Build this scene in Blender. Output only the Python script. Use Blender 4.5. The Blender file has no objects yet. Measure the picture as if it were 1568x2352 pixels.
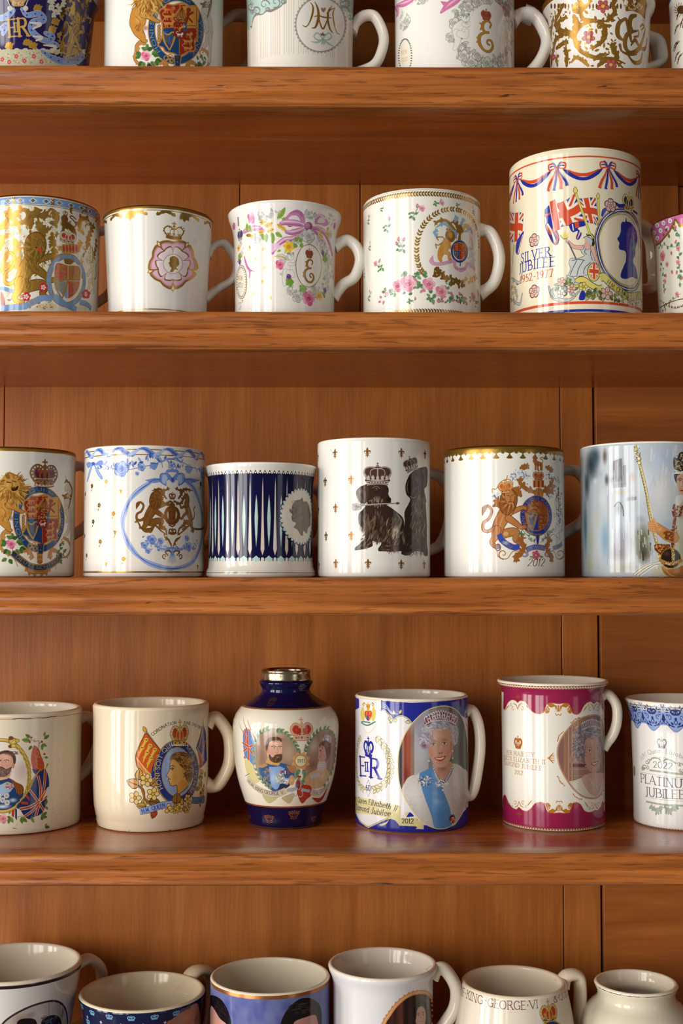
import bpy, bmesh, math, random
import numpy as np
from mathutils import Vector, Matrix

# ------------------------------------------------------------------ camera
PI = math.pi
S = bpy.context.scene
COL = S.collection
F = 2900.0                      # focal length in pixels of the 1568x2352 frame
CAMZ = 1.5
PITCH, YAW, ROLL = math.radians(2.843), math.radians(0.45), math.radians(0.03)
cam = bpy.data.cameras.new('camera')
cam.sensor_fit = 'VERTICAL'
cam.sensor_height = 36.0
cam.lens = F / 2352 * 36.0
cam.clip_start = 0.05
cam_o = bpy.data.objects.new('camera', cam)
COL.objects.link(cam_o)
CR = (Matrix.Rotation(-YAW, 3, 'Z') @ Matrix.Rotation(PI / 2 + PITCH, 3, 'X') @ Matrix.Rotation(ROLL, 3, 'Z'))
cam_o.matrix_world = Matrix.Translation((0, 0, CAMZ)) @ CR.to_4x4()
S.camera = cam_o
CRN = np.array([list(r) for r in CR])

# ------------------------------------------------------------------ light, exposure
S.view_settings.view_transform = 'Standard'
S.view_settings.look = 'None'
S.view_settings.gamma = 1.0
S.view_settings.use_curve_mapping = False
S.view_settings.exposure = -0.05
world = bpy.data.worlds.new('room_light')
S.world = world
world.use_nodes = True
bg = world.node_tree.nodes['Background']
bg.inputs[0].default_value = (1.0, 0.90, 0.78, 1)
bg.inputs[1].default_value = 0.10

def window_and_fill(name, az, dist, w, z0, z1, power, col=(1, 0.97, 0.93)):
    """a tall window of the room, or the added fill light, behind the camera; az = degrees to the right of straight back"""
    l = bpy.data.lights.new(name, 'AREA')
    l.shape = 'RECTANGLE'
    l.size, l.size_y = w, z1 - z0
    l.energy = power
    l.color = col
    o = bpy.data.objects.new(name, l)
    a = math.radians(az)
    p = Vector((math.sin(a) * dist, 0.9 - math.cos(a) * dist, CAMZ + (z0 + z1) / 2))
    o.location = p
    d = Vector((0, 0.9, CAMZ)) - p
    d.z = 0
    o.rotation_euler = d.to_track_quat('-Z', 'Y').to_euler()
    COL.objects.link(o)
# tall garden windows on the left; right is an added fill light, no window
for nm, az, dist, w, L in (('far_left', -73, 3.2, .50, 12), ('far_left_pane', -61, 3.2, .50, 13), ('left', -42, 3.2, .50, 11.5),
                           ('left_pane', -32, 3.2, .46, 9.5), ('slit', -20, 3.2, .14, 7), ('right', 44, 4.2, .8, 1.4)):
    window_and_fill('window_and_fill_' + nm, az, dist, w, -1.0, 1.45, L * PI * w * 2.45)

# ------------------------------------------------------------------ helpers
def px_dir(x, y):
    """photo pixel(s) -> ray direction in the world"""
    x = np.asarray(x, float); y = np.asarray(y, float)
    d = np.stack([x - 784.0, -(y - 1176.0), -F * np.ones_like(x)], -1)
    return d @ CRN.T

def at(x, y, Y):
    """photo pixel -> point at depth Y"""
    d = px_dir(x, y)
    t = Y / d[..., 1]
    p = d * t[..., None]
    p[..., 2] += CAMZ
    return p

def srgb(c):
    if isinstance(c, str):
        c = tuple(int(c[i:i + 2], 16) / 255 for i in (0, 2, 4))
    return tuple((v / 12.92 if v <= 0.04045 else ((v + 0.055) / 1.055) ** 2.4) for v in c)

def link(name, me, mats, parent=None):
    o = bpy.data.objects.new(name, me)
    for m in (mats if isinstance(mats, (list, tuple)) else [mats]):
        me.materials.append(m)
    COL.objects.link(o)
    if parent is not None:
        o.parent = parent
    return o

def tag(o, label, cat, group=None):
    o['label'] = label
    o['category'] = cat
    if group:
        o['group'] = group
    return o

def empty(name, loc):
    o = bpy.data.objects.new(name, None)
    o.location = loc
    o.empty_display_size = 0.02
    COL.objects.link(o)
    return o

def node_mat(name):
    m = bpy.data.materials.new(name)
    m.use_nodes = True
    nt = m.node_tree
    return m, nt, nt.nodes['Principled BSDF']

# ------------------------------------------------------------------ wood
def wood(name, axis, dark, mid, light, rough=0.32, scale=1.0, pores=0.6, spots=0.5, seed=0.0, grain=0.75, coat=0.35, spec=0.5):
    m, nt, bs = node_mat(name)
    N, L = nt.nodes.new, nt.links.new
    geo = N('ShaderNodeNewGeometry')
    oi = N('ShaderNodeObjectInfo')
    add = N('ShaderNodeVectorMath'); add.operation = 'ADD'
    off = N('ShaderNodeCombineXYZ')
    mul = N('ShaderNodeMath'); mul.operation = 'MULTIPLY'; mul.inputs[1].default_value = 37.0
    L(oi.outputs['Random'], mul.inputs[0])
    for i in range(3): L(mul.outputs[0], off.inputs[i])
    L(geo.outputs['Position'], add.inputs[0]); L(off.outputs[0], add.inputs[1])
    def mapped(sx, sy, sz):
        mp = N('ShaderNodeMapping')
        v = [sx, sy, sz]
        if axis == 'Z': v = [sy, sy, sx]
        mp.inputs['Scale'].default_value = v
        mp.inputs['Location'].default_value = (seed, seed * 1.7, seed * 0.6)
        L(add.outputs[0], mp.inputs['Vector'])
        return mp.outputs[0]
    def noise(vec, sc, det=4, ro=0.55, dist=0.0):
        n = N('ShaderNodeTexNoise'); n.inputs['Scale'].default_value = sc
        n.inputs['Detail'].default_value = det; n.inputs['Roughness'].default_value = ro
        n.inputs['Distortion'].default_value = dist
        L(vec, n.inputs['Vector']); return n.outputs['Fac']
    def ramp(fac, stops):
        r = N('ShaderNodeValToRGB')
        while len(r.color_ramp.elements) < len(stops): r.color_ramp.elements.new(0.5)
        for e, (p, c) in zip(r.color_ramp.elements, stops):
            e.position = p; e.color = (*c, 1) if len(c) == 3 else c
        L(fac, r.inputs[0]); return r.outputs[0]
    def mix(f, a, b, mode='MIX'):
        x = N('ShaderNodeMix'); x.data_type = 'RGBA'; x.blend_type = mode
        for s, v in ((x.inputs[0], f), (x.inputs[6], a), (x.inputs[7], b)):
            if isinstance(v, bpy.types.NodeSocket): L(v, s)
            elif isinstance(v, (int, float)): s.default_value = v
            else: s.default_value = (*v, 1)
        return x.outputs[2]
    g1 = noise(mapped(2.2 * scale, 26 * scale, 26 * scale), 3.0, 5, 0.6, 0.6)
    g2 = noise(mapped(5 * scale, 160 * scale, 160 * scale), 3.0, 3, 0.6)
    base = ramp(g1, [(0.30, srgb(dark)), (0.52, srgb(mid)), (0.72, srgb(light))])
    fine = ramp(g2, [(0.30, (0.72, 0.68, 0.62)), (0.6, (1.08, 1.06, 1.04))])
    c = mix(grain, base, fine, 'MULTIPLY')
    p = noise(mapped(22 * scale, 330 * scale, 330 * scale), 2.0, 2, 0.5)
    pm = ramp(p, [(0.57, (0, 0, 0)), (0.67, (1, 1, 1))])
    pp = N('ShaderNodeMath'); pp.operation = 'MULTIPLY'; pp.inputs[1].default_value = pores
    L(pm, pp.inputs[0])
    c = mix(pp.outputs[0], c, tuple(v * 0.32 for v in srgb(dark)))
    s1 = noise(mapped(16, 70, 70), 2.0, 3, 0.7)
    sm = ramp(s1, [(0.69, (0, 0, 0)), (0.74, (1, 1, 1))])
    sp = N('ShaderNodeMath'); sp.operation = 'MULTIPLY'; sp.inputs[1].default_value = spots
    L(sm, sp.inputs[0])
    c = mix(sp.outputs[0], c, srgb('2a1a12'))
    big = noise(mapped(3, 4, 4), 1.6, 2, 0.5)
    bm = ramp(big, [(0.3, (0.86, 0.84, 0.80)), (0.7, (1.08, 1.07, 1.06))])
    c = mix(1.0, c, bm, 'MULTIPLY')
    L(c, bs.inputs['Base Color'])
    rr = N('ShaderNodeMapRange'); rr.inputs['To Min'].default_value = rough - 0.06; rr.inputs['To Max'].default_value = rough + 0.14
    L(g1, rr.inputs['Value']); L(rr.outputs[0], bs.inputs['Roughness'])
    bs.inputs['Coat Weight'].default_value = coat
    bs.inputs['Coat Roughness'].default_value = 0.22
    bs.inputs['Specular IOR Level'].default_value = spec
    bp = N('ShaderNodeBump'); bp.inputs['Strength'].default_value = 0.25; bp.inputs['Distance'].default_value = 0.0006
    L(p, bp.inputs['Height']); L(bp.outputs[0], bs.inputs['Normal'])
    return m

W_NOSE = wood('walnut_stained_front', 'X', '84461c', 'a86229', 'b87038', rough=0.30, pores=0.55, spots=0.85, seed=3.1, grain=.9)
W_SHELF = wood('stained_shelf_board', 'X', '94481a', 'ae5a20', 'bc6a2c', rough=0.24, pores=0.12, spots=0.12, seed=8.3, scale=0.7, grain=.5)
W_BACK = wood('stained_back_board', 'Z', '9a581e', 'aa6426', 'b6702e', rough=0.46, pores=0.05, spots=0.1, seed=1.9, coat=0.05, spec=0.32, grain=.35, scale=0.8)
W_PANEL = wood('stained_side_panel', 'X', '8c4e1a', 'a05c24', 'b06a2e', rough=0.42, pores=0.06, spots=0.3, seed=5.7, coat=0.05, spec=0.32, grain=.35, scale=0.8)

# ------------------------------------------------------------------ the dresser
BACK_Y, FRONT_Y = 1.0, 0.827
XL, XR = -0.62, 0.62
SH_PX = [(None, None), (150.5, 241), (715, 801), (1327, 1414), (1962, 2038)]     # top and bottom edge of each shelf front
def zfront(y): return float(at(784, y, FRONT_Y)[2])
SHELVES = [(zfront(a), zfront(b)) for a, b in SH_PX[1:]]
z_under0 = float(at(784, 52, BACK_Y)[2])
SHELVES = [(z_under0 + 0.0257, z_under0)] + SHELVES + [(CAMZ - 0.381, CAMZ - 0.4067)]
SHELF_TOP = [s[0] for s in SHELVES]

dresser = tag(empty('wooden_dresser', (0, BACK_Y, SHELVES[-1][1])),
              'tall stained wooden dresser with five open shelves of commemorative mugs', 'dresser')
DZ = SHELVES[-1][1]

def prism_x(name, prof, x0, x1, mat, parent, smooth=True, nx=1):
    """closed profile of (y, z) run along x"""
    bm = bmesh.new()
    rings = []
    for i in range(nx + 1):
        x = x0 + (x1 - x0) * i / nx
        rings.append([bm.verts.new((x, y, z)) for y, z in prof])
    n = len(prof)
    for a, b in zip(rings, rings[1:]):
        for i in range(n):
            f = bm.faces.new((a[i], a[(i + 1) % n], b[(i + 1) % n], b[i])); f.smooth = smooth
    bm.faces.new(list(reversed(rings[0]))); bm.faces.new(rings[-1])
    bmesh.ops.recalc_face_normals(bm, faces=bm.faces)
    me = bpy.data.meshes.new(name); bm.to_mesh(me); bm.free()
    o = link(name, me, mat, parent)
    o.location = Vector((0, 0, 0)) - parent_loc(parent)
    if smooth:
        try:
            me.set_sharp_from_angle(angle=math.radians(38))
        except Exception:
            pass
    return o

def parent_loc(p):
    v = Vector((0, 0, 0))
    while p is not None:
        v += p.location
        p = p.parent
    return v

def box(name, x0, x1, y0, y1, z0, z1, mat, parent, bevel=0.0008):
    bm = bmesh.new()
    bmesh.ops.create_cube(bm, size=1)
    for v in bm.verts:
        v.co = Vector(((x0 + x1) / 2 + v.co.x * (x1 - x0), (y0 + y1) / 2 + v.co.y * (y1 - y0), (z0 + z1) / 2 + v.co.z * (z1 - z0)))
    if bevel:
        bmesh.ops.bevel(bm, geom=bm.edges[:], offset=bevel, segments=2, affect='EDGES', profile=0.5)
    me = bpy.data.meshes.new(name); bm.to_mesh(me); bm.free()
    o = link(name, me, mat, parent)
    o.location = Vector((0, 0, 0)) - parent_loc(parent)
    return o

def nosing_profile(zt, zb):
    """moulded front: rounded shoulder, shallow hollow, lower bead"""
    h = zt - zb
    y0 = FRONT_Y
    pts = [(y0 + 0.022, zt), (y0 + 0.0022, zt)]
    cp = [(0.02, 0.0014), (0.07, 0.0006), (0.16, 0.0), (0.26, 0.0003), (0.36, 0.0012), (0.46, 0.0030), (0.55, 0.0040), (0.63, 0.0036),
          (0.70, 0.0022), (0.78, 0.0010), (0.86, 0.0005), (0.92, 0.0008), (0.955, 0.0018), (0.96, 0.0028), (0.975, 0.0030), (0.99, 0.0036), (1.0, 0.0046)]
    pts += [(y0 + d, zt - h * t) for t, d in cp]
    pts += [(y0 + 0.022, zb)]
    return pts

for i, (zt, zb) in enumerate(SHELVES):
    sh = box('shelf', XL, XR, FRONT_Y + 0.0221, BACK_Y, zb, zt, W_SHELF, dresser, bevel=0)
    no = prism_x('moulded_front_edge', nosing_profile(zt, zb), XL - 0.0, XR + 0.0, W_NOSE, sh)

# back boards: every compartment has its own run of vertical boards
def bx(px, y): return float(at(px, y, BACK_Y)[0])
ROWS = [(SHELVES[i][1], SHELVES[i + 1][0]) for i in range(5)]
SEAMS = [[(-0.36, 0), (bx(300, 100), 0), (bx(700, 100), 0), (bx(1100, 100), 0)],
         [(-0.40, 0), (bx(550, 560), 0), (bx(827, 560), 0), (bx(1562, 560), 2)],
         [(-0.38, 0), (bx(10, 950), 0), (bx(1286, 950), 0), (bx(1365, 950), 1)],
         [(-0.38, 0), (bx(1290, 1500), 0), (bx(1377, 1500), 1)],
         [(-0.38, 0), (bx(1294, 2100), 0), (bx(1384, 2100), 1)]]
backing = box('back_panel', XL, XR, BACK_Y + 0.012, BACK_Y + 0.018, SHELVES[-1][1], SHELVES[0][0], W_BACK, dresser, bevel=0)
for (zt, zb), seams in zip(ROWS, SEAMS):
    xs = [(XL, 0)] + seams + [(XR, 0)]
    for (a, ka), (b, kb) in zip(xs, xs[1:]):
        proud = 0.0045 if ka == 1 else 0.0
        back = 0.004 if ka == 2 else 0.0
        gl = 0.0003 if ka == 0 else 0.0
        gr = 0.0003 if kb == 0 else (0.0016 if kb == 1 else 0.001)
        box('plank', a + gl, b - gr, BACK_Y - proud + back, BACK_Y + 0.0119, zb - 0.0005, zt + 0.0005, W_PANEL if ka == 1 else W_BACK, backing, bevel=0.0005)
for sx in (-1, 1):
    x0, x1 = (XL - 0.022, XL) if sx < 0 else (XR, XR + 0.022)
    box('side_board', x0, x1, FRONT_Y + 0.004, BACK_Y + 0.018, SHELVES[-1][1], SHELVES[0][0], W_SHELF, dresser, bevel=0.001)
# ------------------------------------------------------------------ ceramics
TH = math.radians(115)          # the printed texture wraps this far either side of the front

def glaze_plain(name, col, rough=0.10):
    m, nt, bs = node_mat(name)
    N, L = nt.nodes.new, nt.links.new
    geo = N('ShaderNodeNewGeometry')
    n = N('ShaderNodeTexNoise'); n.inputs['Scale'].default_value = 45; n.inputs['Detail'].default_value = 2
    L(geo.outputs['Position'], n.inputs['Vector'])
    r = N('ShaderNodeValToRGB')
    c = [v * 0.95 for v in srgb(col)]
    r.color_ramp.elements[0].position = 0.3; r.color_ramp.elements[0].color = (c[0] * .96, c[1] * .955, c[2] * .94, 1)
    r.color_ramp.elements[1].position = 0.7; r.color_ramp.elements[1].color = (*c, 1)
    L(n.outputs['Fac'], r.inputs[0]); L(r.outputs[0], bs.inputs['Base Color'])
    bs.inputs['Roughness'].default_value = rough
    bs.inputs['IOR'].default_value = 1.42
    return m

def glaze_print(name, img, rough=0.10, gold_rough=0.27):
    """base colour from the picture drawn below; its alpha marks gilding"""
    m, nt, bs = node_mat(name)
    N, L = nt.nodes.new, nt.links.new
    t = N('ShaderNodeTexImage'); t.image = img; t.extension = 'EXTEND'; t.interpolation = 'Cubic'
    L(t.outputs['Color'], bs.inputs['Base Color'])
    mm = N('ShaderNodeMath'); mm.operation = 'MULTIPLY'; mm.inputs[1].default_value = 0.66
    inv = N('ShaderNodeMath'); inv.operation = 'SUBTRACT'; inv.inputs[0].default_value = 1.0
    L(t.outputs['Alpha'], inv.inputs[1]); L(inv.outputs[0], mm.inputs[0])
    L(mm.outputs[0], bs.inputs['Metallic'])
    mr = N('ShaderNodeMapRange'); mr.inputs['To Min'].default_value = rough; mr.inputs['To Max'].default_value = gold_rough
    L(inv.outputs[0], mr.inputs['Value']); L(mr.outputs[0], bs.inputs['Roughness'])
    bs.inputs['IOR'].default_value = 1.42
    return m

def metal(name, col, rough=0.25):
    m, nt, bs = node_mat(name)
    N, L = nt.nodes.new, nt.links.new
    n = N('ShaderNodeTexNoise'); n.inputs['Scale'].default_value = 240; n.inputs['Detail'].default_value = 4
    geo = N('ShaderNodeNewGeometry'); L(geo.outputs['Position'], n.inputs['Vector'])
    r = N('ShaderNodeValToRGB'); c = srgb(col)
    r.color_ramp.elements[0].position = 0.38; r.color_ramp.elements[0].color = (c[0] * .35, c[1] * .3, c[2] * .25, 1)
    r.color_ramp.elements[1].position = 0.55; r.color_ramp.elements[1].color = (*c, 1)
    L(n.outputs['Fac'], r.inputs[0]); L(r.outputs[0], bs.inputs['Base Color'])
    bs.inputs['Metallic'].default_value = 1.0
    bs.inputs['Roughness'].default_value = rough
    return m

GOLD_RIM = metal('gilded_rim', 'c9a04c', 0.28)
GOLD_RIM.node_tree.nodes['Color Ramp'].color_ramp.elements[0].color = (0.42, 0.27, 0.07, 1)

class Mug:
    """body of revolution described by its outline in the photograph: (half width, y) from the rim down"""
    def __init__(s, cx, D, prof, shelf, wall=0.0032, open_=True):
        s.D = D
        s.cx = cx
        ymid = sum(p[1] for p in prof) / len(prof)
        c = at(cx, ymid, D)
        s.c = np.array([c[0], D])
        s.z0 = SHELF_TOP[shelf]
        s.k = F / float((np.array([c[0], D, c[2] - CAMZ]) @ CRN)[2] * -1)     # pixels per metre at the axis
        pr = []
        for R, y in prof:
            z = float(at(cx, y, D)[2])
            d = math.hypot(*s.c)
            t = R / s.k
            r = d * t / math.sqrt(d * d + t * t)       # outline is the tangent from the camera
            pr.append((r, z))
        s.prof = pr
        s.wall = wall
        s.zt = pr[0][1]
        s.R = max(p[0] for p in pr)
        s.Rpx = s.R * s.k
        tw = -s.c / np.linalg.norm(s.c)
        s.tw = tw                                     # towards the camera
        s.rt = np.array([-tw[1], tw[0]])              # right, as seen
        # smooth outline: Catmull-Rom over the given points, then down to the shelf
        P = [p for p in pr if p[1] > s.z0 + 0.002]
        if P[-1][1] > s.z0 + 0.0025:
            P.append((P[-1][0], s.z0 + 0.0015))
        s.out = P                                     # rim -> base, (r, z)
        s.zs = np.array([p[1] for p in P][::-1]); s.rs = np.array([p[0] for p in P][::-1])

    def rad(s, z):
        return np.interp(z, s.zs, s.rs)

    def surf(s, x, y):
        """photo pixels -> (u, v) on the surface, in photo-pixel units: u round the body, v down from the rim"""
        d = px_dir(x, y)
        dx, dy, dz = d[..., 0], d[..., 1], d[..., 2]
        n = np.sqrt(dx * dx + dy * dy)
        dx, dy, dz = dx / n, dy / n, dz / n
        cx, cy = s.c
        b = dx * cx + dy * cy
        perp = np.abs(dx * cy - dy * cx)
        r = np.full_like(dx, s.R)
        for _ in range(8):
            h = np.sqrt(np.maximum(r * r - perp * perp, 0))
            t = b - h
            z = CAMZ + t * dz
            r = s.rad(z)
        qx, qy = t * dx - cx, t * dy - cy
        th = np.arctan2(qx * s.rt[0] + qy * s.rt[1], qx * s.tw[0] + qy * s.tw[1])
        return np.stack([s.Rpx * th, (s.zt - z) * s.k], -1)

    def build(s, name, label, cat, mat, inside, rim=None, handle=None, handle_mat=None, rimh=0.0016, base_r=0.92, group=None, closed_in=None, rim_mat=None):
        root = empty(name, (s.c[0], s.c[1], s.z0))
        tag(root, label, cat, group)
        w = s.wall
        # dense outer outline
        pts = []
        P = s.out
        for i in range(len(P) - 1):
            (r0, z0), (r1, z1) = P[i], P[i + 1]
            nst = max(1, int(abs(z1 - z0) / 0.004))
            rp = P[i - 1] if i > 0 else P[i]
            rn = P[i + 2] if i + 2 < len(P) else P[i + 1]
            for j in range(nst):
                t = j / nst
                def cr(a, b, c, d):
                    return 0.5 * (2 * b + (c - a) * t + (2 * a - 5 * b + 4 * c - d) * t * t + (3 * b - a - 3 * c + d) * t ** 3)
                pts.append((cr(rp[0], r0, r1, rn[0]), cr(rp[1], z0, z1, rn[1])))
        pts.append(P[-1])
        outer = pts[::-1]                              # base -> rim
        rb = outer[0][0]
        base = [(0.0, s.z0 + 0.002), (rb * base_r - 0.004, s.z0 + 0.002), (rb * base_r - 0.003, s.z0), (rb * base_r, s.z0), (rb - 0.0006, s.z0 + 0.0008)]
        rt = outer[-1][0]
        arc = []
        for a in (60, 90, 120, 150, 180):
            arc.append((rt - w / 2 + w / 2 * math.cos(math.radians(a)), s.zt + w / 2 * 0.8 * math.sin(math.radians(a))))
        inner = []
        for r, z in outer[::-1][1:]:
            if z > s.z0 + 0.008:
                inner.append((max(r - w, 0.004), z))
        rl = inner[-1][0]
        inner += [(rl * 0.97, s.z0 + 0.0055), (rl * 0.85, s.z0 + 0.0042), (0.0, s.z0 + 0.004)]
        allp = base + outer + arc + inner
        nb, no, na = len(base), len(outer), len(arc)
        NS = 112
        V, Fc, UV, MI = [], [], [], []
        H = s.zt - s.z0
        rows = []
        for i, (r, z) in enumerate(allp):
            if r == 0.0:
                rows.append([len(V)]); V.append((0, 0, z - s.z0)); continue
            row = []
            for j in range(NS):
                th = -PI + 2 * PI * j / NS
                q = s.tw * math.cos(th) * r + s.rt * math.sin(th) * r
                row.append(len(V)); V.append((q[0], q[1], z - s.z0))
            rows.append(row)
        for i in range(len(allp) - 1):
            a, b = rows[i], rows[i + 1]
            za, zb = allp[i][1], allp[i + 1][1]
            mi = 0 if nb - 1 <= i < nb + no - 1 else (2 if (nb + no - 1 <= i < nb + no + na - 1) else 1)
            va, vb = (za - s.z0) / H, (zb - s.z0) / H
            for j in range(NS):
                j2 = (j + 1) % NS
                u0 = ((-PI + 2 * PI * j / NS) + TH) / (2 * TH); u1 = ((-PI + 2 * PI * (j + 1) / NS) + TH) / (2 * TH)
                if len(a) == 1:
                    Fc.append((a[0], b[j2], b[j])); UV += [(0, 0)] * 3
                elif len(b) == 1:
                    Fc.append((a[j], a[j2], b[0])); UV += [(0, 0)] * 3
                else:
                    Fc.append((a[j], a[j2], b[j2], b[j])); UV += [(u0, va), (u1, va), (u1, vb), (u0, vb)]
                MI.append(mi)
        me = bpy.data.meshes.new('body')
        me.from_pydata(V, [], Fc)
        uvl = me.uv_layers.new(name='print')
        uvl.data.foreach_set('uv', np.array(UV, np.float32).ravel())
        me.polygons.foreach_set('material_index', np.array(MI, np.int32))
        me.polygons.foreach_set('use_smooth', np.ones(len(Fc), bool))
        me.update()
        link('body', me, [mat, inside, rim_mat or inside], root)
        s.root = root
        if handle:
            s.handle(handle_mat or inside, root, **handle)
        return root

    def handle(s, mat, root, path, ang=0.0, w=0.011, t=0.0075, flat=False, name='handle', taper=None):
        """path: photo pixels of the handle's middle line; ang: degrees the handle is turned away from the viewer"""
        a = math.radians(ang)
        dirv = s.rt * math.cos(a) - s.tw * math.sin(a)
        side = np.array([-dirv[1], dirv[0]])
        pts = []
        for i, (x, y) in enumerate(path):
            d = (x - s.cx) / s.k / max(0.25, math.cos(a))
            z = float(at(s.cx, y, s.D + d * dirv[1])[2])
            pts.append((d, z))
        for e in (0, -1):
            pts[e] = (float(s.rad(pts[e][1])) - 0.0016, pts[e][1])
        # smooth
        q = []
        n = len(pts)
        for i in range(n - 1):
            p0, p1, p2, p3 = pts[max(i - 1, 0)], pts[i], pts[i + 1], pts[min(i + 2, n - 1)]
            for j in range(7):
                u = j / 7
                q.append(tuple(0.5 * (2 * p1[m] + (p2[m] - p0[m]) * u + (2 * p0[m] - 5 * p1[m] + 4 * p2[m] - p3[m]) * u * u + (3 * p1[m] - p0[m] - 3 * p2[m] + p3[m]) * u ** 3) for m in (0, 1)))
        q.append(pts[-1])
        NSEC = 14
        V, Fc = [], []
        for i, (d, z) in enumerate(q):
            d0, z0 = q[max(i - 1, 0)]; d1, z1 = q[min(i + 1, len(q) - 1)]
            tl = math.hypot(d1 - d0, z1 - z0) or 1
            nd, nz = -(z1 - z0) / tl, (d1 - d0) / tl
            f = i / (len(q) - 1)
            e = 1.0 + 0.35 * (max(0, 1 - f / 0.12) + max(0, 1 - (1 - f) / 0.12))
            if taper: e *= 1 - taper * f
            for j in range(NSEC):
                b = 2 * PI * j / NSEC
                cw, ct = math.cos(b), math.sin(b)
                if flat:
                    cw = math.copysign(abs(cw) ** 0.6, cw); ct = math.copysign(abs(ct) ** 0.6, ct)
                ow, ot = cw * w / 2 * e, ct * t / 2 * e
                p = dirv * (d + nd * ot) + side * ow
                V.append((p[0], p[1], z + nz * ot - s.z0))
        for i in range(len(q) - 1):
            for j in range(NSEC):
                j2 = (j + 1) % NSEC
                Fc.append((i * NSEC + j, i * NSEC + j2, (i + 1) * NSEC + j2, (i + 1) * NSEC + j))
        Fc.append(tuple(range(NSEC))[::-1]); Fc.append(tuple((len(q) - 1) * NSEC + j for j in range(NSEC)))
        me = bpy.data.meshes.new(name)
        me.from_pydata(V, [], Fc)
        me.polygons.foreach_set('use_smooth', np.ones(len(Fc), bool))
        me.update()
        bm = bmesh.new(); bm.from_mesh(me); bmesh.ops.recalc_face_normals(bm, faces=bm.faces); bm.to_mesh(me); bm.free()
        return link(name, me, mat, root)
# ------------------------------------------------------------------ drawing: flat print for the pots, rasterised in numpy
def rgb(c):
    if isinstance(c, str):
        return np.array([int(c[i:i + 2], 16) / 255 for i in (0, 2, 4)], np.float32)
    return np.array(c, np.float32)

def cat(pts, n=8, closed=False):
    """Catmull-Rom through points (any number of columns)"""
    p = np.asarray(pts, float)
    if len(p) < 3 and not closed: 
        return p
    if closed:
        p = np.vstack([p[-1:], p, p[:2]])
    else:
        p = np.vstack([2 * p[0] - p[1], p, 2 * p[-1] - p[-2]])
    t = (np.arange(n) / n)[:, None]
    out = []
    for i in range(1, len(p) - 2):
        a, b, c, d = p[i - 1], p[i], p[i + 1], p[i + 2]
        out.append(0.5 * (2 * b + (c - a) * t + (2 * a - 5 * b + 4 * c - d) * t * t + (3 * b - a - 3 * c + d) * t ** 3))
    if not closed:
        out.append(p[-2][None])
    return np.vstack(out)

class loc:
    """local drawing frame: units scaled by s (in the current frame's units) round the point X, Y"""
    def __init__(self, A, X, Y, s=1.0, rot=0.0, flip=False, sy=None):
        self.A, self.X, self.Y, self.s, self.rot, self.flip, self.sy = A, X, Y, s, math.radians(rot), flip, sy
    def __enter__(self):
        A = self.A
        self.old = (A.tf, A.ws)
        tf0, ws0 = self.old
        p0 = tf0(np.array([[self.X, self.Y]], float))[0]
        sc = ws0 * self.s
        sy = sc if self.sy is None else ws0 * self.sy
        fl = -1.0 if self.flip else 1.0
        c, n = math.cos(self.rot), math.sin(self.rot)
        def tf(p):
            x = p[:, 0] * fl * sc; y = p[:, 1] * sy
            return np.stack([p0[0] + x * c - y * n, p0[1] + x * n + y * c], -1)
        A.tf = tf; A.ws = (abs(sc) * abs(sy)) ** .5
        return A
    def __exit__(self, *a):
        self.A.tf, self.A.ws = self.old

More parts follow.
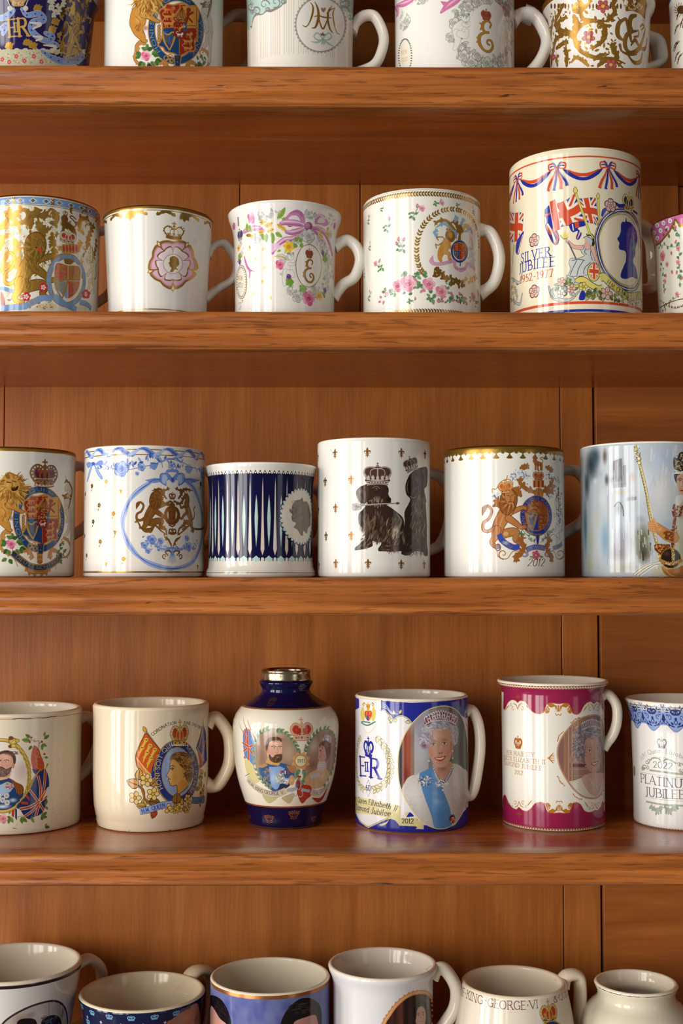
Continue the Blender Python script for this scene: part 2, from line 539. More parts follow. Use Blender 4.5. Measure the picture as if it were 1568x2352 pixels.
class Art:
    def __init__(s, mug, base, ss=2.0, seed=1):
        s.m = mug; s.ss = ss
        s.W = int(2 * TH * mug.Rpx * ss); s.H = int((mug.zt - mug.z0) * mug.k * ss)
        s.C = np.empty((s.H, s.W, 3), np.float32); s.C[:] = rgb(base)
        s.G = np.zeros((s.H, s.W), np.float32)
        s.clip = None; s.gold = 0.0; s.alpha = 1.0
        s.rng = np.random.RandomState(seed)
        s.fr(0, 0, 1)
    # frames
    def fr(s, x0, y0, k):
        """work in the pixels of a crop of the photograph with its corner at x0, y0 and enlarged k times"""
        m = s.m
        s.tf = lambda p: m.surf(x0 + p[:, 0] / k, y0 + p[:, 1] / k)
        s.ws = 1.0 / k
        s.yv = lambda Y: float(m.surf(np.array([m.cx]), np.array([y0 + Y / k]))[0, 1])
    def loc(s, *a, **k): return loc(s, *a, **k)
    def pix(s, q):
        return np.stack([(q[:, 0] + TH * s.m.Rpx) * s.ss, q[:, 1] * s.ss], -1)
    # raster
    def fill(s, q, col, a=None, gold=None):
        """q: polygon in texture pixels"""
        a = s.alpha if a is None else a
        gold = s.gold if gold is None else gold
        x0 = int(max(0, math.floor(q[:, 0].min()))); x1 = int(min(s.W, math.ceil(q[:, 0].max()) + 1))
        y0 = int(max(0, math.floor(q[:, 1].min()))); y1 = int(min(s.H, math.ceil(q[:, 1].max()) + 1))
        if x1 <= x0 or y1 <= y0: return
        SSY = 4
        w, h = x1 - x0, y1 - y0
        px = q[:, 0] - x0; py = (q[:, 1] - y0) * SSY
        qx, qy = np.roll(px, -1), np.roll(py, -1)
        keep = py != qy
        px, py, qx, qy = px[keep], py[keep], qx[keep], qy[keep]
        if not len(px): return
        r = np.arange(h * SSY) + 0.5
        M = ((py[:, None] <= r) != (qy[:, None] <= r))
        ei, ri = np.nonzero(M)
        if not len(ei): return
        xs = px[ei] + (r[ri] - py[ei]) * (qx[ei] - px[ei]) / (qy[ei] - py[ei])
        sg = np.where(qy[ei] > py[ei], 1.0, -1.0)
        xs = np.clip(xs, 0, w)
        ix = np.floor(xs).astype(int); fx = xs - ix
        ww = w + 2
        acc = np.bincount(ri * ww + ix, sg * (1 - fx), h * SSY * ww) + np.bincount(ri * ww + ix + 1, sg * fx, h * SSY * ww)[:h * SSY * ww]
        cov = np.minimum(np.abs(np.cumsum(acc.reshape(h * SSY, ww), 1)), 1)[:, :w]
        cov = cov.reshape(h, SSY, w).mean(1).astype(np.float32)
        s.put(x0, y0, cov, col, a, gold)
    def put(s, x0, y0, cov, col, a=1.0, gold=0.0):
        h, w = cov.shape
        if s.clip is not None: cov = cov * s.clip[y0:y0 + h, x0:x0 + w]
        cov = cov * a
        c = rgb(col)
        R = s.C[y0:y0 + h, x0:x0 + w]
        R += (c - R) * cov[..., None]
        g = s.G[y0:y0 + h, x0:x0 + w]
        g += (gold - g) * cov
    # shapes in the current frame
    def poly(s, pts, col, smooth=False, **k):
        p = np.asarray(pts, float)
        if smooth: p = cat(p, 6, True)
        s.fill(s.pix(s.tf(p)), col, **k)
    def blobpoly(s, pts, col, **k): s.poly(pts, col, smooth=True, **k)
    def ell(s, X, Y, rx, ry, col, rot=0, n=40, **k):
        t = np.linspace(0, 2 * PI, n, endpoint=False)
        c, d = math.cos(math.radians(rot)), math.sin(math.radians(rot))
        x, y = rx * np.cos(t), ry * np.sin(t)
        s.poly(np.stack([X + x * c - y * d, Y + x * d + y * c], -1), col, **k)
    def dot(s, X, Y, r, col, **k): s.ell(X, Y, r, r, col, n=14, **k)
    def ring(s, X, Y, rx, ry, w, col, rot=0, a0=0, a1=360, **k):
        t = np.radians(np.linspace(a0, a1, max(12, int(abs(a1 - a0) / 5))))
        c, d = math.cos(math.radians(rot)), math.sin(math.radians(rot))
        x, y = rx * np.cos(t), ry * np.sin(t)
        s.line(np.stack([X + x * c - y * d, Y + x * d + y * c], -1), w, col, **k)
    def line(s, pts, w, col, smooth=False, out=None, ow=1.0, cap=True, **k):
        """stroke; w a number, a pair (start, end) or one per point; out = outline colour"""
        p = np.asarray(pts, float)
        n = len(p)
        wv = np.full(n, w, float) if np.isscalar(w) else (np.interp(np.linspace(0, 1, n), np.linspace(0, 1, len(w)), w))
        pw = np.column_stack([p, wv])
        if smooth: pw = cat(pw, 7)
        q = s.pix(s.tf(pw[:, :2]))
        hw = np.maximum(pw[:, 2], 0.05) * s.ws * s.ss / 2
        if out is not None:
            s._stroke(q, hw + ow * s.ws * s.ss, out, cap, **k)
        s._stroke(q, hw, col, cap, **k)
    def _stroke(s, q, hw, col, cap=True, **k):
        d = np.diff(q, axis=0)
        L = np.hypot(d[:, 0], d[:, 1])
        ok = np.concatenate([[True], L > 1e-6])
        q, hw = q[ok], hw[ok]
        if len(q) < 2: return
        g = np.gradient(q, axis=0)
        L = np.maximum(np.hypot(g[:, 0], g[:, 1]), 1e-6)[:, None]
        nrm = np.stack([-g[:, 1], g[:, 0]], -1) / L
        a = q + nrm * hw[:, None]; b = q - nrm * hw[:, None]
        if cap:
            t0, t1 = g[0] / L[0], g[-1] / L[-1]
            an = np.linspace(-PI / 2, PI / 2, 6)[1:-1, None]
            e1 = q[-1] + hw[-1] * (np.cos(an) * t1 + np.sin(-an) * nrm[-1])
            e0 = q[0] + hw[0] * (-np.cos(an) * t0 + np.sin(an) * nrm[0])
            poly = np.vstack([a, e1, b[::-1], e0])
        else:
            poly = np.vstack([a, b[::-1]])
        s.fill(poly, col, **k)
    def soft(s, X, Y, rx, ry, col, a=0.6, soft=1.0, rot=0):
        """airbrushed patch"""
        q = s.pix(s.tf(np.array([[X, Y]], float)))[0]
        e = s.ws * s.ss
        rx, ry = rx * e, ry * e
        R = max(rx, ry) + 1
        x0, x1 = int(max(0, q[0] - R)), int(min(s.W, q[0] + R + 1)); y0, y1 = int(max(0, q[1] - R)), int(min(s.H, q[1] + R + 1))
        if x1 <= x0 or y1 <= y0: return
        yy, xx = np.mgrid[y0:y1, x0:x1].astype(np.float32)
        dx, dy = xx - q[0], yy - q[1]
        c, n = math.cos(math.radians(rot)), math.sin(math.radians(rot))
        d = np.sqrt(((dx * c + dy * n) / rx) ** 2 + ((-dx * n + dy * c) / ry) ** 2)
        t = np.clip((1 - d) / max(soft, 1e-3), 0, 1)
        s.put(x0, y0, (t * t * (3 - 2 * t)).astype(np.float32), col, a)
    def band(s, Y0, Y1, col, surface=False, **k):
        """strip round the whole pot between two heights read at its front"""
        v0, v1 = (Y0, Y1) if surface else (s.yv(Y0), s.yv(Y1))
        s.strip(v0, v1, col, **k)
    def strip(s, v0, v1, col, a=1.0, gold=None):
        gold = s.gold if gold is None else gold
        y0, y1 = v0 * s.ss, v1 * s.ss
        yy = np.arange(s.H)
        cov = np.clip(np.minimum(yy + 1, y1) - np.maximum(yy, y0), 0, 1).astype(np.float32)
        i = np.nonzero(cov)[0]
        if len(i):
            s.put(0, i[0], np.repeat(cov[i[0]:i[-1] + 1, None], s.W, 1), col, a, gold)
    def sides(s, v0, v1, col, th=1.42):
        for f in (-1, 1):
            a, b = f * th * s.m.Rpx, f * 2.2 * s.m.Rpx
            s.fill(s.pix(np.array([[a, v0], [b, v0], [b, v1], [a, v1]])), col)
    def clip_poly(s, pts, smooth=False):
        s.clip = None
        if pts is None: return
        C, G = s.C, s.G
        s.C = np.zeros_like(C); s.G = np.zeros_like(G)
        s.poly(pts, (1, 1, 1), smooth=smooth, a=1.0, gold=0.0)
        m = s.C[..., 0].copy()
        s.C, s.G = C, G
        s.clip = m
    def clip_ell(s, X, Y, rx, ry, rot=0):
        t = np.linspace(0, 2 * PI, 60, endpoint=False)
        c, d = math.cos(math.radians(rot)), math.sin(math.radians(rot))
        x, y = rx * np.cos(t), ry * np.sin(t)
        s.clip_poly(np.stack([X + x * c - y * d, Y + x * d + y * c], -1))
    def speckle(s, X, Y, rx, ry, cols, n, r, clip=None, a=0.9, wob=1.0):
        """scatter of small irregular marks in an ellipse"""
        for i in range(n):
            t = s.rng.uniform(0, 2 * PI); q = math.sqrt(s.rng.uniform(0, 1))
            x, y = X + rx * q * math.cos(t), Y + ry * q * math.sin(t)
            rr = r * s.rng.uniform(0.5, 1.3)
            s.ell(x, y, rr, rr * s.rng.uniform(0.5, 1.0), cols[s.rng.randint(len(cols))], rot=s.rng.uniform(0, 180), n=8, a=a)
    def strands(s, X, Y, rx, ry, cols, n, ln, w, ang, spread=30, a=0.7, curl=20):
        """short curved hairs or brush strokes in an ellipse"""
        for i in range(n):
            t = s.rng.uniform(0, 2 * PI); q = math.sqrt(s.rng.uniform(0, 1))
            x, y = X + rx * q * math.cos(t), Y + ry * q * math.sin(t)
            b = math.radians((ang(x, y) if callable(ang) else ang) + s.rng.uniform(-spread, spread))
            L = ln * s.rng.uniform(0.5, 1.2); cu = math.radians(s.rng.uniform(-curl, curl))
            p = [(x, y), (x + L / 2 * math.cos(b), y + L / 2 * math.sin(b)), (x + L / 2 * math.cos(b) + L / 2 * math.cos(b + cu), y + L / 2 * math.sin(b) + L / 2 * math.sin(b + cu))]
            s.line(p, [w * 0.5, w, w * 0.3], cols[s.rng.randint(len(cols))], smooth=True, a=a)
    def image(s, name):
        im = bpy.data.images.new(name, s.W, s.H, alpha=True)
        im.alpha_mode = 'CHANNEL_PACKED'
        buf = np.empty((s.H, s.W, 4), np.float32)
        buf[..., :3] = np.clip(s.C, 0, 1)[::-1] * 0.885
        buf[..., 3] = 1 - np.clip(s.G, 0, 1)[::-1]
        im.pixels.foreach_set(buf.ravel())
        im.update(); im.pack()
        return im

# ------------------------------------------------------------------ pen letters
GL = {
'A': '68|2,0 34,100 66,0/16,36 52,36', 'B': '58|9,0 9,100/~9,100 40,97 49,76 38,54 9,53/~9,53 46,50 57,27 44,3 9,0',
'C': '64|~60,82 38,100 14,86 5,50 14,14 38,0 61,18', 'D': '68|9,0 9,100/~9,100 42,96 63,70 63,30 42,4 9,0',
'E': '54|9,0 9,100/9,99 50,99/9,53 40,53/9,1 52,1', 'F': '50|9,0 9,100/9,99 48,99/9,53 38,53',
'G': '68|~60,82 38,100 14,86 5,50 14,14 38,0 62,14/62,8 62,44/46,44 64,44', 'H': '68|9,0 9,100/59,0 59,100/9,53 59,53',
'I': '20|10,0 10,100', 'J': '34|~22,100 22,20 14,-6 2,-10', 'K': '62|9,0 9,100/56,100 10,48/24,62 60,0', 'L': '50|9,0 9,100/9,1 48,1',
'M': '80|10,0 14,100/14,100 40,20/40,20 66,100/66,100 70,0', 'N': '70|10,0 10,100/10,100 60,0/60,0 60,100',
'O': '74|~37,100 12,86 5,50 12,14 37,0 62,14 69,50 62,86 37,100', 'P': '54|9,0 9,100/~9,100 42,97 52,74 42,50 9,48',
'Q': '74|~37,100 12,86 5,50 12,14 37,0 62,14 69,50 62,86 37,100/~40,16 58,-6 76,-12', 'R': '62|9,0 9,100/~9,100 42,97 51,75 40,53 9,51/30,52 62,0',
'S': '50|~44,86 28,100 9,84 14,62 36,44 44,22 28,0 5,14', 'T': '58|29,0 29,100/2,99 56,99', 'U': '68|~9,100 9,34 18,6 36,0 52,8 59,34 59,100',
'V': '66|2,100 34,0 64,100', 'W': '92|2,100 26,0 46,90 66,0 90,100', 'X': '62|4,100 58,0/58,100 4,0', 'Y': '60|2,100 30,48 58,100/30,50 30,0', 'Z': '56|6,99 52,99 5,1 54,1',
'0': '52|~26,100 9,84 5,50 9,16 26,0 43,16 47,50 43,84 26,100', '1': '32|8,84 18,100 18,0', '2': '50|~6,80 16,98 34,98 42,78 32,48 5,2/5,2 46,2',
'3': '48|~6,88 24,100 40,84 36,62 18,54/~18,54 40,48 44,22 26,0 4,10', '4': '52|38,0 38,100 4,32 50,32', '5': '48|42,98 14,98 11,58/~11,58 30,64 44,44 40,12 20,0 5,8',
'6': '50|~42,92 22,88 8,50 8,18 26,0 44,18 42,44 26,58 10,40', '7': '48|4,98 44,98 18,0', '8': '50|~25,54 10,68 12,92 25,100 38,92 40,68 25,54 8,38 8,10 25,0 42,10 42,38 25,54', '9': '50|~8,8 28,12 42,50 42,82 24,100 6,82 8,56 24,42 40,60',
'.': '22|10,0 11,8', '-': '40|8,42 32,42', '·': '26|13,42 13,54', '&': '66|~60,30 42,2 18,0 6,22 16,46 38,66 40,90 26,100 16,86 24,62 60,0', "'": '20|10,80 10,100',
'a': '46|~38,50 20,62 6,44 6,14 20,0 38,14/38,62 38,12 46,0', 'b': '46|8,0 8,100/~8,46 24,62 40,46 40,14 24,0 8,14', 'd': '48|40,0 40,100/~40,50 24,62 6,46 6,14 22,0 40,16', 'e': '44|~7,30 39,36 36,56 22,62 8,48 7,18 20,0 38,10',
'h': '48|8,0 8,100/~8,40 24,62 38,50 38,0', 'i': '20|9,0 9,60/9,80 10,86', 'l': '20|9,0 9,100', 'm': '70|8,0 8,62/~8,42 22,62 34,48 34,0/~34,42 48,62 60,48 60,0', 'n': '48|8,0 8,62/~8,42 24,62 38,48 38,0',
'o': '48|~24,62 8,48 8,14 24,0 40,14 40,48 24,62', 't': '32|~14,90 14,14 28,2/3,60 28,60', 'u': '48|~8,62 8,14 20,0 38,16/38,62 38,0', 'z': '42|6,60 36,60 6,2 38,2', 'r': '34|8,0 8,62/~8,40 20,60 30,58', 'y': '44|6,62 22,4/~40,62 22,4 6,-26', 's': '38|~32,52 18,62 7,48 30,18 18,0 5,8', ' ': '32|'}
GLC = {}
for ch, d in GL.items():
    w, _, body = d.partition('|')
    st = []
    for part in body.split('/'):
        if not part: continue
        sm = part[0] == '~'
        pts = np.array([[float(v) for v in q.split(',')] for q in part.lstrip('~').split()])
        st.append((sm, cat(pts, 6) if sm else pts))
    GLC[ch] = (float(w), st)

def text(A, t, base, size, col, pen=(13, 7), serif=True, slant=0.0, track=6, fit=True, **k):
    """letters set along a baseline; laid out on the surface so they keep their proportions round the pot"""
    b = cat(np.asarray(base, float), 12) if len(base) > 2 else np.asarray(base, float)
    if len(b) == 2:
        b = b[0] + (b[1] - b[0]) * np.linspace(0, 1, 12)[:, None]
    old = (A.tf, A.ws)
    b = A.tf(b)
    size = size * A.ws
    A.tf, A.ws = (lambda p: p), 1.0
    seg = np.hypot(*np.diff(b, axis=0).T)
    S_ = np.concatenate([[0], np.cumsum(seg)])
    sc = size / 100
    tot = sum(GLC[c][0] + track for c in t) - track
    hx = S_[-1] / max(tot, 1) if fit else sc
    x = 0.0
    for c in t:
        w, st = GLC[c]
        mid = (x + w / 2) * hx
        px = np.interp(mid, S_, b[:, 0]); py = np.interp(mid, S_, b[:, 1])
        e = max(S_[-1] * 0.02, 1e-3)
        tx = np.interp(mid + e, S_, b[:, 0]) - np.interp(mid - e, S_, b[:, 0]); ty = np.interp(mid + e, S_, b[:, 1]) - np.interp(mid - e, S_, b[:, 1])
        L = math.hypot(tx, ty) or 1
        tx, ty = tx / L, ty / L
        ux, uy = ty, -tx
        def M(p):
            lx = (p[:, 0] - w / 2) * hx + p[:, 1] * slant * sc; ly = p[:, 1] * sc
            return np.stack([px + lx * tx + ly * ux, py + lx * ty + ly * uy], -1)
        for sm, p in st:
            if sm:
                d = np.gradient(p, axis=0)
                L = np.maximum(np.hypot(d[:, 0], d[:, 1]), 1e-6)
                wv = pen[1] + (pen[0] - pen[1]) * np.abs(d[:, 1]) / L
                A.line(M(p), wv * sc, col, **k)
            else:
                for a_, b_ in zip(p, p[1:]):
                    v = b_ - a_
                    L = math.hypot(*v) or 1
                    thin = c in 'AVMNUWXY' and ((v[0] * v[1] > 0) or (c in 'NM' and abs(v[0]) < 6))
                    wv = pen[1] + (pen[0] - pen[1]) * (0.25 if thin else abs(v[1]) / L)
                    A.line(M(np.array([a_, b_])), wv * sc, col, **k)
            if serif and c not in "SCGOQ0235689&.·-'ab":
                for e_, n_ in ((p[0], p[1]), (p[-1], p[-2])):
                    if abs(e_[1] - n_[1]) > abs(e_[0] - n_[0]) * 0.8 and (e_[1] < 3 or e_[1] > 96):
                        A.line(M(np.array([[e_[0] - 12, e_[1]], [e_[0] + 12, e_[1]]])), pen[1] * sc, col, **k)
        x += w + track
    A.tf, A.ws = old

# ------------------------------------------------------------------ motifs (drawn in units of about 100)
GOLD = 'b98a3c'
def crown(A, X, Y, w, h=None, rot=0, line_='6b4a1c', cap=None, body=None, band='c9a04c', pearls=None, gold=0.0, lw=5):
    """St Edward's style crown, w wide, base at Y"""
    body = body or band
    with A.loc(X, Y, w / 100, rot, sy=(h or w * 1.05) / 105):
        g = dict(gold=gold)
        if cap:
            A.poly([(-38, -22), (-46, -46), (-38, -66), (-20, -70), (0, -56), (20, -70), (38, -66), (46, -46), (38, -22)], cap, smooth=True)
        for f in (-1, 1):
            A.line([(36 * f, -20), (49 * f, -44), (40 * f, -66), (22 * f, -70), (4 * f, -54)], lw * 1.9, body, smooth=True, out=line_ if gold == 0 else None, ow=1.5, **g)
            A.line([(14 * f, -18), (20 * f, -38), (14 * f, -54), (2 * f, -60)], lw * 0.8, body, smooth=True, **g)
        A.line([(0, -20), (0, -62)], lw * 1.6, body, **g)
        A.poly([(-40, 0), (-39, -20), (-20, -16), (0, -15), (20, -16), (39, -20), (40, 0), (20, 5), (0, 6), (-20, 5)], band, **g)
        if gold == 0:
            A.line([(-40, 0), (-20, 5), (0, 6), (20, 5), (40, 0)], 2.5, line_, smooth=True)
            A.line([(-39, -19), (0, -14), (39, -19)], 2.0, line_, smooth=True)
        for x in (-26, 0, 26):
            A.poly([(x - 9, -18), (x - 3, -23), (x - 9, -29), (x - 4, -32), (x, -27), (x + 4, -32), (x + 9, -29), (x + 3, -23), (x + 9, -18)], body, **g)
        A.dot(0, -72, 8, body, **g)
        A.line([(0, -98), (0, -78)], 6, body, **g); A.line([(-9, -89), (9, -89)], 6, body, **g)
        if pearls:
            for f in (-1, 1):
                for x, y in [(38, -24), (46, -34), (49, -46), (46, -58), (39, -67), (29, -72), (18, -70), (9, -62)]:
                    A.dot(x * f, y, 3.2, pearls)
            for x in range(-32, 33, 13): A.dot(x, -4 + 4 * (1 - (x / 36) ** 2), 3.4, pearls)
        for x, c in ((-26, '8f1f22'), (0, '2a5a8c'), (26, '8f1f22')):
            if gold == 0: A.ell(x, -8, 5, 3.4, c)

def leaf(A, X, Y, L, ang, w=0.42, col='4f7a3a', vein=None, out=None, **k):
    with A.loc(X, Y, L, ang):
        p = [(0, 0), (.15, -.42 * w), (.4, -.58 * w), (.75, -.36 * w), (1, 0), (.75, .36 * w), (.4, .58 * w), (.15, .42 * w)]
        if out: A.line(p + [p[0]], 0.11, out)
        A.poly(p, col, **k)
        if vein: A.line([(0, 0), (.85, 0)], [.07, .02], vein)

def rose(A, X, Y, r, cols=('f3c4cf', 'e0809b', 'c2456a'), rot=0, line_=None, petals=5):
    a, b, c = cols
    with A.loc(X, Y, r / 100, rot):
        for i in range(petals):
            t = 2 * PI * i / petals
            A.ell(52 * math.cos(t), 52 * math.sin(t), 52, 48, b if i % 2 else a, rot=math.degrees(t))
            if line_: A.ring(52 * math.cos(t), 52 * math.sin(t), 52, 48, 6, line_, rot=math.degrees(t))
        A.dot(0, 0, 62, a)
        for i in range(5):
            t = 2 * PI * i / 5 + .6
            A.ring(8 * math.cos(t), 8 * math.sin(t), 56 - 4 * i, 50 - 4 * i, 12, b, a0=math.degrees(t) - 60, a1=math.degrees(t) + 80)
        A.dot(4, 2, 34, b)
        A.ring(0, 0, 34, 32, 9, c, a0=20, a1=200); A.ring(2, 4, 20, 18, 9, c, a0=180, a1=420); A.dot(2, 2, 9, c)
        if line_:
            A.ring(0, 0, 60, 58, 5, line_, a0=10, a1=230); A.ring(2, 2, 36, 34, 5, line_, a0=160, a1=380)

def tudor(A, X, Y, r, p1='e9b7c4', p2='f6e3e4', line_='5a3a2a', core='d8a838', rot=0, sx=1.0):
    with A.loc(X, Y, r / 100 * sx, rot, sy=r / 100):
        for i in range(5):
            t = 2 * PI * i / 5 - PI / 2
            A.poly([(0, 0), (95 * math.cos(t - .55), 95 * math.sin(t - .55)), (112 * math.cos(t), 112 * math.sin(t)), (95 * math.cos(t + .55), 95 * math.sin(t + .55))], line_, smooth=True)
            A.poly([(0, 0), (84 * math.cos(t - .5), 84 * math.sin(t - .5)), (98 * math.cos(t), 98 * math.sin(t)), (84 * math.cos(t + .5), 84 * math.sin(t + .5))], p1, smooth=True)
        for i in range(5):
            t = 2 * PI * i / 5 + PI / 2
            A.ell(34 * math.cos(t), 34 * math.sin(t), 25, 23, line_, n=16); A.ell(34 * math.cos(t), 34 * math.sin(t), 20, 18, p2, n=16)
        A.dot(0, 0, 20, line_); A.dot(0, 0, 14, core)

def curl(A, X, Y, r, a0, turns, w, col, rev=False, **k):
    """spiral scroll winding in from radius r"""
    n = max(10, int(14 * turns))
    t = np.linspace(0, 1, n)
    a = math.radians(a0) + (-1 if rev else 1) * t * turns * 2 * PI
    rr = r * (1 - .85 * t)
    A.line(np.stack([X + rr * np.cos(a), Y + rr * np.sin(a)], -1), np.linspace(w, w * .5, n), col, **k)

def acanthus(A, pts, w, col, lobes=5, side=1, out=None, **k):
    """curving leaf with lobes along one side"""
    p = cat(pts, 10)
    n = len(p)
    wv = w * np.sin(np.linspace(.25, 1, n) * PI * .92 + .1) + w * .12
    A.line(p, wv, col, out=out, ow=w * .1, **k)
    g = np.gradient(p, axis=0)
    for i in range(lobes):
        j = int((i + .6) / (lobes + .4) * (n - 1))
        t = math.degrees(math.atan2(g[j, 1], g[j, 0]))
        leaf(A, p[j, 0], p[j, 1], w * 1.35, t + side * 62, .6, col, **k)
        leaf(A, p[j, 0], p[j, 1], w * 1.0, t - side * 55, .6, col, **k)

def limb(A, pts, col, out, ow=3):
    """pts: (x, y, width)"""
    p = cat(np.asarray(pts, float), 7) if len(pts) > 2 else np.asarray(pts, float)
    A.line(p[:, :2], p[:, 2], col, out=out, ow=ow)

def lion(A, X, Y, h, flip=False, col='c98f3e', out='5a3414', mane='a8702a', hi='e3b766', crowned=None, rot=0, sx=1.0, guard=True):
    """rampant lion supporter, h tall, facing right; origin at mid-height"""
    with A.loc(X, Y, h / 560 * sx, rot, flip, sy=h / 560):
        A.line([(-125, 110), (-190, 150), (-240, 130), (-235, 60), (-180, 20), (-150, -60), (-195, -110), (-228, -60)], [26, 24, 22, 20, 18, 16, 16, 14], col, smooth=True, out=out, ow=6)
        A.poly([(-215, -120), (-252, -90), (-250, -10), (-226, -40), (-205, -70), (-196, -110)], mane, smooth=True)
        limb(A, [(-60, 190, 76), (30, 160, 84), (100, 160, 62), (85, 235, 42), (140, 268, 34)], col, out, 6)
        limb(A, [(0, -30, 60), (80, -60, 48), (165, -90, 34), (190, -84, 36)], col, out, 6)
        limb(A, [(40, -130, 120), (-20, -20, 128), (-80, 90, 112), (-100, 170, 100)], col, out, 6)
        limb(A, [(-105, 140, 96), (-120, 210, 62), (-150, 262, 44), (-120, 300, 34), (-80, 304, 30)], col, out, 6)
        limb(A, [(20, 20, 66), (90, 70, 50), (150, 110, 36), (186, 104, 34)], col, out, 6)
        A.poly([(-36, -250), (-66, -190), (-74, -110), (-50, -40), (0, -10), (50, -40), (96, -100), (112, -180), (90, -250), (30, -282)], out, smooth=True)
        A.poly([(-30, -246), (-58, -190), (-66, -112), (-44, -46), (0, -18), (46, -46), (88, -104), (104, -180), (84, -244), (28, -274)], mane, smooth=True)
        for i in range(16):
            t = math.radians(20 + i * 20)
            A.line([(24 + 50 * math.cos(t), -170 + 60 * math.sin(t)), (18 + 84 * math.cos(t + .25), -160 + 110 * math.sin(t + .25))], [10, 3], hi if i % 2 else out)
        A.poly([(-6, -246), (-14, -190), (6, -140), (34, -118), (62, -140), (76, -190), (66, -246), (30, -262)], col, smooth=True)
        A.line([(8, -214), (26, -208)], 8, out); A.line([(48, -208), (64, -216)], 8, out)
        A.line([(36, -204), (40, -176), (30, -168), (50, -168)], 6, out); A.line([(22, -146), (38, -152), (54, -146)], 8, '6a1c14')
        for p in ([(-20, -40), (-60, 60), (-76, 120)], [(20, -60), (-10, 30)], [(-100, 200), (-124, 250)], [(40, 170), (86, 168)]):
            A.line(p, [4, 12, 3], hi, smooth=True, a=.8)
        for p in ([(-70, 10), (-120, 110), (-150, 170)], [(40, -10), (120, 50)], [(-40, 130), (20, 120)]):
            A.line(p, [3, 7, 3], out, smooth=True, a=.7)
        if crowned: crown(A, 30, -262, 112, 110, line_=out, cap=crowned, band='d8ae56', lw=8)

def unicorn(A, X, Y, h, flip=False, col='ece4d8', out='6a5640', mane='b08a3e', rot=0, sx=1.0):
    """rampant unicorn facing right"""
    with A.loc(X, Y, h / 560 * sx, rot, flip, sy=h / 560):
        A.line([(-110, 120), (-180, 110), (-210, 40), (-190, -30), (-220, -70)], [14, 16, 14, 12, 20], mane, smooth=True, out=out, ow=4)
        limb(A, [(-50, 180, 74), (30, 170, 70), (80, 190, 46), (66, 250, 30), (112, 280, 30)], col, out, 5)
        limb(A, [(10, -40, 50), (80, -60, 40), (150, -40, 28), (175, -70, 26)], col, out, 5)
        limb(A, [(30, -110, 92), (-20, -10, 116), (-76, 90, 104), (-94, 170, 92)], col, out, 5)
        limb(A, [(-98, 150, 84), (-112, 215, 54), (-146, 262, 36), (-116, 300, 30)], col, out, 5)
        limb(A, [(20, 30, 56), (90, 70, 42), (140, 120, 30), (180, 110, 26)], col, out, 5)
        limb(A, [(24, -90, 92), (16, -170, 72), (40, -226, 62), (92, -196, 44), (116, -166, 36)], col, out, 5)
        A.line([(64, -240), (118, -340)], [14, 3], mane, out=out, ow=3)
        A.line([(14, -250), (-26, -200), (-34, -130), (-20, -70)], [18, 30, 28, 12], mane, smooth=True, out=out, ow=3)
        A.dot(60, -214, 8, out); A.line([(22, -262), (34, -244)], 14, col)
        A.line([(-14, -72), (30, -56), (66, -80)], 14, mane, smooth=True)
        for p in ([(-20, -20), (-70, 90)], [(-100, 190), (-130, 250)], [(30, 180), (74, 200)]):
            A.line(p, [3, 8, 3], out, a=.55)

def mini_lion(A, X, Y, w, col):
    with A.loc(X, Y, w / 100):
        A.line([(-30, 6), (28, 0)], [20, 16], col); A.dot(34, -12, 15, col)
        for x in (-32, -16, 14, 28): A.line([(x, 8), (x + 4, 30)], 9, col)
        A.line([(-34, 2), (-50, -10), (-38, -30), (-26, -24)], 7, col, smooth=True)

def harp(A, X, Y, w, col, line_=None):
    with A.loc(X, Y, w / 100):
        A.line([(-40, -44), (-44, -54), (-10, -34), (20, -52), (42, -46)], 10, col, smooth=True)
        A.line([(40, -46), (26, 10), (4, 62)], [12, 10, 8], col, smooth=True)
        A.line([(-42, -48), (-30, 10), (2, 62)], [14, 12, 8], col, smooth=True)
        for i in range(6):
            A.line([(-26 + i * 10, -40), (-22 + i * 8, 10 + i * 6)], 2, line_ or col)

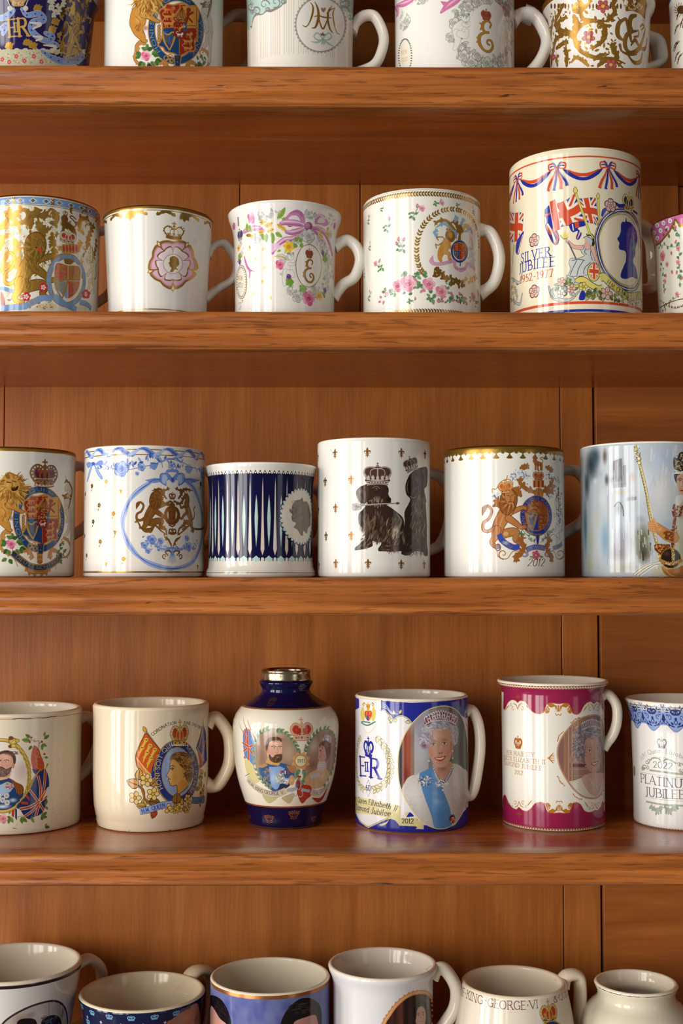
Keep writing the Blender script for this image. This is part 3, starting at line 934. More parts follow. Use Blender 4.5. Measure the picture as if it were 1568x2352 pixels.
def arms_shield(A, pts, red='a8281c', blue='1d3c86', gold='d2a048', lions=True, yel=None, frame='c79a4a', fw=5, split=None):
    """quartered shield over an outline; pts must be its outline (frame units); drawn clipped"""
    old = A.clip
    p = cat(np.asarray(pts, float), 6, True)
    x0, y0 = p.min(0); x1, y1 = p.max(0)
    cx, cy = ((x0 + x1) / 2, (y0 + y1) / 2) if split is None else split
    A.clip_poly(p)
    A.poly([(x0, y0), (cx, y0), (cx, cy), (x0, cy)], red); A.poly([(cx, y0), (x1, y0), (x1, cy), (cx, cy)], yel or red)
    A.poly([(x0, cy), (cx, cy), (cx, y1), (x0, y1)], blue); A.poly([(cx, cy), (x1, cy), (x1, y1), (cx, y1)], red)
    w, h = cx - x0, cy - y0
    w2, h2 = x1 - cx, y1 - cy
    if lions:
        for i in range(3):
            mini_lion(A, x0 + w * .52, y0 + h * (.24 + .27 * i), w * .58, gold)
            mini_lion(A, cx + w2 * .44, cy + h2 * (.2 + .25 * i), w2 * .56, gold)
    else:
        for i in range(26):
            for ax, ay, bw, bh in ((x0, y0, w, h), (cx, cy, w2, h2)):
                u, v = A.rng.uniform(0, 1, 2)
                A.line([(ax + bw * u, ay + bh * v), (ax + bw * (u + .12), ay + bh * (v - .05)), (ax + bw * (u + .2), ay + bh * (v + .04))], bw * .05, gold, smooth=True)
    mx, my = cx + w2 * .46, y0 + h * .52
    A.line([(cx + w2 * .1, y0 + h * .1), (x1 - w2 * .12, y0 + h * .1), (x1 - w2 * .12, cy - h * .1), (cx + w2 * .1, cy - h * .1), (cx + w2 * .1, y0 + h * .1)], w2 * .05, gold if not yel else red)
    lc = gold if not yel else red
    A.line([(mx, my - h * .2), (mx - w2 * .05, my), (mx - w2 * .12, my + h * .28)], [w2 * .12, w2 * .18, w2 * .1], lc, smooth=True)
    A.line([(mx, my - h * .05), (mx + w2 * .24, my - h * .16)], w2 * .1, lc); A.line([(mx, my + h * .05), (mx + w2 * .2, my + h * .22)], w2 * .1, lc)
    A.line([(mx - w2 * .1, my + h * .2), (mx - w2 * .28, my), (mx - w2 * .2, my - h * .22)], w2 * .06, lc, smooth=True); A.dot(mx + w2 * .02, my - h * .25, w2 * .12, lc)
    harp(A, x0 + w * .52, cy + h2 * .42, min(w, h2) * .72, gold)
    A.line([(cx, y0), (cx, y1)], fw * .4, frame); A.line([(x0, cy), (x1, cy)], fw * .4, frame)
    A.clip = old
    A.line(np.vstack([p, p[:2]]), fw, frame)

def garter(A, X, Y, rx, ry, w, col='1f3f8a', edge='c79a4a', letters='HONI SOIT QUI MAL Y PENSE', lc='e0b860', rot=0, ew=None, size=None, a0=118, span=304, pen=(17, 11), gold=0.0):
    A.ring(X, Y, rx, ry, w * 1.18, edge, rot=rot, gold=gold); A.ring(X, Y, rx, ry, w * .9, col, rot=rot)
    if letters:
        t = np.radians(np.linspace(a0, a0 + span, 60))
        k = size or w * .52
        x, y = (rx - k * .5) * np.cos(t), (ry - k * .5) * np.sin(t)
        c, d = math.cos(math.radians(rot)), math.sin(math.radians(rot))
        b = np.stack([X + x * c - y * d, Y + x * d + y * c], -1)
        text(A, letters, b, k, lc, pen=pen, serif=False)

def ribbon(A, pts, w, col, out=None, ow=2, **k):
    A.line(pts, w, col, smooth=True, out=out, ow=ow, cap=False, **k)

def bow(A, X, Y, w, col='cf6f9c', dark='9a3f70', light='eab6cf', rot=0):
    with A.loc(X, Y, w / 100, rot):
        for f in (-1, 1):
            A.poly([(4 * f, 4), (20 * f, -30), (44 * f, -36), (52 * f, -14), (36 * f, 4)], col, smooth=True)
            A.poly([(14 * f, -4), (24 * f, -24), (40 * f, -26), (44 * f, -14), (30 * f, -2)], light, smooth=True)
            A.line([(6 * f, 2), (26 * f, -18), (44 * f, -20)], [6, 3], dark, smooth=True)
            A.line([(4 * f, 6), (16 * f, 24), (34 * f, 44)], [10, 16, 12], col, smooth=True); A.line([(4 * f, 8), (18 * f, 28), (30 * f, 42)], 3, dark, smooth=True)
        A.ell(0, 2, 10, 12, dark); A.ell(-2, 0, 5, 7, light)

def laurel(A, pts, L, col, n, out=None, w=.42, spread=32, **k):
    p = cat(pts, 10)
    g = np.gradient(p, axis=0)
    for i in range(n):
        j = int((i + .5) / n * (len(p) - 1))
        t = math.degrees(math.atan2(g[j, 1], g[j, 0]))
        for f in (-1, 1): leaf(A, p[j, 0], p[j, 1], L, t + f * spread, w, col, out=out, **k)

def sprig(A, X, Y, s, rot=0, buds=3, pink='cf7f92', green='6f9463', dk='4c6e4c', big=False):
    with A.loc(X, Y, s / 100, rot):
        A.line([(0, 50), (4, 10), (0, -40)], 4, dk, smooth=True); A.line([(2, 10), (24, -14)], 3, dk)
        for x, y, t, L in ((-2, 34, 150, 34), (2, 40, 60, 34), (0, 12, 200, 30), (4, 16, -20, 30), (-24, 20, 160, 26)):
            leaf(A, x, y, L, t, .62, green, vein=dk)
        for x, y, t in ((0, -34, -90), (26, -16, -60), (-18, -10, -120))[:buds]:
            leaf(A, x, y, 36, t, .62, pink); leaf(A, x, y, 26, t + 8, .35, 'e6aeb9'); leaf(A, x, y, 15, t + 30, .5, green); leaf(A, x, y, 15, t - 30, .5, green)
        if big: rose(A, 22, -34, 30, ('eec0c8', 'dd8fa0', 'c0627c'))

def flower(A, X, Y, r, col, core, line_=None, n=5, rot=0):
    with A.loc(X, Y, r / 100, rot):
        for i in range(n):
            t = 2 * PI * i / n
            if line_: A.ell(58 * math.cos(t), 58 * math.sin(t), 46, 40, line_, rot=math.degrees(t), n=18)
            A.ell(58 * math.cos(t), 58 * math.sin(t), 39, 33, col, rot=math.degrees(t), n=18)
        if line_: A.dot(0, 0, 30, line_)
        A.dot(0, 0, 24, core)

def quad_map(c00, c10, c11, c01, wav=0.0):
    c00, c10, c11, c01 = [np.array(c, float) for c in (c00, c10, c11, c01)]
    def f(u, v):
        u = np.asarray(u, float)[..., None]; v = np.asarray(v, float)[..., None]
        p = c00 * (1 - u) * (1 - v) + c10 * u * (1 - v) + c11 * u * v + c01 * (1 - u) * v
        p[..., 1] += (wav * np.sin(u * 2 * PI))[..., 0]
        return p
    return f

def flag_uj(A, q, blue='2a3a8e', red='d2452a', white='f3ead6', out='3a3238', wb=.2, wd=.13):
    """union flag over a mapped quad"""
    def P(pts):
        p = np.asarray(pts, float)
        d = []
        for a, b in zip(p, np.roll(p, -1, 0)):
            for t in np.linspace(0, 1, 7)[:-1]: d.append(a + (b - a) * t)
        d = np.array(d)
        return q(d[:, 0], d[:, 1])
    o = P([(0, 0), (1, 0), (1, 1), (0, 1)])
    A.poly(o, blue)
    old = A.clip
    def diag(w, col, off=0.0):
        A.poly(P([(0, -w / 2 + off), (0, w / 2 + off), (1, 1 + w / 2 + off), (1, 1 - w / 2 + off)]), col); A.poly(P([(1, -w / 2 + off), (1, w / 2 + off), (0, 1 + w / 2 + off), (0, 1 - w / 2 + off)]), col)
    if old is None: A.clip_poly(o)
    diag(wd * 2, white); diag(wd * .75, red, .0)
    for w, c in ((wb * 1.7, white), (wb, red)):
        A.poly(P([(.5 - w / 2, 0), (.5 + w / 2, 0), (.5 + w / 2, 1), (.5 - w / 2, 1)]), c); A.poly(P([(0, .5 - w / 2), (1, .5 - w / 2), (1, .5 + w / 2), (0, .5 + w / 2)]), c)
    A.clip = old
    if out: A.line(np.vstack([o, o[:1]]), 2 / (A.ws * 4.5) * .6, out)
# ------------------------------------------------------------------ prints of the fourth shelf
def smooth_col(c,f):
 return tuple(np.clip(rgb(c)*f,0,1))

def art_queen_photo(A):
 A.fr(800,1570,4.9)
 P,B,Ln=A.poly,A.blobpoly,A.line
 BL,CRM,INK='282d98','e8d9a2','2a2638'
 A.band(186,206,CRM)
 # blue upper field
 P([(366,190),(700,215),(1040,200),(1360,140),(1360,420),(1300,380),(1180,300),(1000,300),(860,340),(760,430),(715,450),(680,405),(620,372),(585,365),(540,385),(500,410),(470,360),(440,335),(405,310),(368,305)],BL)
 P([(68,150),(118,170),(120,270),(100,285),(68,300)],BL)
 P([(1330,380),(1362,380),(1362,1500),(1330,1500)],'e8e4e6')
 Ln([(1330,300),(1310,350),(1318,450),(1335,480)],12,CRM,smooth=True,out=INK,ow=3)
 Ln([(1318,1250),(1335,1300),(1318,1380),(1345,1420)],12,CRM,smooth=True,out=INK,ow=3)
 # scroll edge of the field
 Ln([(365,300),(410,305),(440,330),(480,370),(500,408),(540,380),(590,360),(640,375),(680,402),(712,440)],10,CRM,smooth=True,out=INK,ow=3)
 for x,y,a in ((455,375,70),(480,395,90),(545,405,150),(520,350,250),(570,340,300),(650,425,10),(690,440,190)):
  leaf(A,x,y,52,a,.5,CRM,out=INK)
 A.ring(476,436,9,10,5,INK)
 for i in range(3):
  Ln([(372,215+i*22),(430,250+i*18),(480,320+i*10),(560,345)],[5,9,3],'c8cfe0',smooth=True)
 # bottom field
 P([(60,1430),(90,1475),(130,1540),(170,1585),(220,1608),(290,1590),(350,1560),(420,1535),(470,1515),(560,1540),(700,1560),(900,1600),(1060,1640),(1200,1590),(1290,1450),(1330,1400),(1362,1380),(1362,1720),(60,1640)],BL)
 Ln([(90,1480),(128,1548),(165,1580),(220,1615),(290,1588),(345,1560),(420,1530),(465,1520)],11,CRM,smooth=True,out=INK,ow=3)
 P([(350,1585),(420,1560),(455,1530),(425,1580),(370,1602)],CRM,smooth=True);A.dot(222,1618,9,'ffffff')
 A.band(1693,1730,CRM);A.band(1688,1692,'5b4a20');A.band(1718,1760,'efe6d2')
 vq=A.yv(206);A.sides(vq,vq+30,BL);A.sides(A.yv(1500),A.yv(1693),BL)
 # small shield of arms
 P([(116,168),(200,186),(362,196),(350,330),(318,440),(270,520),(218,556),(170,500),(138,380)],'f6f3ef')
 Ln([(362,196),(350,330),(318,440),(270,520),(218,556),(170,500),(138,380),(118,250)],6,'e4d79c',smooth=True)
 A.line([(240,440),(170,430),(145,440),(215,470),(300,430)],16,'5f8a80',smooth=True)
 for f in (-1,1):
  B([(222+62*f,260),(222+86*f,330),(222+66*f,420),(222+40*f,400),(222+44*f,300)],'e7cf6a')
  Ln([(222+20*f,240),(222+50*f,220),(222+66*f,250)],[8,14,5],'e4c65a',smooth=True)
  for i in range(5): A.dot(222+(46+8*(i % 3))*f,215+9*i,5,'c43c3c')
 arms_shield(A,[(186,312),(222,308),(258,312),(258,370),(222,420),(186,370)],red='d8352a',blue='2a4a9a',gold='e8c850',fw=4)
 crown(A,220,296,56,90,cap='c8302a',band='e4c24a',line_='a07a20',lw=7)
 # laurel wreath
 laurel(A,[(140,575),(108,660),(92,780),(88,900),(96,1020),(125,1120),(175,1185)],60,CRM,13,out=INK,w=.5,spread=38)
 laurel(A,[(300,590),(370,660),(430,760),(466,880),(466,990),(430,1090),(360,1160),(285,1195)],66,CRM,14,out=INK,w=.46,spread=36)
 Ln([(160,1250),(200,1215),(245,1195)],5,CRM,smooth=True);Ln([(300,1285),(262,1230),(200,1200)],5,CRM,smooth=True)
 # cipher
 crown(A,222,812,156,222,line_=BL,band=BL,lw=6)
 for x in (-40,0,40): A.dot(222+x,790,8,'e8e8f4')
 text(A,'E',[(128,1036),(202,1044)],208,BL,pen=(16,6),fit=True);text(A,'R',[(236,1052),(352,1072)],206,BL,pen=(17,7));text(A,'II',[(186,985),(226,988)],96,BL,pen=(20,10))
 Ln([(222,1086),(264,1178),(222,1270),(188,1178),(222,1086)],4,BL)
 text(A,'60',[(197,1200),(246,1206)],58,'23204a',pen=(14,9),serif=False)
 # name ribbon
 B([(66,1280),(200,1295),(420,1345),(560,1372),(572,1420),(575,1600),(560,1580),(500,1530),(300,1480),(66,1440)],CRM)
 P([(540,1365),(585,1380),(580,1590),(545,1560)],'ded094');
 text(A,'H.M. Queen Elizabeth II',[(74,1325),(200,1358),(380,1392),(536,1436)],60,INK,pen=(13,5),serif=False,slant=.22)
 text(A,'Diamond Jubilee',[(86,1418),(200,1444),(340,1476),(470,1494)],62,INK,pen=(13,5),serif=False,slant=.22)
 # portrait oval
 ov=cat([(553,950),(566,760),(640,560),(760,400),(900,292),(1075,252),(1205,292),(1285,400),(1325,560),(1340,800),(1338,1050),(1322,1270),(1280,1430),(1195,1570),(1060,1635),(900,1600),(760,1480),(640,1300),(575,1130)],5,True)
 A.clip_poly(ov)
 P(ov,'8d857f')
 for x0,x1,c in ((540,600,'3d3a44'),(595,612,'6a4a3c'),(610,655,'9a4a36'),(655,712,'a95a42'),(700,740,'98796a'),(740,900,'b4b2b6'),(1130,1240,'6c6a60'),(1230,1360,'454640')):
  P([(x0,250),(x1,250),(x1,1640),(x0,1640)],c)
 A.soft(760,420,190,170,'9b94a4',.8);A.soft(690,420,90,200,'a89a98',.6);A.soft(1150,300,40,90,'7a3a3a',.8);A.soft(1080,310,120,90,'9a9488',.6)
 A.soft(820,760,120,240,'c4c4ca',.8);A.soft(640,1050,70,200,'6e2c22',.7);A.soft(900,350,90,90,'a8a2b0',.6);A.soft(1260,700,70,300,'33362f',.6)
 # gown
 B([(700,1040),(800,1015),(940,950),(1180,900),(1290,955),(1345,1060),(1345,1640),(700,1640),(600,1250),(640,1100)],'d6cfc9')
 A.soft(760,1250,160,230,'eae6e2',.8);A.soft(1250,1250,90,280,'e4ded8',.7);A.soft(690,1400,120,150,'c2b8b0',.6);A.soft(1210,1080,80,120,'e8e4e0',.7)
 A.speckle(800,1300,190,290,['c9c1ba','f0ece8','bdb4ac'],160,8,a=.5);A.speckle(1240,1250,90,330,['c9c1ba','f0ece8','bdb4ac'],120,8,a=.5)
 # neck
 B([(960,900),(1150,880),(1170,990),(1110,1080),(1050,1120),(1000,1060),(965,980)],'cf9a80');A.soft(1060,960,90,40,'a8705c',.8);A.soft(1040,1060,60,50,'dcae96',.7)
 # sash
 B([(800,1020),(870,975),(955,940),(972,1040),(1040,1150),(1100,1290),(1150,1450),(1150,1640),(985,1640),(930,1480),(860,1290),(815,1140)],'5d94cb')
 A.soft(1000,1330,110,60,'83b2de',.8,rot=20);A.soft(900,1080,60,60,'3f74b4',.7);A.soft(1030,1480,100,80,'4f86c0',.7);A.soft(985,1240,90,40,'7aa9d8',.7,rot=25)
 # hair behind
 for x,y,rx,ry in ((845,560,70,90),(830,650,48,50),(880,500,90,60),(1180,560,58,110),(1195,640,36,50),(1030,480,170,60),(960,470,110,55),(870,690,50,40)):
  A.ell(x,y,rx,ry,'aaa7b6')
 A.soft(850,690,60,60,'7c3f4a',.7)
 # face
 B([(893,560),(889,660),(900,770),(925,850),(975,915),(1035,945),(1090,925),(1140,860),(1168,770),(1182,660),(1176,560),(1110,500),(960,500)],'dca58a')
 A.soft(1000,580,100,80,'ecc0a6',.8);A.soft(940,780,60,60,'e2967e',.7);A.soft(1120,770,55,60,'d98f78',.7);A.soft(1160,700,40,150,'b87860',.6);A.soft(1030,910,70,36,'e6b49c',.8)
 A.soft(905,640,30,100,'c48c78',.6);A.soft(1040,720,24,70,'eec4ac',.8);A.soft(955,660,48,26,'b88070',.55);A.soft(1080,650,44,26,'b88070',.55)
 for x,y in ((957,686),(1080,674)):
  A.ell(x,y,27,11,'efe6e2');A.dot(x,y,11,'4a3c3c');Ln([(x-30,y-2),(x,y-14),(x+30,y-4)],[4,7,3],'6a4038',smooth=True);A.dot(x+3,y-4,3,'ffffff')
  Ln([(x-34,y-36),(x,y-46),(x+32,y-36)],[3,7,3],'9a7668',smooth=True);Ln([(x-22,y+22),(x,y+27),(x+24,y+20)],3,'c08872',smooth=True)
 Ln([(1036,690),(1042,760),(1058,780)],[2,5,4],'c08470',smooth=True);A.soft(1034,786,34,14,'a8624e',.7);A.ell(1022,780,7,4,'7a4036');A.ell(1052,778,7,4,'7a4036')
 B([(962,832),(1000,826),(1030,828),(1060,820),(1096,812),(1076,852),(1036,874),(990,862)],'d23c26');B([(980,836),(1030,838),(1080,824),(1060,848),(1030,856),(998,850)],'f4ece6')
 Ln([(935,790),(945,830),(965,860)],4,'b8745e',smooth=True);Ln([(1118,775),(1112,815),(1098,835)],4,'b8745e',smooth=True);Ln([(985,892),(1030,902),(1070,890)],4,'bb806a',smooth=True)
 # hair front
 A.strands(880,560,75,120,['cfccd8','8f8c9c','e2e0e8','9a96a8'],120,60,9,lambda x,y: 60+(x-880)*.6,40,.7,60)
 A.strands(1030,485,170,40,['d6d4de','8f8c9c','e6e4ec'],110,60,9,lambda x,y: 200+(x-1030)*.25,30,.7,50)
 A.strands(1190,570,40,100,['cfccd8','8f8c9c','dddbe4'],70,50,9,80,40,.7,60)
 A.strands(835,640,45,60,['cfccd8','8c8898','e2e0e8'],40,40,9,100,60,.7,80)
 # tiara
 B([(858,460),(868,380),(940,330),(1040,305),(1130,325),(1200,375),(1218,460),(1180,470),(1100,425),(960,425),(900,465)],'8a4a50')
 A.soft(1040,380,140,50,'b0a0ac',.6)
 for i in range(13):
  t=i/12
  x=876+330*t;y=412-62*math.sin(PI*t)
  A.ring(x,y,17,40,7,'e8e8f0',rot=(t-.5)*40);A.dot(x,y,7,'f6f6fc' if i % 2 else 'c04048')
  A.dot(x,y-44,7,'ffffff')
 Ln([(866,462),(930,428),(1040,412),(1140,428),(1210,462)],12,'d8d8e2',smooth=True)
 A.speckle(1040,385,170,60,['ffffff','e8e8f0','5a5060'],90,5)
 # jewels
 for x,y in ((905,872),(1172,760),(1172,840)): A.dot(x,y,9,'f6f4f4')
 Ln([(905,800),(905,866)],5,'dddde4');Ln([(1172,740),(1172,850)],4,'dddde4')
 for t in np.linspace(0,1,26):
  x=962+210*t;y=962+150*math.sin(PI*min(1,t*1.05)) ** .8+(0 if t < .5 else -24*(t-.5))
  A.dot(x,y,13,'6f7488');A.dot(x-2,y-2,8,'eceef6')
 A.speckle(1045,1120,75,50,['f4f6fc','cfd2de','5c6074','ffffff'],90,9);A.dot(1058,1200,9,'eef0f8');A.dot(1056,1176,10,'7c8296')
 A.speckle(862,1095,76,56,['f0f2fa','8a8ea2','4a4e62','d2b0b0','ffffff'],120,9)
 # order badge
 for i in range(10):
  t=2*PI*i/10
  leaf(A,1168,1522,54,math.degrees(t),.5,'6a1f28' if i % 2 else '1d1a30')
 A.dot(1172,1528,28,'c4552e');A.speckle(1172,1535,26,34,['e8c8b0','b0281c','f0e0d4'],22,8)
 A.clip_poly(None)
 Ln(np.vstack([ov,ov[:2]]),11,'dccb84');Ln(np.vstack([ov,ov[:2]]),4,'efe3b0')
 # year tab
 P([(572,1508),(772,1512),(780,1540),(846,1558),(846,1640),(752,1634),(752,1606),(574,1598)],CRM)
 P([(752,1606),(774,1618),(752,1634)],INK);P([(552,1580),(574,1598),(556,1604)],INK)
 B([(640,1470),(690,1448),(735,1490),(690,1500),(650,1500)],BL);B([(636,1460),(690,1440),(670,1470),(650,1500)],CRM)
 text(A,'2012',[(600,1570),(734,1572)],46,'26220f',pen=(16,9),serif=True);A.dot(775,1536,5,INK)

def art_crimson(A):
 A.fr(1120,1540,5.058)
 P,B,Ln=A.poly,A.blobpoly,A.line
 CR,OR,WH='a02450','c07a2a','f5f0e2'
 A.band(184,190,'b0683a');A.band(190,216,'f2e6d0');A.band(216,221,'a8602e')
 for i in range(64):
  th=-1.75+3.5*i/63
  u=th*A.m.Rpx;v=A.yv(203)
  for dv in (-2.0,2.0):
   q=np.array([[u-2.6,v+dv],[u,v+dv-1.5],[u+2.6,v+dv],[u,v+dv+1.5]])
   A.fill(A.pix(q+[2.6*(dv > 0),0]),'b0683a' if dv > 0 else '8a3a2a')
 yb=[340,345,400,380]
 up=[(120,190),(172,192),(178,440),(195,455),(235,372),(278,342),(318,350),(345,372),(372,352),(420,358),(458,396),(490,450),(540,492),(600,505),(650,482),(668,430),(690,392),(745,378),(820,388),(900,380),(945,400),(965,445),(990,500),(1035,512),(1075,486),(1110,420),(1150,376),(1195,362),(1230,384),(1270,360),(1305,388),(1330,460),(1345,440),(1345,200),(760,222),(172,190)]
 v0,v1=A.yv(221),A.yv(300);A.strip(v0,v1,CR)
 P(up,CR)
 ln=up[2:-4]
 Ln(ln,6,OR,smooth=True)
 lo=[(174,1480),(186,1448),(205,1450),(235,1520),(280,1590),(330,1612),(358,1588),(400,1620),(450,1634),(500,1600),(548,1545),(610,1528),(655,1548),(672,1600),(700,1640),(760,1655),(830,1652),(900,1655),(945,1630),(965,1580),(990,1540),(1035,1532),(1080,1560),(1120,1625),(1165,1646),(1210,1640),(1240,1622),(1280,1620),(1312,1580),(1330,1520),(1348,1540),(1348,1700),(760,1820),(174,1740)]
 v0,v1=A.yv(1700),A.yv(1836);A.strip(v0,v1,CR)
 P(lo,CR)
 Ln(lo[:-3],6,OR,smooth=True)
 A.band(1836,1843,'b0683a');A.band(1843,1882,'f2e6d0');A.band(1876,1882,'a8602e');A.band(1884,1900,'f4ecdc')
 for i in range(64):
  th=-1.75+3.5*i/63
  u=th*A.m.Rpx;v=A.yv(1859)
  for dv in (-2.0,2.0):
   q=np.array([[u-2.6,v+dv],[u,v+dv-1.5],[u+2.6,v+dv],[u,v+dv+1.5]])
   A.fill(A.pix(q+[2.6*(dv > 0),0]),'b0683a' if dv > 0 else '8a3a2a')
 A.sides(A.yv(230),A.yv(440),CR);A.sides(A.yv(1590),A.yv(1836),CR)
 # scroll ornaments
 for cx,cy,f in ((820,440,1),(828,1596,-1)):
  for s in (-1,1):
   B([(cx+20*s,cy-20*f),(cx+70*s,cy-58*f),(cx+130*s,cy-50*f),(cx+90*s,cy-10*f),(cx+50*s,cy-20*f)],OR)
   B([(cx+100*s,cy+20*f),(cx+130*s,cy-30*f),(cx+155*s,cy+40*f),(cx+130*s,cy+60*f)],OR)
   curl(A,cx+112*s,cy+2*f,28,200 if s > 0 else -20,1.0,9,WH,rev=s > 0)
   Ln([(cx,cy+70*f),(cx+24*s,cy+80*f),(cx+34*s,cy+60*f)],8,OR,smooth=True)
   B([(cx,cy+40*f),(cx+30*s,cy+20*f),(cx+40*s,cy-20*f),(cx+16*s,cy-4*f)],OR)
   curl(A,cx+190*s,cy+24*f,42,180 if s > 0 else 0,1.2,5,'b06a3c',rev=s < 0)
  B([(cx-30,cy),(cx,cy-52*f),(cx+30,cy),(cx,cy+40*f)],'f5e8d4')
  for s in (-1,0,1): Ln([(cx+4*s,cy+34*f),(cx+22*s,cy-10*f),(cx+12*s,cy-40*f)],[6,13,3],OR,smooth=True)
 for cx,cy,f,sx in ((346,400,1,1),(1230,408,1,.8),(362,1570,-1,1),(1245,1590,-1,.8)):
  for s in (-1,1):
   Ln([(cx,cy+50*f),(cx+20*s*sx,cy),(cx+54*s*sx,cy-20*f)],[7,11,3],OR,smooth=True)
   curl(A,cx+50*s*sx,cy+44*f,26,-90*f,.8,7,OR,rev=s < 0)
   curl(A,cx+84*s*sx,cy-6*f,16,90,.9,6,'a8784a',rev=s < 0)
   Ln([(cx+104*s*sx,cy+10*f),(cx+130*s*sx,cy+40*f),(cx+152*s*sx,cy+66*f)],[12,12,3],OR,smooth=True)
  for s in (-1,0,1): leaf(A,cx,cy-82*f,46,-90*f+66*s,.5,'9a4a3a')
 # cipher and lettering
 crown(A,350,900,118,150,line_='a8642e',band='b3702f',body='b3702f',lw=9)
 IN='b07a4a'
 text(A,'HER MAJESTY',[(216,972),(370,992),(540,1004)],46,IN,pen=(14,8),track=12)
 text(A,'QUEEN ELIZABETH II',[(184,1030),(400,1066),(660,1088)],46,IN,pen=(14,8),track=12)
 text(A,'DIAMOND JUBILEE',[(190,1094),(400,1134),(625,1162)],46,IN,pen=(14,8),track=12)
 text(A,'2012',[(310,1200),(408,1216)],44,IN,pen=(14,8))
 for s in (-1,1):
  Ln([(700,1018),(730,1018+24*s),(762,1018+62*s)],[6,15,4],OR,smooth=True);curl(A,754,1018+34*s,16,0,.8,7,OR,rev=s > 0)
 Ln([(696,1018),(770,1018)],[14,5],OR)
 for pts in ([(970,612),(1010,570),(1072,548)],[(806,822),(826,760),(872,714)],[(812,1226),(838,1290),(884,1332)],[(990,1438),(1036,1482),(1096,1494)],[(1330,1440),(1346,1400)],[(1320,520),(1344,560)]):
  Ln(pts,5,'9a5a32',smooth=True)
  for x,y in cat(pts,4): A.ell(x+A.rng.uniform(-8,8),y+A.rng.uniform(-8,8),9,5,OR,rot=A.rng.uniform(0,180),n=8)
 # portrait oval
 ov=cat([(808,960),(830,840),(900,720),(1000,610),(1110,545),(1230,520),(1310,545),(1342,640),(1350,820),(1350,1020),(1346,1250),(1325,1410),(1270,1475),(1190,1485),(1090,1455),(990,1370),(900,1240),(835,1110)],5,True)
 A.clip_poly(ov)
 P(ov,'9a7872')
 for x0,x1,c in ((800,900,'8d6a68'),(880,900,'b57a50'),(930,945,'c99a6e'),(972,985,'d0a878')): P([(x0,500),(x1,500),(x1,1500),(x0,1500)],c)
 for y0,y1 in ((990,1004),(1060,1072),(1136,1150),(1215,1226)): P([(940,y0),(1180,y0),(1180,y1),(940,y1)],'c98a58')
 P([(985,1085),(1140,1085),(1140,1120),(985,1120)],'6a4440');P([(945,1010),(1190,1010),(1190,1060),(945,1060)],'a98a84')
 A.soft(1070,640,110,160,'b08050',.8);A.speckle(1040,720,60,140,['d8a860','8a5030','e8c890'],70,9,a=.7);A.soft(850,960,60,260,'86605e',.6)
 A.soft(1340,1040,60,80,'8a4a34',.8)
 B([(930,1300),(1010,1275),(1090,1245),(1180,1215),(1260,1240),(1345,1200),(1350,1480),(1100,1490),(990,1400)],'ddd4c4')
 B([(1090,1250),(1180,1195),(1300,1190),(1345,1210),(1300,1400),(1270,1460),(1200,1440),(1140,1370)],'cfa898');A.soft(1230,1320,80,90,'dcbcac',.7)
 A.soft(1000,1340,70,60,'f0e8da',.8);A.speckle(1020,1360,90,80,['f6f0e4','c8bcaa'],40,8,a=.5)
 for x,y,rx,ry in ((1110,800,100,140),(1090,920,80,110),(1150,700,110,90),(1260,700,90,90),(1310,840,40,160),(1120,1010,60,60)): A.ell(x,y,rx,ry,'7d6f78')
 B([(1120,860),(1122,980),(1135,1080),(1180,1165),(1235,1190),(1285,1150),(1308,1050),(1312,900),(1290,800),(1220,760),(1150,790)],'c99c88')
 A.soft(1200,830,70,70,'dcb6a2',.8);A.soft(1150,1020,40,60,'cc8f7c',.6);A.soft(1290,1000,34,120,'a87662',.6);A.soft(1230,1140,50,40,'d8ae9a',.7);A.soft(1140,900,26,90,'a87c70',.6)
 for x,y in ((1182,932),(1272,910)):
  A.ell(x,y,18,8,'e8dcd6');A.dot(x,y,8,'3c3034');Ln([(x-22,y-4),(x,y-12),(x+20,y-6)],5,'5a3c3a',smooth=True);Ln([(x-26,y-34),(x,y-42),(x+22,y-36)],4,'8a6a60',smooth=True)
 Ln([(1232,930),(1236,1000),(1248,1020)],4,'a87460',smooth=True);A.soft(1232,1024,28,12,'94604e',.7)
 B([(1196,1072),(1230,1068),(1280,1052),(1262,1092),(1226,1108)],'9c4a44');B([(1208,1076),(1236,1076),(1272,1062),(1256,1084),(1228,1092)],'eee2da')
 A.strands(1075,850,62,190,['a89ca4','5c5058','bdb2ba','6a5c64'],150,60,9,lambda x,y: 120,60,.7,80)
 A.strands(1230,720,110,70,['b8aeb4','6a5e66','d0c8cc'],90,50,8,190,40,.7,60);A.strands(1312,860,30,140,['8a7e86','5c5058'],40,50,8,90,30,.7,60)
 for i in range(11):
  t=i/10
  x=1100+205*t;y=640-36*math.sin(PI*t)+10*(1-t)
  A.ring(x,y,12,36,6,'d6d0d6',rot=(t-.4)*30,a=.85);A.dot(x,y-40,6,'f0eef2')
 Ln([(1090,690),(1150,668),(1230,652),(1310,668)],8,'cfc8d0',smooth=True)
 for t in np.linspace(0,1,22): A.dot(1176+150*t,1250+100*math.sin(PI*t*.9),8,'b8b0ba');A.dot(1178+150*t,1247+100*math.sin(PI*t*.9),4,'eeecf2')
 A.dot(1134,1110,6,'ece8e8')
 A.clip_poly(None)
 Ln(np.vstack([ov,ov[:2]]),18,'b07048');Ln(np.vstack([ov,ov[:2]]),5,'e0c8a0')

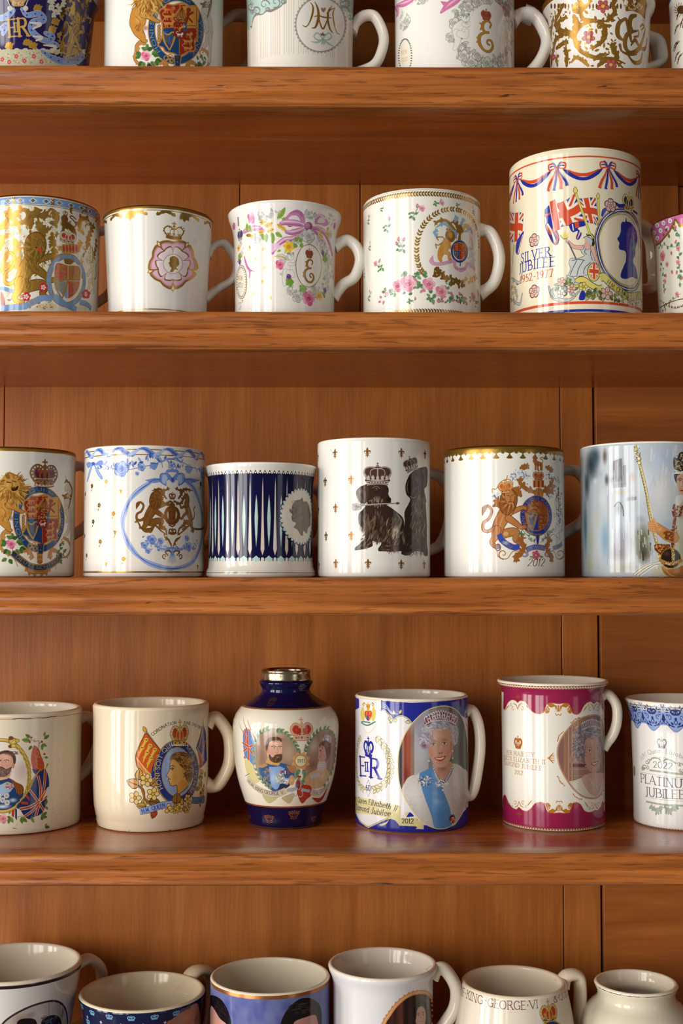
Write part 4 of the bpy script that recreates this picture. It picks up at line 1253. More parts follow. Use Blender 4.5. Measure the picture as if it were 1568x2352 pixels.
def art_platinum(A):
 A.fr(1400,1580,6.536)
 P,B,Ln=A.poly,A.blobpoly,A.line
 LB,GY,GR,DK='93a9dc','8d8a86','a5b09a','2c3a78'
 INK='6e6a74'
 y0=400  # heights are read along the drawn curves near x=800
 # bands follow the pot,so they are laid in surface height
 v=lambda x,y: float(A.tf(np.array([[x,y]],float))[0,1])
 A.strip(v(800,284),v(800,303),'8f8c88');A.strip(v(800,303),v(800,352),'efe9e0')
 u0=A.tf(np.array([[800,330.]]))[0,0]
 vb=v(800,328)
 for i in range(-26,40):
  t=np.linspace(0,2*PI,12,endpoint=False)
  A.fill(A.pix(np.stack([u0+i*8.0+3.1*np.cos(t),vb+2.7*np.sin(t)],-1)),'8f8a84')
 A.strip(v(800,352),v(800,560),LB)
 # scalloped lower edge and crown medallions
 vs=v(775,590)
 per=58.0
 uc=A.tf(np.array([[990,500.]]))[0,0]
 us=np.linspace(-TH*A.m.Rpx,TH*A.m.Rpx,300)
 edge=vs+9*np.cos((us-uc)/per*2*PI) 
 A.fill(A.pix(np.vstack([np.stack([us,edge],-1),[[us[-1],vs-16],[us[0],vs-16]]])),LB)
 A._stroke(A.pix(np.stack([us,edge],-1)),np.full(len(us),1.6),'6a78a8')
 tf,ws=A.tf,A.ws
 A.tf=lambda p: p;A.ws=1.0
 for i in range(-4,6):
  uu=uc+i*per;vv=v0=vs-26
  crown(A,uu,vv-3,22,15,line_=DK,band=DK,lw=9)
  for s in (-1,1):
   curl(A,uu+15*s,vv+2,6,90,1.0,1.6,DK,rev=s < 0)
   Ln([(uu+4*s,vv+24),(uu+14*s,vv+20),(uu+22*s,vv+10)],[2.6,2,1],DK,smooth=True)
   laurel(A,[(uu+20*s,vv+2),(uu+19*s,vv-12),(uu+8*s,vv-22)],4.4,DK,5,spread=45)
   leaf(A,uu+6*s,vv+20,9,-90+40*s,.5,DK);leaf(A,uu+12*s,vv+22,8,-90+60*s,.5,DK)
  A.ring(uu,vv+14,3.5,4.5,1.8,DK);leaf(A,uu,vv+10,8,-90,.7,DK)
  um=uu+per/2
  for k in range(-4,5): Ln([(um+k*1.9,vv-26),(um+k*.5,vv-6)],[.8,.5],'b8c6ea')
  leaf(A,um,vv+14,20,-90,.35,DK);Ln([(um-4,vv-24),(um,vv-18),(um+4,vv-24),(um,vv-28),(um-4,vv-24)],1.2,DK)
  for s in (-1,1): curl(A,um+6*s,vv+14,6,-90,1.0,1.8,DK,rev=s > 0)
 # bottom band
 vl=v(800,2010) 
 edge=vl+7*np.cos((us-uc)/per*2*PI+2.6)-3
 A.strip(vl+4,vl+40,LB)
 A.fill(A.pix(np.vstack([np.stack([us,edge],-1),[[us[-1],vl+12],[us[0],vl+12]]])),LB)
 A._stroke(A.pix(np.stack([us,edge],-1)),np.full(len(us),1.4),'7a84a4')
 A.tf,A.ws=tf,ws
 va=v(800,2086)
 A.strip(va,va+9,'efe9e0');A.strip(va+9,va+30,'8f8c88')
 for i in range(-26,40):
  t=np.linspace(0,2*PI,12,endpoint=False)
  A.fill(A.pix(np.stack([u0+i*7.4+2.9*np.cos(t),va+4.4+2.6*np.sin(t)],-1)),'8f8a84')
 # lettering
 crown(A,780,898,160,180,line_=GY,band='a19e9c',lw=5)
 text(A,'HM Queen Elizabeth II',[(474,1092),(560,1015),(680,980),(800,978),(950,1010),(1080,1060),(1180,1120),(1260,1190)],66,'928e90',pen=(11,4))
 Ln([(600,1235),(800,1262),(1000,1288),(1100,1296)],20,GR,smooth=True,out='7c8676',ow=3)
 for cx,cy,s in ((560,1170,1),(1060,1220,-1)):
  for k,(dx,dy,r) in enumerate(((0,-60,36),(30,-80,30),(-40,20,40),(0,30,30),(-70,40,26))):
   curl(A,cx+dx*s,cy+dy,r,90*k,1.1,16,GR,rev=s < 0)
   curl(A,cx+dx*s,cy+dy,r,90*k,1.1,4,'7c8676',rev=s < 0)
  leaf(A,cx-30*s,cy+40,100,180 if s > 0 else 0,.5,GR,vein='7c8676')
 Ln([(600,1090),(650,1050),(730,1060),(770,1100)],16,GR,smooth=True,out='7c8676',ow=3);Ln([(800,1100),(850,1070),(920,1090),(990,1130)],16,GR,smooth=True,out='7c8676',ow=3)
 for x,s in ((762,1),(812,-1)): curl(A,x,1064,30,90,1.2,10,'93a088',rev=s < 0)
 text(A,'2022',[(652,1198),(780,1206),(945,1224)],92,INK,pen=(13,6))
 Ln([(466,1266),(800,1322),(1110,1350)],4,GY,smooth=True)
 text(A,'PLATINUM',[(464,1410),(640,1448),(880,1484),(1110,1500),(1240,1496)],122,INK,pen=(15,6))
 text(A,'JUBILEE',[(536,1616),(700,1640),(900,1658),(1130,1666)],124,INK,pen=(15,6))
 Ln([(584,1640),(800,1680),(1110,1700)],4,GY,smooth=True)
 Ln([(550,1706),(800,1752),(1110,1770)],18,GR,smooth=True,out='7c8676',ow=3)
 for s in (-1,1):
  acanthus(A,[(805+24*s,1790),(805+90*s,1840),(805+160*s,1800),(805+200*s,1770)],50,GR,4,side=s,out=None)
  curl(A,805+50*s,1800,46,180,1.3,16,GR,rev=s < 0);curl(A,805+50*s,1800,46,180,1.3,4,'7c8676',rev=s < 0)
  for k in range(3): leaf(A,805+(40+36*k)*s,1850+8*k,50,90,.6,GR,vein='7c8676')
 B([(356,1180),(376,1180),(380,1300),(360,1310)],'8a9a5a')

def art_queen_profile(A):
 A.fr(200,1590,4.48)
 P,B,Ln=A.poly,A.blobpoly,A.line
 BL,GD,BR,YL='22337e','c99a42','3a2414','e6b64a'
 # crown and flag poles
 text(A,'CORONATION',[(672,452),(740,400),(820,352),(920,325)],30,'3a2f28',pen=(15,12),serif=False)
 text(A,'JUNE 2ND 1953',[(988,325),(1060,336),(1120,356),(1172,385)],28,'3a2f28',pen=(15,12),serif=False)
 # left standard
 Ln([(590,380),(700,530),(780,640)],11,'a8866a',out=BR,ow=2);leaf(A,606,410,62,-118,.5,'d8a23a',out=BR)
 fl=[(606,420),(670,500),(760,620),(700,760),(662,862),(590,800),(520,780),(498,660),(530,560),(572,470)]
 B(fl,'cf5a22');A.line(np.vstack([cat(fl,6,True)]),5,BR)
 for x,y,r in ((600,510,0),(640,570,0),(690,610,0),(560,590,0),(610,640,0),(650,700,0)):
  Ln([(x+6,y-30),(x-10,y+10),(x-24,y+40),(x-34,y+78)],[22,26,18,8],YL,smooth=True);A.dot(x+6,y-20,22,'e0c04a');A.dot(x+2,y-22,5,BR);A.dot(x+14,y-18,5,BR)
  Ln([(x-14,y+20),(x-36,y+30)],9,YL)
 P([(500,670),(660,850),(600,850),(540,800)],'e8a050');Ln([(505,670),(600,790),(662,866)],5,'f3dcc0');Ln([(508,700),(540,800)],5,'cf5a22');Ln([(530,720),(600,840)],6,'cf5a22')
 B([(664,880),(664,800),(700,690),(740,610),(770,640),(720,740),(700,860)],BL);Ln([(730,650),(700,740),(684,810)],[26,18,6],YL,smooth=True)
 # right union flag
 P([(1192,320),(1222,420),(1230,700),(1170,780),(1140,620),(1120,570)],BL)
 for a,b in (((1196,340),(1150,560)),((1190,340),(1196,700)),((1214,500),(1150,770))): Ln([a,b],20,'efe0c8');Ln([a,b],11,'b8402c')
 P([(1130,560),(1196,720),(1160,780)],'b8402c');Ln([(1130,560),(1190,700)],6,'efe0c8')
 Ln([(1200,280),(1192,340),(1120,570)],6,BR)
 # foliage
 for pts in ([(520,960),(580,1010),(590,1100),(640,1150)],[(560,880),(560,980),(590,1080)],[(600,1100),(690,1160),(760,1180)]):
  Ln(pts,14,'a0713a',smooth=True,out=BR,ow=3)
 for x,y,L,a,c in ((530,960,130,200,'d2954a'),(530,900,110,-85,'d2a050'),(650,960,100,-40,'b5853c'),(640,1120,110,10,'8a5a28'),(590,1180,80,-100,'c9a04a'),(740,1140,70,60,'a84a2a'),(700,1210,90,110,'a8482a'),(600,1170,90,180,'c59a48')):
  leaf(A,x,y,L,a,.62,c,vein=BR,out=BR)
 for x,y,r in ((608,905,62),(676,1045,62),(492,1085,62)): flower(A,x,y,r*1.05,'e6c676','d4a23a',BR)
 # right foliage
 for i in range(16): leaf(A,1160+A.rng.uniform(-30,50),800+i*20,56,A.rng.uniform(0,360),.6,['b8843a','8a5a28','d6b05a'][i % 3],out=BR)
 for x,y in ((1180,830),(1160,950),(1190,1010)): flower(A,x,y,40,'d8b25e','b8843a',BR)
 # garter oval
 cx,cy=926,820
 A.ring(cx,cy,194,290,84,'8a5a24');A.ring(cx,cy,194,290,72,BL)
 A.ring(cx,cy,160,252,6,GD);A.ring(cx,cy,228,328,6,GD)
 t=np.radians(np.linspace(142,256,40));b=np.stack([cx+182*np.cos(t),cy+274*np.sin(t)],-1)
 text(A,'HONI·SOIT·QUI',b,40,'e2ba62',pen=(17,13),serif=False)
 t=np.radians(np.linspace(298,412,40));b=np.stack([cx+182*np.cos(t),cy+274*np.sin(t)],-1)
 text(A,'MAL·Y·PENSE',b,40,'e2ba62',pen=(17,13),serif=False)
 A.ell(cx,cy,156,248,'8fa6cf')
 # profile facing left
 B([(866,690),(852,740),(846,790),(826,838),(812,858),(832,872),(836,892),(832,912),(848,926),(850,950),(880,964),(916,960),(924,1000),(926,1056),(980,1010),(1030,970),(1020,880),(1010,780),(960,690)],'e0ac58')
 B([(916,960),(930,1060),(985,1015),(1038,965),(1026,930),(980,900),(940,930)],'d79a44');Ln([(930,1056),(985,1015),(1036,965)],6,BR,smooth=True)
 Ln([(868,690),(852,740),(846,790),(826,838),(812,858),(832,872),(836,892),(832,912),(848,926),(850,950),(880,964),(918,956),(924,1000),(926,1056)],5,BR,smooth=True)
 Ln([(850,788),(872,778),(888,786)],8,BR,smooth=True);A.ell(872,794,9,7,'4a2a18');Ln([(846,768),(872,752),(896,766)],6,BR,smooth=True);Ln([(834,896),(856,892)],9,'7a2a1c');A.soft(900,880,40,50,'cf8f3a',.6)
 A.ell(998,852,16,26,'d79a44');Ln([(990,836),(1006,850),(994,876)],5,BR,smooth=True)
 B([(850,700),(862,650),(910,622),(980,614),(1040,640),(1078,700),(1086,780),(1082,870),(1060,930),(1020,910),(1006,850),(1004,800),(960,760),(930,720),(890,690)],'7a4c20')
 for i in range(46):
  x,y=1000+A.rng.uniform(-70,75),760+A.rng.uniform(-120,150)
  if x < 985 and y > 730: continue
  curl(A,x,y,A.rng.uniform(18,30),A.rng.uniform(0,360),.8,8,['c98f3e','4a2a12','b07a34','e0b05a'][i % 4])
 for i in range(9): Ln([(862+i*12,690-i*4),(920+i*10,650+i*3),(990+i*6,680+i*14)],[4,8,4],['c08838','4a2a12','d8a650'][i % 3],smooth=True)
 crown(A,952,540,190,262,line_=BR,cap='b23c24',band='c9a04a',pearls='ead9a8',lw=6)
 for x in (-70,-30,30,70): A.soft(952+x,430,26,40,'d8663c',.6)
 for x in range(-80,90,20): A.dot(952+x,548-abs(x)*.05,8,'f0e6d0')
 # ribbons and lower flowers
 ribbon(A,[(540,1225),(640,1205),(760,1165),(880,1145)],62,'9aaed6',BR,4)
 text(A,'H.M. QUEEN',[(566,1244),(690,1208),(804,1176)],38,'2a3f8e',pen=(18,14),serif=False)
 ribbon(A,[(1070,1110),(1130,1112),(1206,1104)],58,'8ea3cc',BR,4)
 text(A,'ELIZABETH',[(1080,1130),(1130,1132),(1204,1124)],40,'2a2a40',pen=(18,12),serif=False)
 for i in range(9): leaf(A,960+A.rng.uniform(-60,70),1130+A.rng.uniform(-30,50),70,A.rng.uniform(0,360),.5,['8a5a28','b5853c','c9a04a'][i % 3],out=BR)
 leaf(A,920,1140,100,-90,.9,'9a6a2e',vein=BR,out=BR)
 for x,y,r in ((1030,1090,44),(950,1190,50),(1040,1150,46),(1030,1210,36),(910,1215,36)): flower(A,x,y,r,'e8c86a','b8842e',BR,rot=A.rng.uniform(0,60))
 for x,y in ((840,1165,),(820,1220),(866,1215),(850,1190)): A.dot(x,y,24,BR);A.dot(x,y,20,'e8c25a');A.dot(x-5,y-6,6,'f4e2a0')
 P([(650,1250),(720,1235),(700,1262),(664,1272)],'b04a2a');P([(1150,1150),(1175,1150),(1160,1185)],'a8482a')
 A.speckle(430,1425,6,4,['5a3a22'],3,5);A.speckle(850,1420,14,5,['6a4a30','8a6a4a'],6,6)

def art_king_oval(A):
 A.fr(0,1600,6.817)
 P,B,Ln=A.poly,A.blobpoly,A.line
 GD,DK='c9a83e','6a4a1e'
 # rubbed gold line
 for a,b,c in ((-400,200,'d09a48'),(200,880,'5a3c22'),(880,1255,'c08a44')):
  xs=np.linspace(a,b,20)
  Ln(np.stack([xs,350-90*np.clip((xs-100)/1160,0,1) ** 2.2+4*np.sin(xs*.2)],-1),11,c)
 # oval interior
 cx,cy,rx,ry=30,1240,430,560
 A.clip_ell(cx,cy,rx,ry)
 A.ell(cx,cy,rx,ry,'efe4d6');A.soft(330,1150,180,260,'d6b4ac',.7);A.soft(180,950,300,200,'f2eae0',.8)
 B([(-200,1320),(20,1280),(130,1270),(250,1340),(340,1420),(340,1700),(-200,1800)],'23406e')
 P([(-100,1430),(110,1330),(240,1380),(160,1490),(-60,1600)],'9fb6d4');A.soft(60,1640,160,90,'3c5a88',.6)
 B([(140,1275),(250,1340),(350,1390),(370,1480),(300,1540),(240,1450),(190,1340)],'8a4a22');
 for i in range(9): Ln([(250+i*13,1400+i*4),(246+i*12,1500+i*4)],5,'c07a34' if i % 2 else '6a3418')
 A.speckle(140,1400,70,60,['c8584a','e8e0d0','b8a070','a83a34'],40,14);
 for x,y in ((100,1550),(40,1620),(110,1660),(-20,1560)):
  flower(A,x,y,44,'ded6ca','c09060','5a6a88',n=8)
 A.soft(200,1620,90,50,'e8eef6',.8);A.soft(40,1720,170,50,'e8eef6',.9)
 # head
 B([(-60,1170),(60,1150),(160,1150),(150,1260),(60,1300),(-40,1300)],'d8a88e')
 B([(-80,900),(20,860),(120,850),(210,890),(244,980),(226,1080),(180,1130),(140,1200),(40,1230),(-80,1200)],'d6a08a')
 A.soft(90,940,110,70,'e6bca6',.8);A.soft(110,1080,60,40,'dc9080',.7);A.ell(206,1080,22,44,'c98a76')
 B([(-80,900),(40,850),(130,844),(210,880),(246,960),(236,1050),(210,1040),(196,960),(150,905),(60,890),(-40,920)],'5a3c34')
 A.strands(130,880,120,34,['7a564a','3c2824','8a6658'],50,60,8,15,20,.7)
 B([(-80,1130),(-10,1100),(40,1120),(110,1130),(180,1100),(160,1180),(100,1240),(20,1260),(-80,1240)],'6e5248');A.strands(60,1180,110,60,['8a7064','4a342e','9a8478'],80,36,7,70,40,.7)
 Ln([(-40,1110),(20,1104),(70,1130)],16,'5c423a',smooth=True)
 Ln([(60,1002),(100,992),(136,1004)],8,'5a3c34',smooth=True);A.ell(96,1018,22,9,'e8e0dc');A.dot(94,1018,9,'4a4a58');Ln([(-10,1000),(20,992)],8,'5a3c34');A.dot(8,1004,9,'4a4a58')
 Ln([(40,1010),(30,1070),(50,1090)],6,'b07864',smooth=True)
 A.clip_poly(None)
 # gold frame
 A.ring(cx,cy,rx,ry,52,'7a5420');A.ring(cx,cy,rx,ry,40,'c4a04a');A.ring(cx-6,cy-6,rx,ry,10,'e6d28a')
 for t in range(-60,70,12):
  a=math.radians(t);x,y=cx+rx*math.cos(a),cy+ry*math.sin(a)
  leaf(A,x,y,90,t+250,.5,GD,vein=DK);leaf(A,x,y,70,t+300,.5,'e0c860',vein=DK)
 for x,y,r,c in ((200,700,70,'d8b848'),(170,650,40,'8a4a2a'),(160,780,34,'8a4a2a'),(270,690,36,'d8b848'),(210,770,40,'e0c858')):
  A.ell(x,y,r,r*.8,DK);A.ell(x,y,r*.88,r*.68,c)
 for x in (170,192,214): Ln([(x,730),(x+14,680)],9,'f2e8b0')
 Ln([(160,730),(226,670)],4,DK)
 # flags at the right
 B([(526,770),(600,820),(640,930),(690,1060),(670,1160),(560,1180),(510,1120),(486,960)],'c4502a')
 Ln([(526,770),(600,820),(640,930),(690,1060)],4,DK,smooth=True)
 for x,y in ((580,890),(550,960),(560,1060)): Ln([(x,y-40),(x+24,y),(x+10,y+40),(x+44,y+60)],8,'d8b050',smooth=True)
 P([(540,650),(556,690),(540,740),(522,690)],'d8b050')
 uj=cat([(700,1130),(745,1210),(766,1320),(764,1420),(740,1560),(690,1770),(620,1850),(540,1880),(460,1920),(380,1870),(320,1780),(260,1720),(400,1560),(480,1430),(560,1260),(640,1180)],5,True)
 P(uj,'26336a')
 A.clip_poly(uj)
 for pts,w in (([(710,1120),(690,1400),(640,1600),(560,1860)],44),([(590,1220),(630,1420),(625,1640)],40),([(460,1460),(580,1620),(690,1790)],40),([(320,1760),(460,1730),(600,1650),(760,1540)],46),([(380,1880),(520,1780),(600,1680)],40),([(760,1440),(680,1560),(640,1620)],60)):
  Ln(pts,w,'eadcc4',smooth=True);Ln(pts,w*.62,'b8442a',smooth=True)
 P([(740,1440),(770,1410),(750,1540),(660,1600)],'eadcc4')
 A.clip_poly(None)
 P([(500,1130),(600,1150),(680,1180),(600,1240),(530,1200)],'26336a')
 for pts in ([(470,1400),(520,1300),(600,1180),(660,1120)],[(440,1440),(520,1330)]): Ln(pts,[30,22,12],'c49a38',smooth=True,out=DK,ow=3)
 P([(410,1520),(466,1590),(455,1640),(400,1560)],'b8442a');P([(180,1780),(230,1760),(220,1890),(180,1870)],'b8442a');P([(235,1760),(264,1760),(262,1940),(236,1900)],'26336a')
 P([(330,1640),(440,1650),(440,1690),(330,1680)],'b8442a')
 P([(730,1040),(762,1046),(740,1100),(715,1120)],'d8b050');Ln([(745,1060),(700,1150)],6,DK)
 # holly,rose,leaves
 for x,y,a,L in ((470,690,190,130),(470,640,215,90),(690,660,-30,100),(690,620,-80,70),(660,740,30,90),(660,740,90,100),(500,770,130,80),(700,950,10,60),(700,1700,-60,90),(700,1720,40,80),(640,1880,-30,120),(640,1880,10,110),(640,1890,60,60),(330,1890,40,120),(330,1890,80,100),(520,1880,150,60),(490,1900,60,90),(150,1880,60,110),(150,1890,100,100),(150,1870,130,100),(140,1840,-60,50),(700,2040,10,90),(700,2020,-30,50)):
  leaf(A,x,y,L,a,.5,['6f8a3e','55722f','8aa056'][int(x+y) % 3],vein='4a5a2a')
 Ln([(470,660),(540,700),(600,690),(612,740),(596,820)],6,'5a4a30',smooth=True);Ln([(612,740),(650,700)],5,'5a4a30')
 Ln([(270,1890),(330,1870),(420,1880)],6,'5a6a30',smooth=True);Ln([(660,980),(694,940)],5,'5a6a30')
 for x,y in ((490,640),(464,710),(652,706),(694,900)): A.dot(x,y,17,'9a2a3a');A.dot(x-4,y-5,5,'d88a8a')
 rose(A,44,1912,74,('ecb8b4','d88a8a','b85a62'))
 for x,y in ((830,1750),(840,1820),(930,990),(260,2010),(225,2062)): A.ell(x,y,9,4,'a08a70',rot=70)
 Ln([(200,2060),(256,2066)],6,'4a4030')

def art_king_vase(A):
 A.fr(510,1510,5.407)
 P,B,Ln=A.poly,A.blobpoly,A.line
 NV,GD='100d3c','b87a3a'
 m=A.m
 vt=A.yv(655);vb=A.yv(1850)
 A.strip(-5,vt-3,NV);A.strip(vt-3,vt,GD,gold=.7);A.strip(vb,vb+3.5,'b0602e',gold=.5);A.strip(vb+3.5,400,NV)
 vg=A.yv(2142);A.strip(vg-4,vg+1,'d8a24a',gold=1.0);A.strip(vg+1,vg+6,'14103a')
 for x,y,w in ((585,2040,150),(890,1990,160),(1135,2030,110),(345,1990,70),(590,590,140)):
  with A.loc(x,y,w/100):
   g=dict(gold=.6)
   c='a8642e' if y > 1000 else '5c361e'
   A.line([(-38,0),(0,8),(38,0)],6,c,smooth=True,**g);A.line([(-38,-14),(0,-6),(38,-14)],6,c,smooth=True,**g);A.line([(-30,-7),(30,-7)],3,c,**g)
   for i,t in enumerate((-60,-30,0,30,60)):
    A.line([(t*.55,-14),(t*.8,-48)],5,c,**g);A.ring(t*.8,-46+abs(t)*.12,9,12,4,c)
   A.line([(-38,-14),(-62,-46)],4,c,**g);A.line([(38,-14),(62,-46)],4,c,**g)
 # flags at the left
 for a,b in (((208,800),(262,930)),((264,736),(300,880)),((318,776),(360,900))): Ln([a,b],[4,9],'a0603a')
 P([(258,915),(300,870),(360,920),(410,1000),(400,1390),(330,1310),(280,1240),(262,1120)],'6b86bd')
 for pts in ([(270,920),(320,1100),(380,1210)],[(270,1160),(330,1110),(395,1090)],[(315,960),(330,1270)],[(275,1240),(340,1300),(400,1390)],[(258,1060),(330,1110)],[(300,880),(318,960)],[(340,900),(405,1000)]):
  Ln(pts,30,'ecd8c4');Ln(pts,22,'c84828')
 B([(285,1250),(380,1330),(420,1430),(470,1530),(400,1560),(330,1490),(290,1380)],'d9cd92');Ln([(345,880),(400,1030)],14,'e8dfae')
 Ln([(290,1470),(340,1440)],6,'4a4a5a')
 # heart-shaped laurel frames
 A.clip_poly([(430,1000),(520,910),(640,880),(760,920),(860,1000),(930,1110),(960,1250),(940,1400),(880,1530),(800,1620),(640,1660),(540,1580),(440,1440),(400,1250)],smooth=True)
 P([(380,860),(980,860),(980,1680),(380,1680)],'a8876e')
 A.soft(640,900,260,120,'d8cabc',.9);A.soft(840,1180,130,170,'c4a894',.8);A.soft(480,1250,120,180,'8a6a54',.7);A.soft(800,1330,100,60,'9a7460',.6)
 B([(450,1380),(500,1340),(600,1300),(740,1310),(860,1360),(900,1480),(840,1620),(600,1660),(500,1540)],'3c5a88')
 P([(580,1360),(720,1350),(780,1380),(700,1480),(840,1500),(830,1560),(660,1640),(610,1600)],'8aa8d6');A.soft(640,1500,70,120,'b6cdea',.8);P([(740,1520),(860,1540),(830,1620),(690,1640)],'2a3a5c')
 B([(448,1350),(540,1320),(560,1340),(500,1370)],'c08a4a');B([(800,1340),(890,1380),(880,1440),(830,1400)],'b87a44');P([(548,1262),(600,1300),(720,1310),(700,1345),(600,1330),(545,1310)],'cfa05a')
 for i in range(6): P([(722+i*18,1404),(736+i*18,1404),(736+i*18,1446),(722+i*18,1446)],['c84030','3a4a8a','c84030','e8e0d0','3a4a8a','c84030'][i])
 A.speckle(720,1500,60,70,['e8e4d8','b8a878','d8d0b0','9aa8b8'],70,11);A.speckle(800,1540,40,30,['f0ece4','c8c0b0'],40,10)
 for i in range(14): curl(A,540+A.rng.uniform(-30,50),1440+A.rng.uniform(-60,100),20,A.rng.uniform(0,360),.8,7,'c8924a')
 P([(556,1260),(570,1230),(700,1280),(720,1320),(600,1310)],'cfa05a')
 B([(560,1080),(548,1160),(574,1250),(640,1300),(710,1290),(738,1220),(744,1110),(730,1030),(650,1000),(580,1020)],'dca98e')
 A.soft(660,1080,60,50,'ecc6ae',.8);A.soft(610,1180,40,40,'d8907a',.6);A.soft(570,1150,20,80,'b88468',.6)
 B([(540,1100),(545,1040),(580,1000),(650,984),(720,1000),(738,1050),(700,1030),(640,1030),(590,1050),(570,1110),(556,1170),(546,1150)],'5a3c2a');A.strands(640,1015,90,24,['7a5640','3c2418','8a6a50'],40,40,6,10,20,.7)
 B([(590,1200),(620,1240),(680,1210),(740,1200),(744,1260),(710,1300),(650,1306),(600,1280),(578,1230)],'5c4030');A.strands(660,1260,70,36,['7a5a46','3c261a'],50,26,6,70,40,.7)
 Ln([(650,1218),(690,1206),(738,1216)],12,'6a4832',smooth=True);A.ell(690,1236,22,8,'b05a4a')
 Ln([(612,1108),(644,1098),(670,1110)],7,'5a3c2a',smooth=True);Ln([(696,1108),(722,1100),(740,1108)],7,'5a3c2a',smooth=True)
 for x in (646,716): A.ell(x,1124,15,6,'ece4de');A.dot(x,1124,7,'3c4250')
 Ln([(684,1110),(694,1170),(680,1184),(664,1180)],5,'b07a60',smooth=True);A.ell(566,1166,12,26,'cf9478')
 A.clip_poly([(1050,1180),(1080,1060),(1150,960),(1260,890),(1350,900),(1400,1000),(1400,1240),(1350,1440),(1240,1600),(1100,1620),(1010,1500),(1000,1300)],smooth=True)
 P([(980,860),(1440,860),(1440,1680),(980,1680)],'a8846c');A.soft(1140,1100,110,140,'d4c4b4',.8);A.soft(1120,1330,110,80,'8a6048',.8);A.soft(1380,1150,60,200,'8a7a5c',.7)
 B([(1060,1470),(1170,1390),(1230,1350),(1310,1400),(1330,1520),(1260,1620),(1060,1640)],'d8b07e');B([(1060,1480),(1190,1440),(1200,1480),(1080,1500)],'b9c6d8');A.soft(1250,1460,60,70,'e8c89a',.8)
 B([(1180,1380),(1200,1290),(1280,1290),(1290,1370),(1230,1420)],'d2c2b8');Ln([(1200,1330),(1285,1330)],5,'ece8ec');Ln([(1196,1356),(1288,1356)],5,'ece8ec')
 B([(1200,1110),(1194,1180),(1192,1240),(1206,1280),(1250,1290),(1290,1250),(1310,1150),(1280,1090),(1230,1080)],'d9a088');A.soft(1220,1200,24,40,'d88a74',.6)
 B([(1204,1120),(1210,1060),(1260,1030),(1320,1040),(1346,1100),(1336,1200),(1300,1280),(1290,1200),(1270,1110),(1230,1090)],'7a4a34');A.strands(1280,1090,60,60,['9a6a4a','5a3020','8a5238'],50,36,6,60,60,.7,60)
 Ln([(1204,1150),(1226,1146)],6,'5a3424');A.ell(1222,1160,9,6,'3c2c2c');Ln([(1198,1232),(1222,1232)],8,'b0443c')
 B([(1240,1040),(1270,970),(1330,960),(1360,1020),(1340,1060),(1290,1030)],'c4c0c4');A.speckle(1305,1005,50,34,['f0eef2','9a98a4'],40,8)
 A.clip_poly(None)
 LV='8a9c78'
 for pts,n in (([(640,1640),(530,1560),(440,1440),(395,1250),(405,1080),(470,950),(560,890)],15),([(650,900),(760,925),(850,1000),(920,1100),(955,1200)],9),([(1030,1200),(1060,1090),(1130,980),(1230,900),(1330,890)],9),([(1360,910),(1404,1010),(1408,1200),(1360,1420),(1260,1600)],11),([(960,1380),(930,1450),(960,1560)],6),([(1010,1380),(1030,1470),(990,1570)],6)):
  laurel(A,pts,62,LV,n,w=.5,spread=30);laurel(A,pts,34,'66795c',n,w=.4,spread=26)
 # centre medallion,crown
 A.dot(975,1285,98,'d89a66')
 for i in range(8):
  t=2*PI*i/8+.39
  A.ell(975+92*math.cos(t),1285+92*math.sin(t),26,20,'dba26e',rot=math.degrees(t))
 A.dot(975,1285,76,'b07a44');A.dot(975,1285,68,'ece2ae');text(A,'1911',[(930,1306),(1030,1306)],42,'4a4030',pen=(13,9),serif=False)
 crown(A,990,1018,270,272,line_='b86a48',cap='b83c2a',band='e0b898',body='d8a886',lw=5)
 for s in (-1,1): B([(990+20*s,900),(990+60*s,870),(990+110*s,890),(990+90*s,940),(990+40*s,950)],'b8321f');A.soft(990+66*s,900,30,24,'d8604a',.6)
 for x in range(-80,90,40): A.ell(990+x,1000,12,8,'8a9a6a' if x else 'b84a3a')
 # lower ribbons
 B([(500,1700),(620,1740),(700,1720),(660,1770),(590,1810),(540,1780)],'c9c08a');B([(740,1740),(860,1690),(900,1700),(860,1790),(820,1810),(770,1780)],'c4b486');B([(930,1640),(1010,1580),(1100,1600),(1110,1700),(1050,1760),(1000,1810),(960,1770)],'b8402a')
 B([(1120,1740),(1220,1740),(1290,1640),(1330,1560),(1260,1740),(1200,1800),(1150,1780)],'b8402a')
 ribbon(A,[(310,1500),(380,1580),(480,1650),(600,1700),(700,1690),(790,1650)],74,'d2c6a6','9a8a58',3)
 text(A,'H.M. KING GEORGE V.',[(322,1550),(400,1628),(500,1680),(620,1706),(700,1706),(776,1690)],46,'5c5468',pen=(14,9),serif=False)
 ribbon(A,[(1100,1670),(1180,1680),(1260,1640),(1330,1570)],62,'d8ccc0','a87a5a',3);text(A,'H.M. QUEEN',[(1116,1690),(1200,1694),(1320,1600)],42,'7a7084',pen=(14,9),serif=False)
 ribbon(A,[(800,1650),(870,1640),(920,1625)],40,'b4b4b4','8a8a80',2);ribbon(A,[(980,1640),(1040,1650),(1090,1660)],34,'b4b4b8','8a8a80',2)
 A.ring(945,1580,34,60,14,'a8a8ac');A.ell(945,1570,26,50,'a83424');A.ell(930,1590,14,30,'5a6a8a');Ln([(945,1600),(930,1700),(890,1720)],5,'2a2420',smooth=True)
 A.ring(900,1690,40,30,12,'c0c0c4',a0=60,a1=240);A.ring(970,1690,30,40,12,'c0c0c8',a0=-60,a1=120)
 for x,y in ((860,1520),(1060,1520)): B([(x-30,y-30),(x+10,y-60),(x+40,y-10),(x+20,y+60),(x-30,y+50)],'cfa070');A.soft(x,y,26,30,'e6c49a',.7)
 A.ell(960,1480,22,14,'b84030')
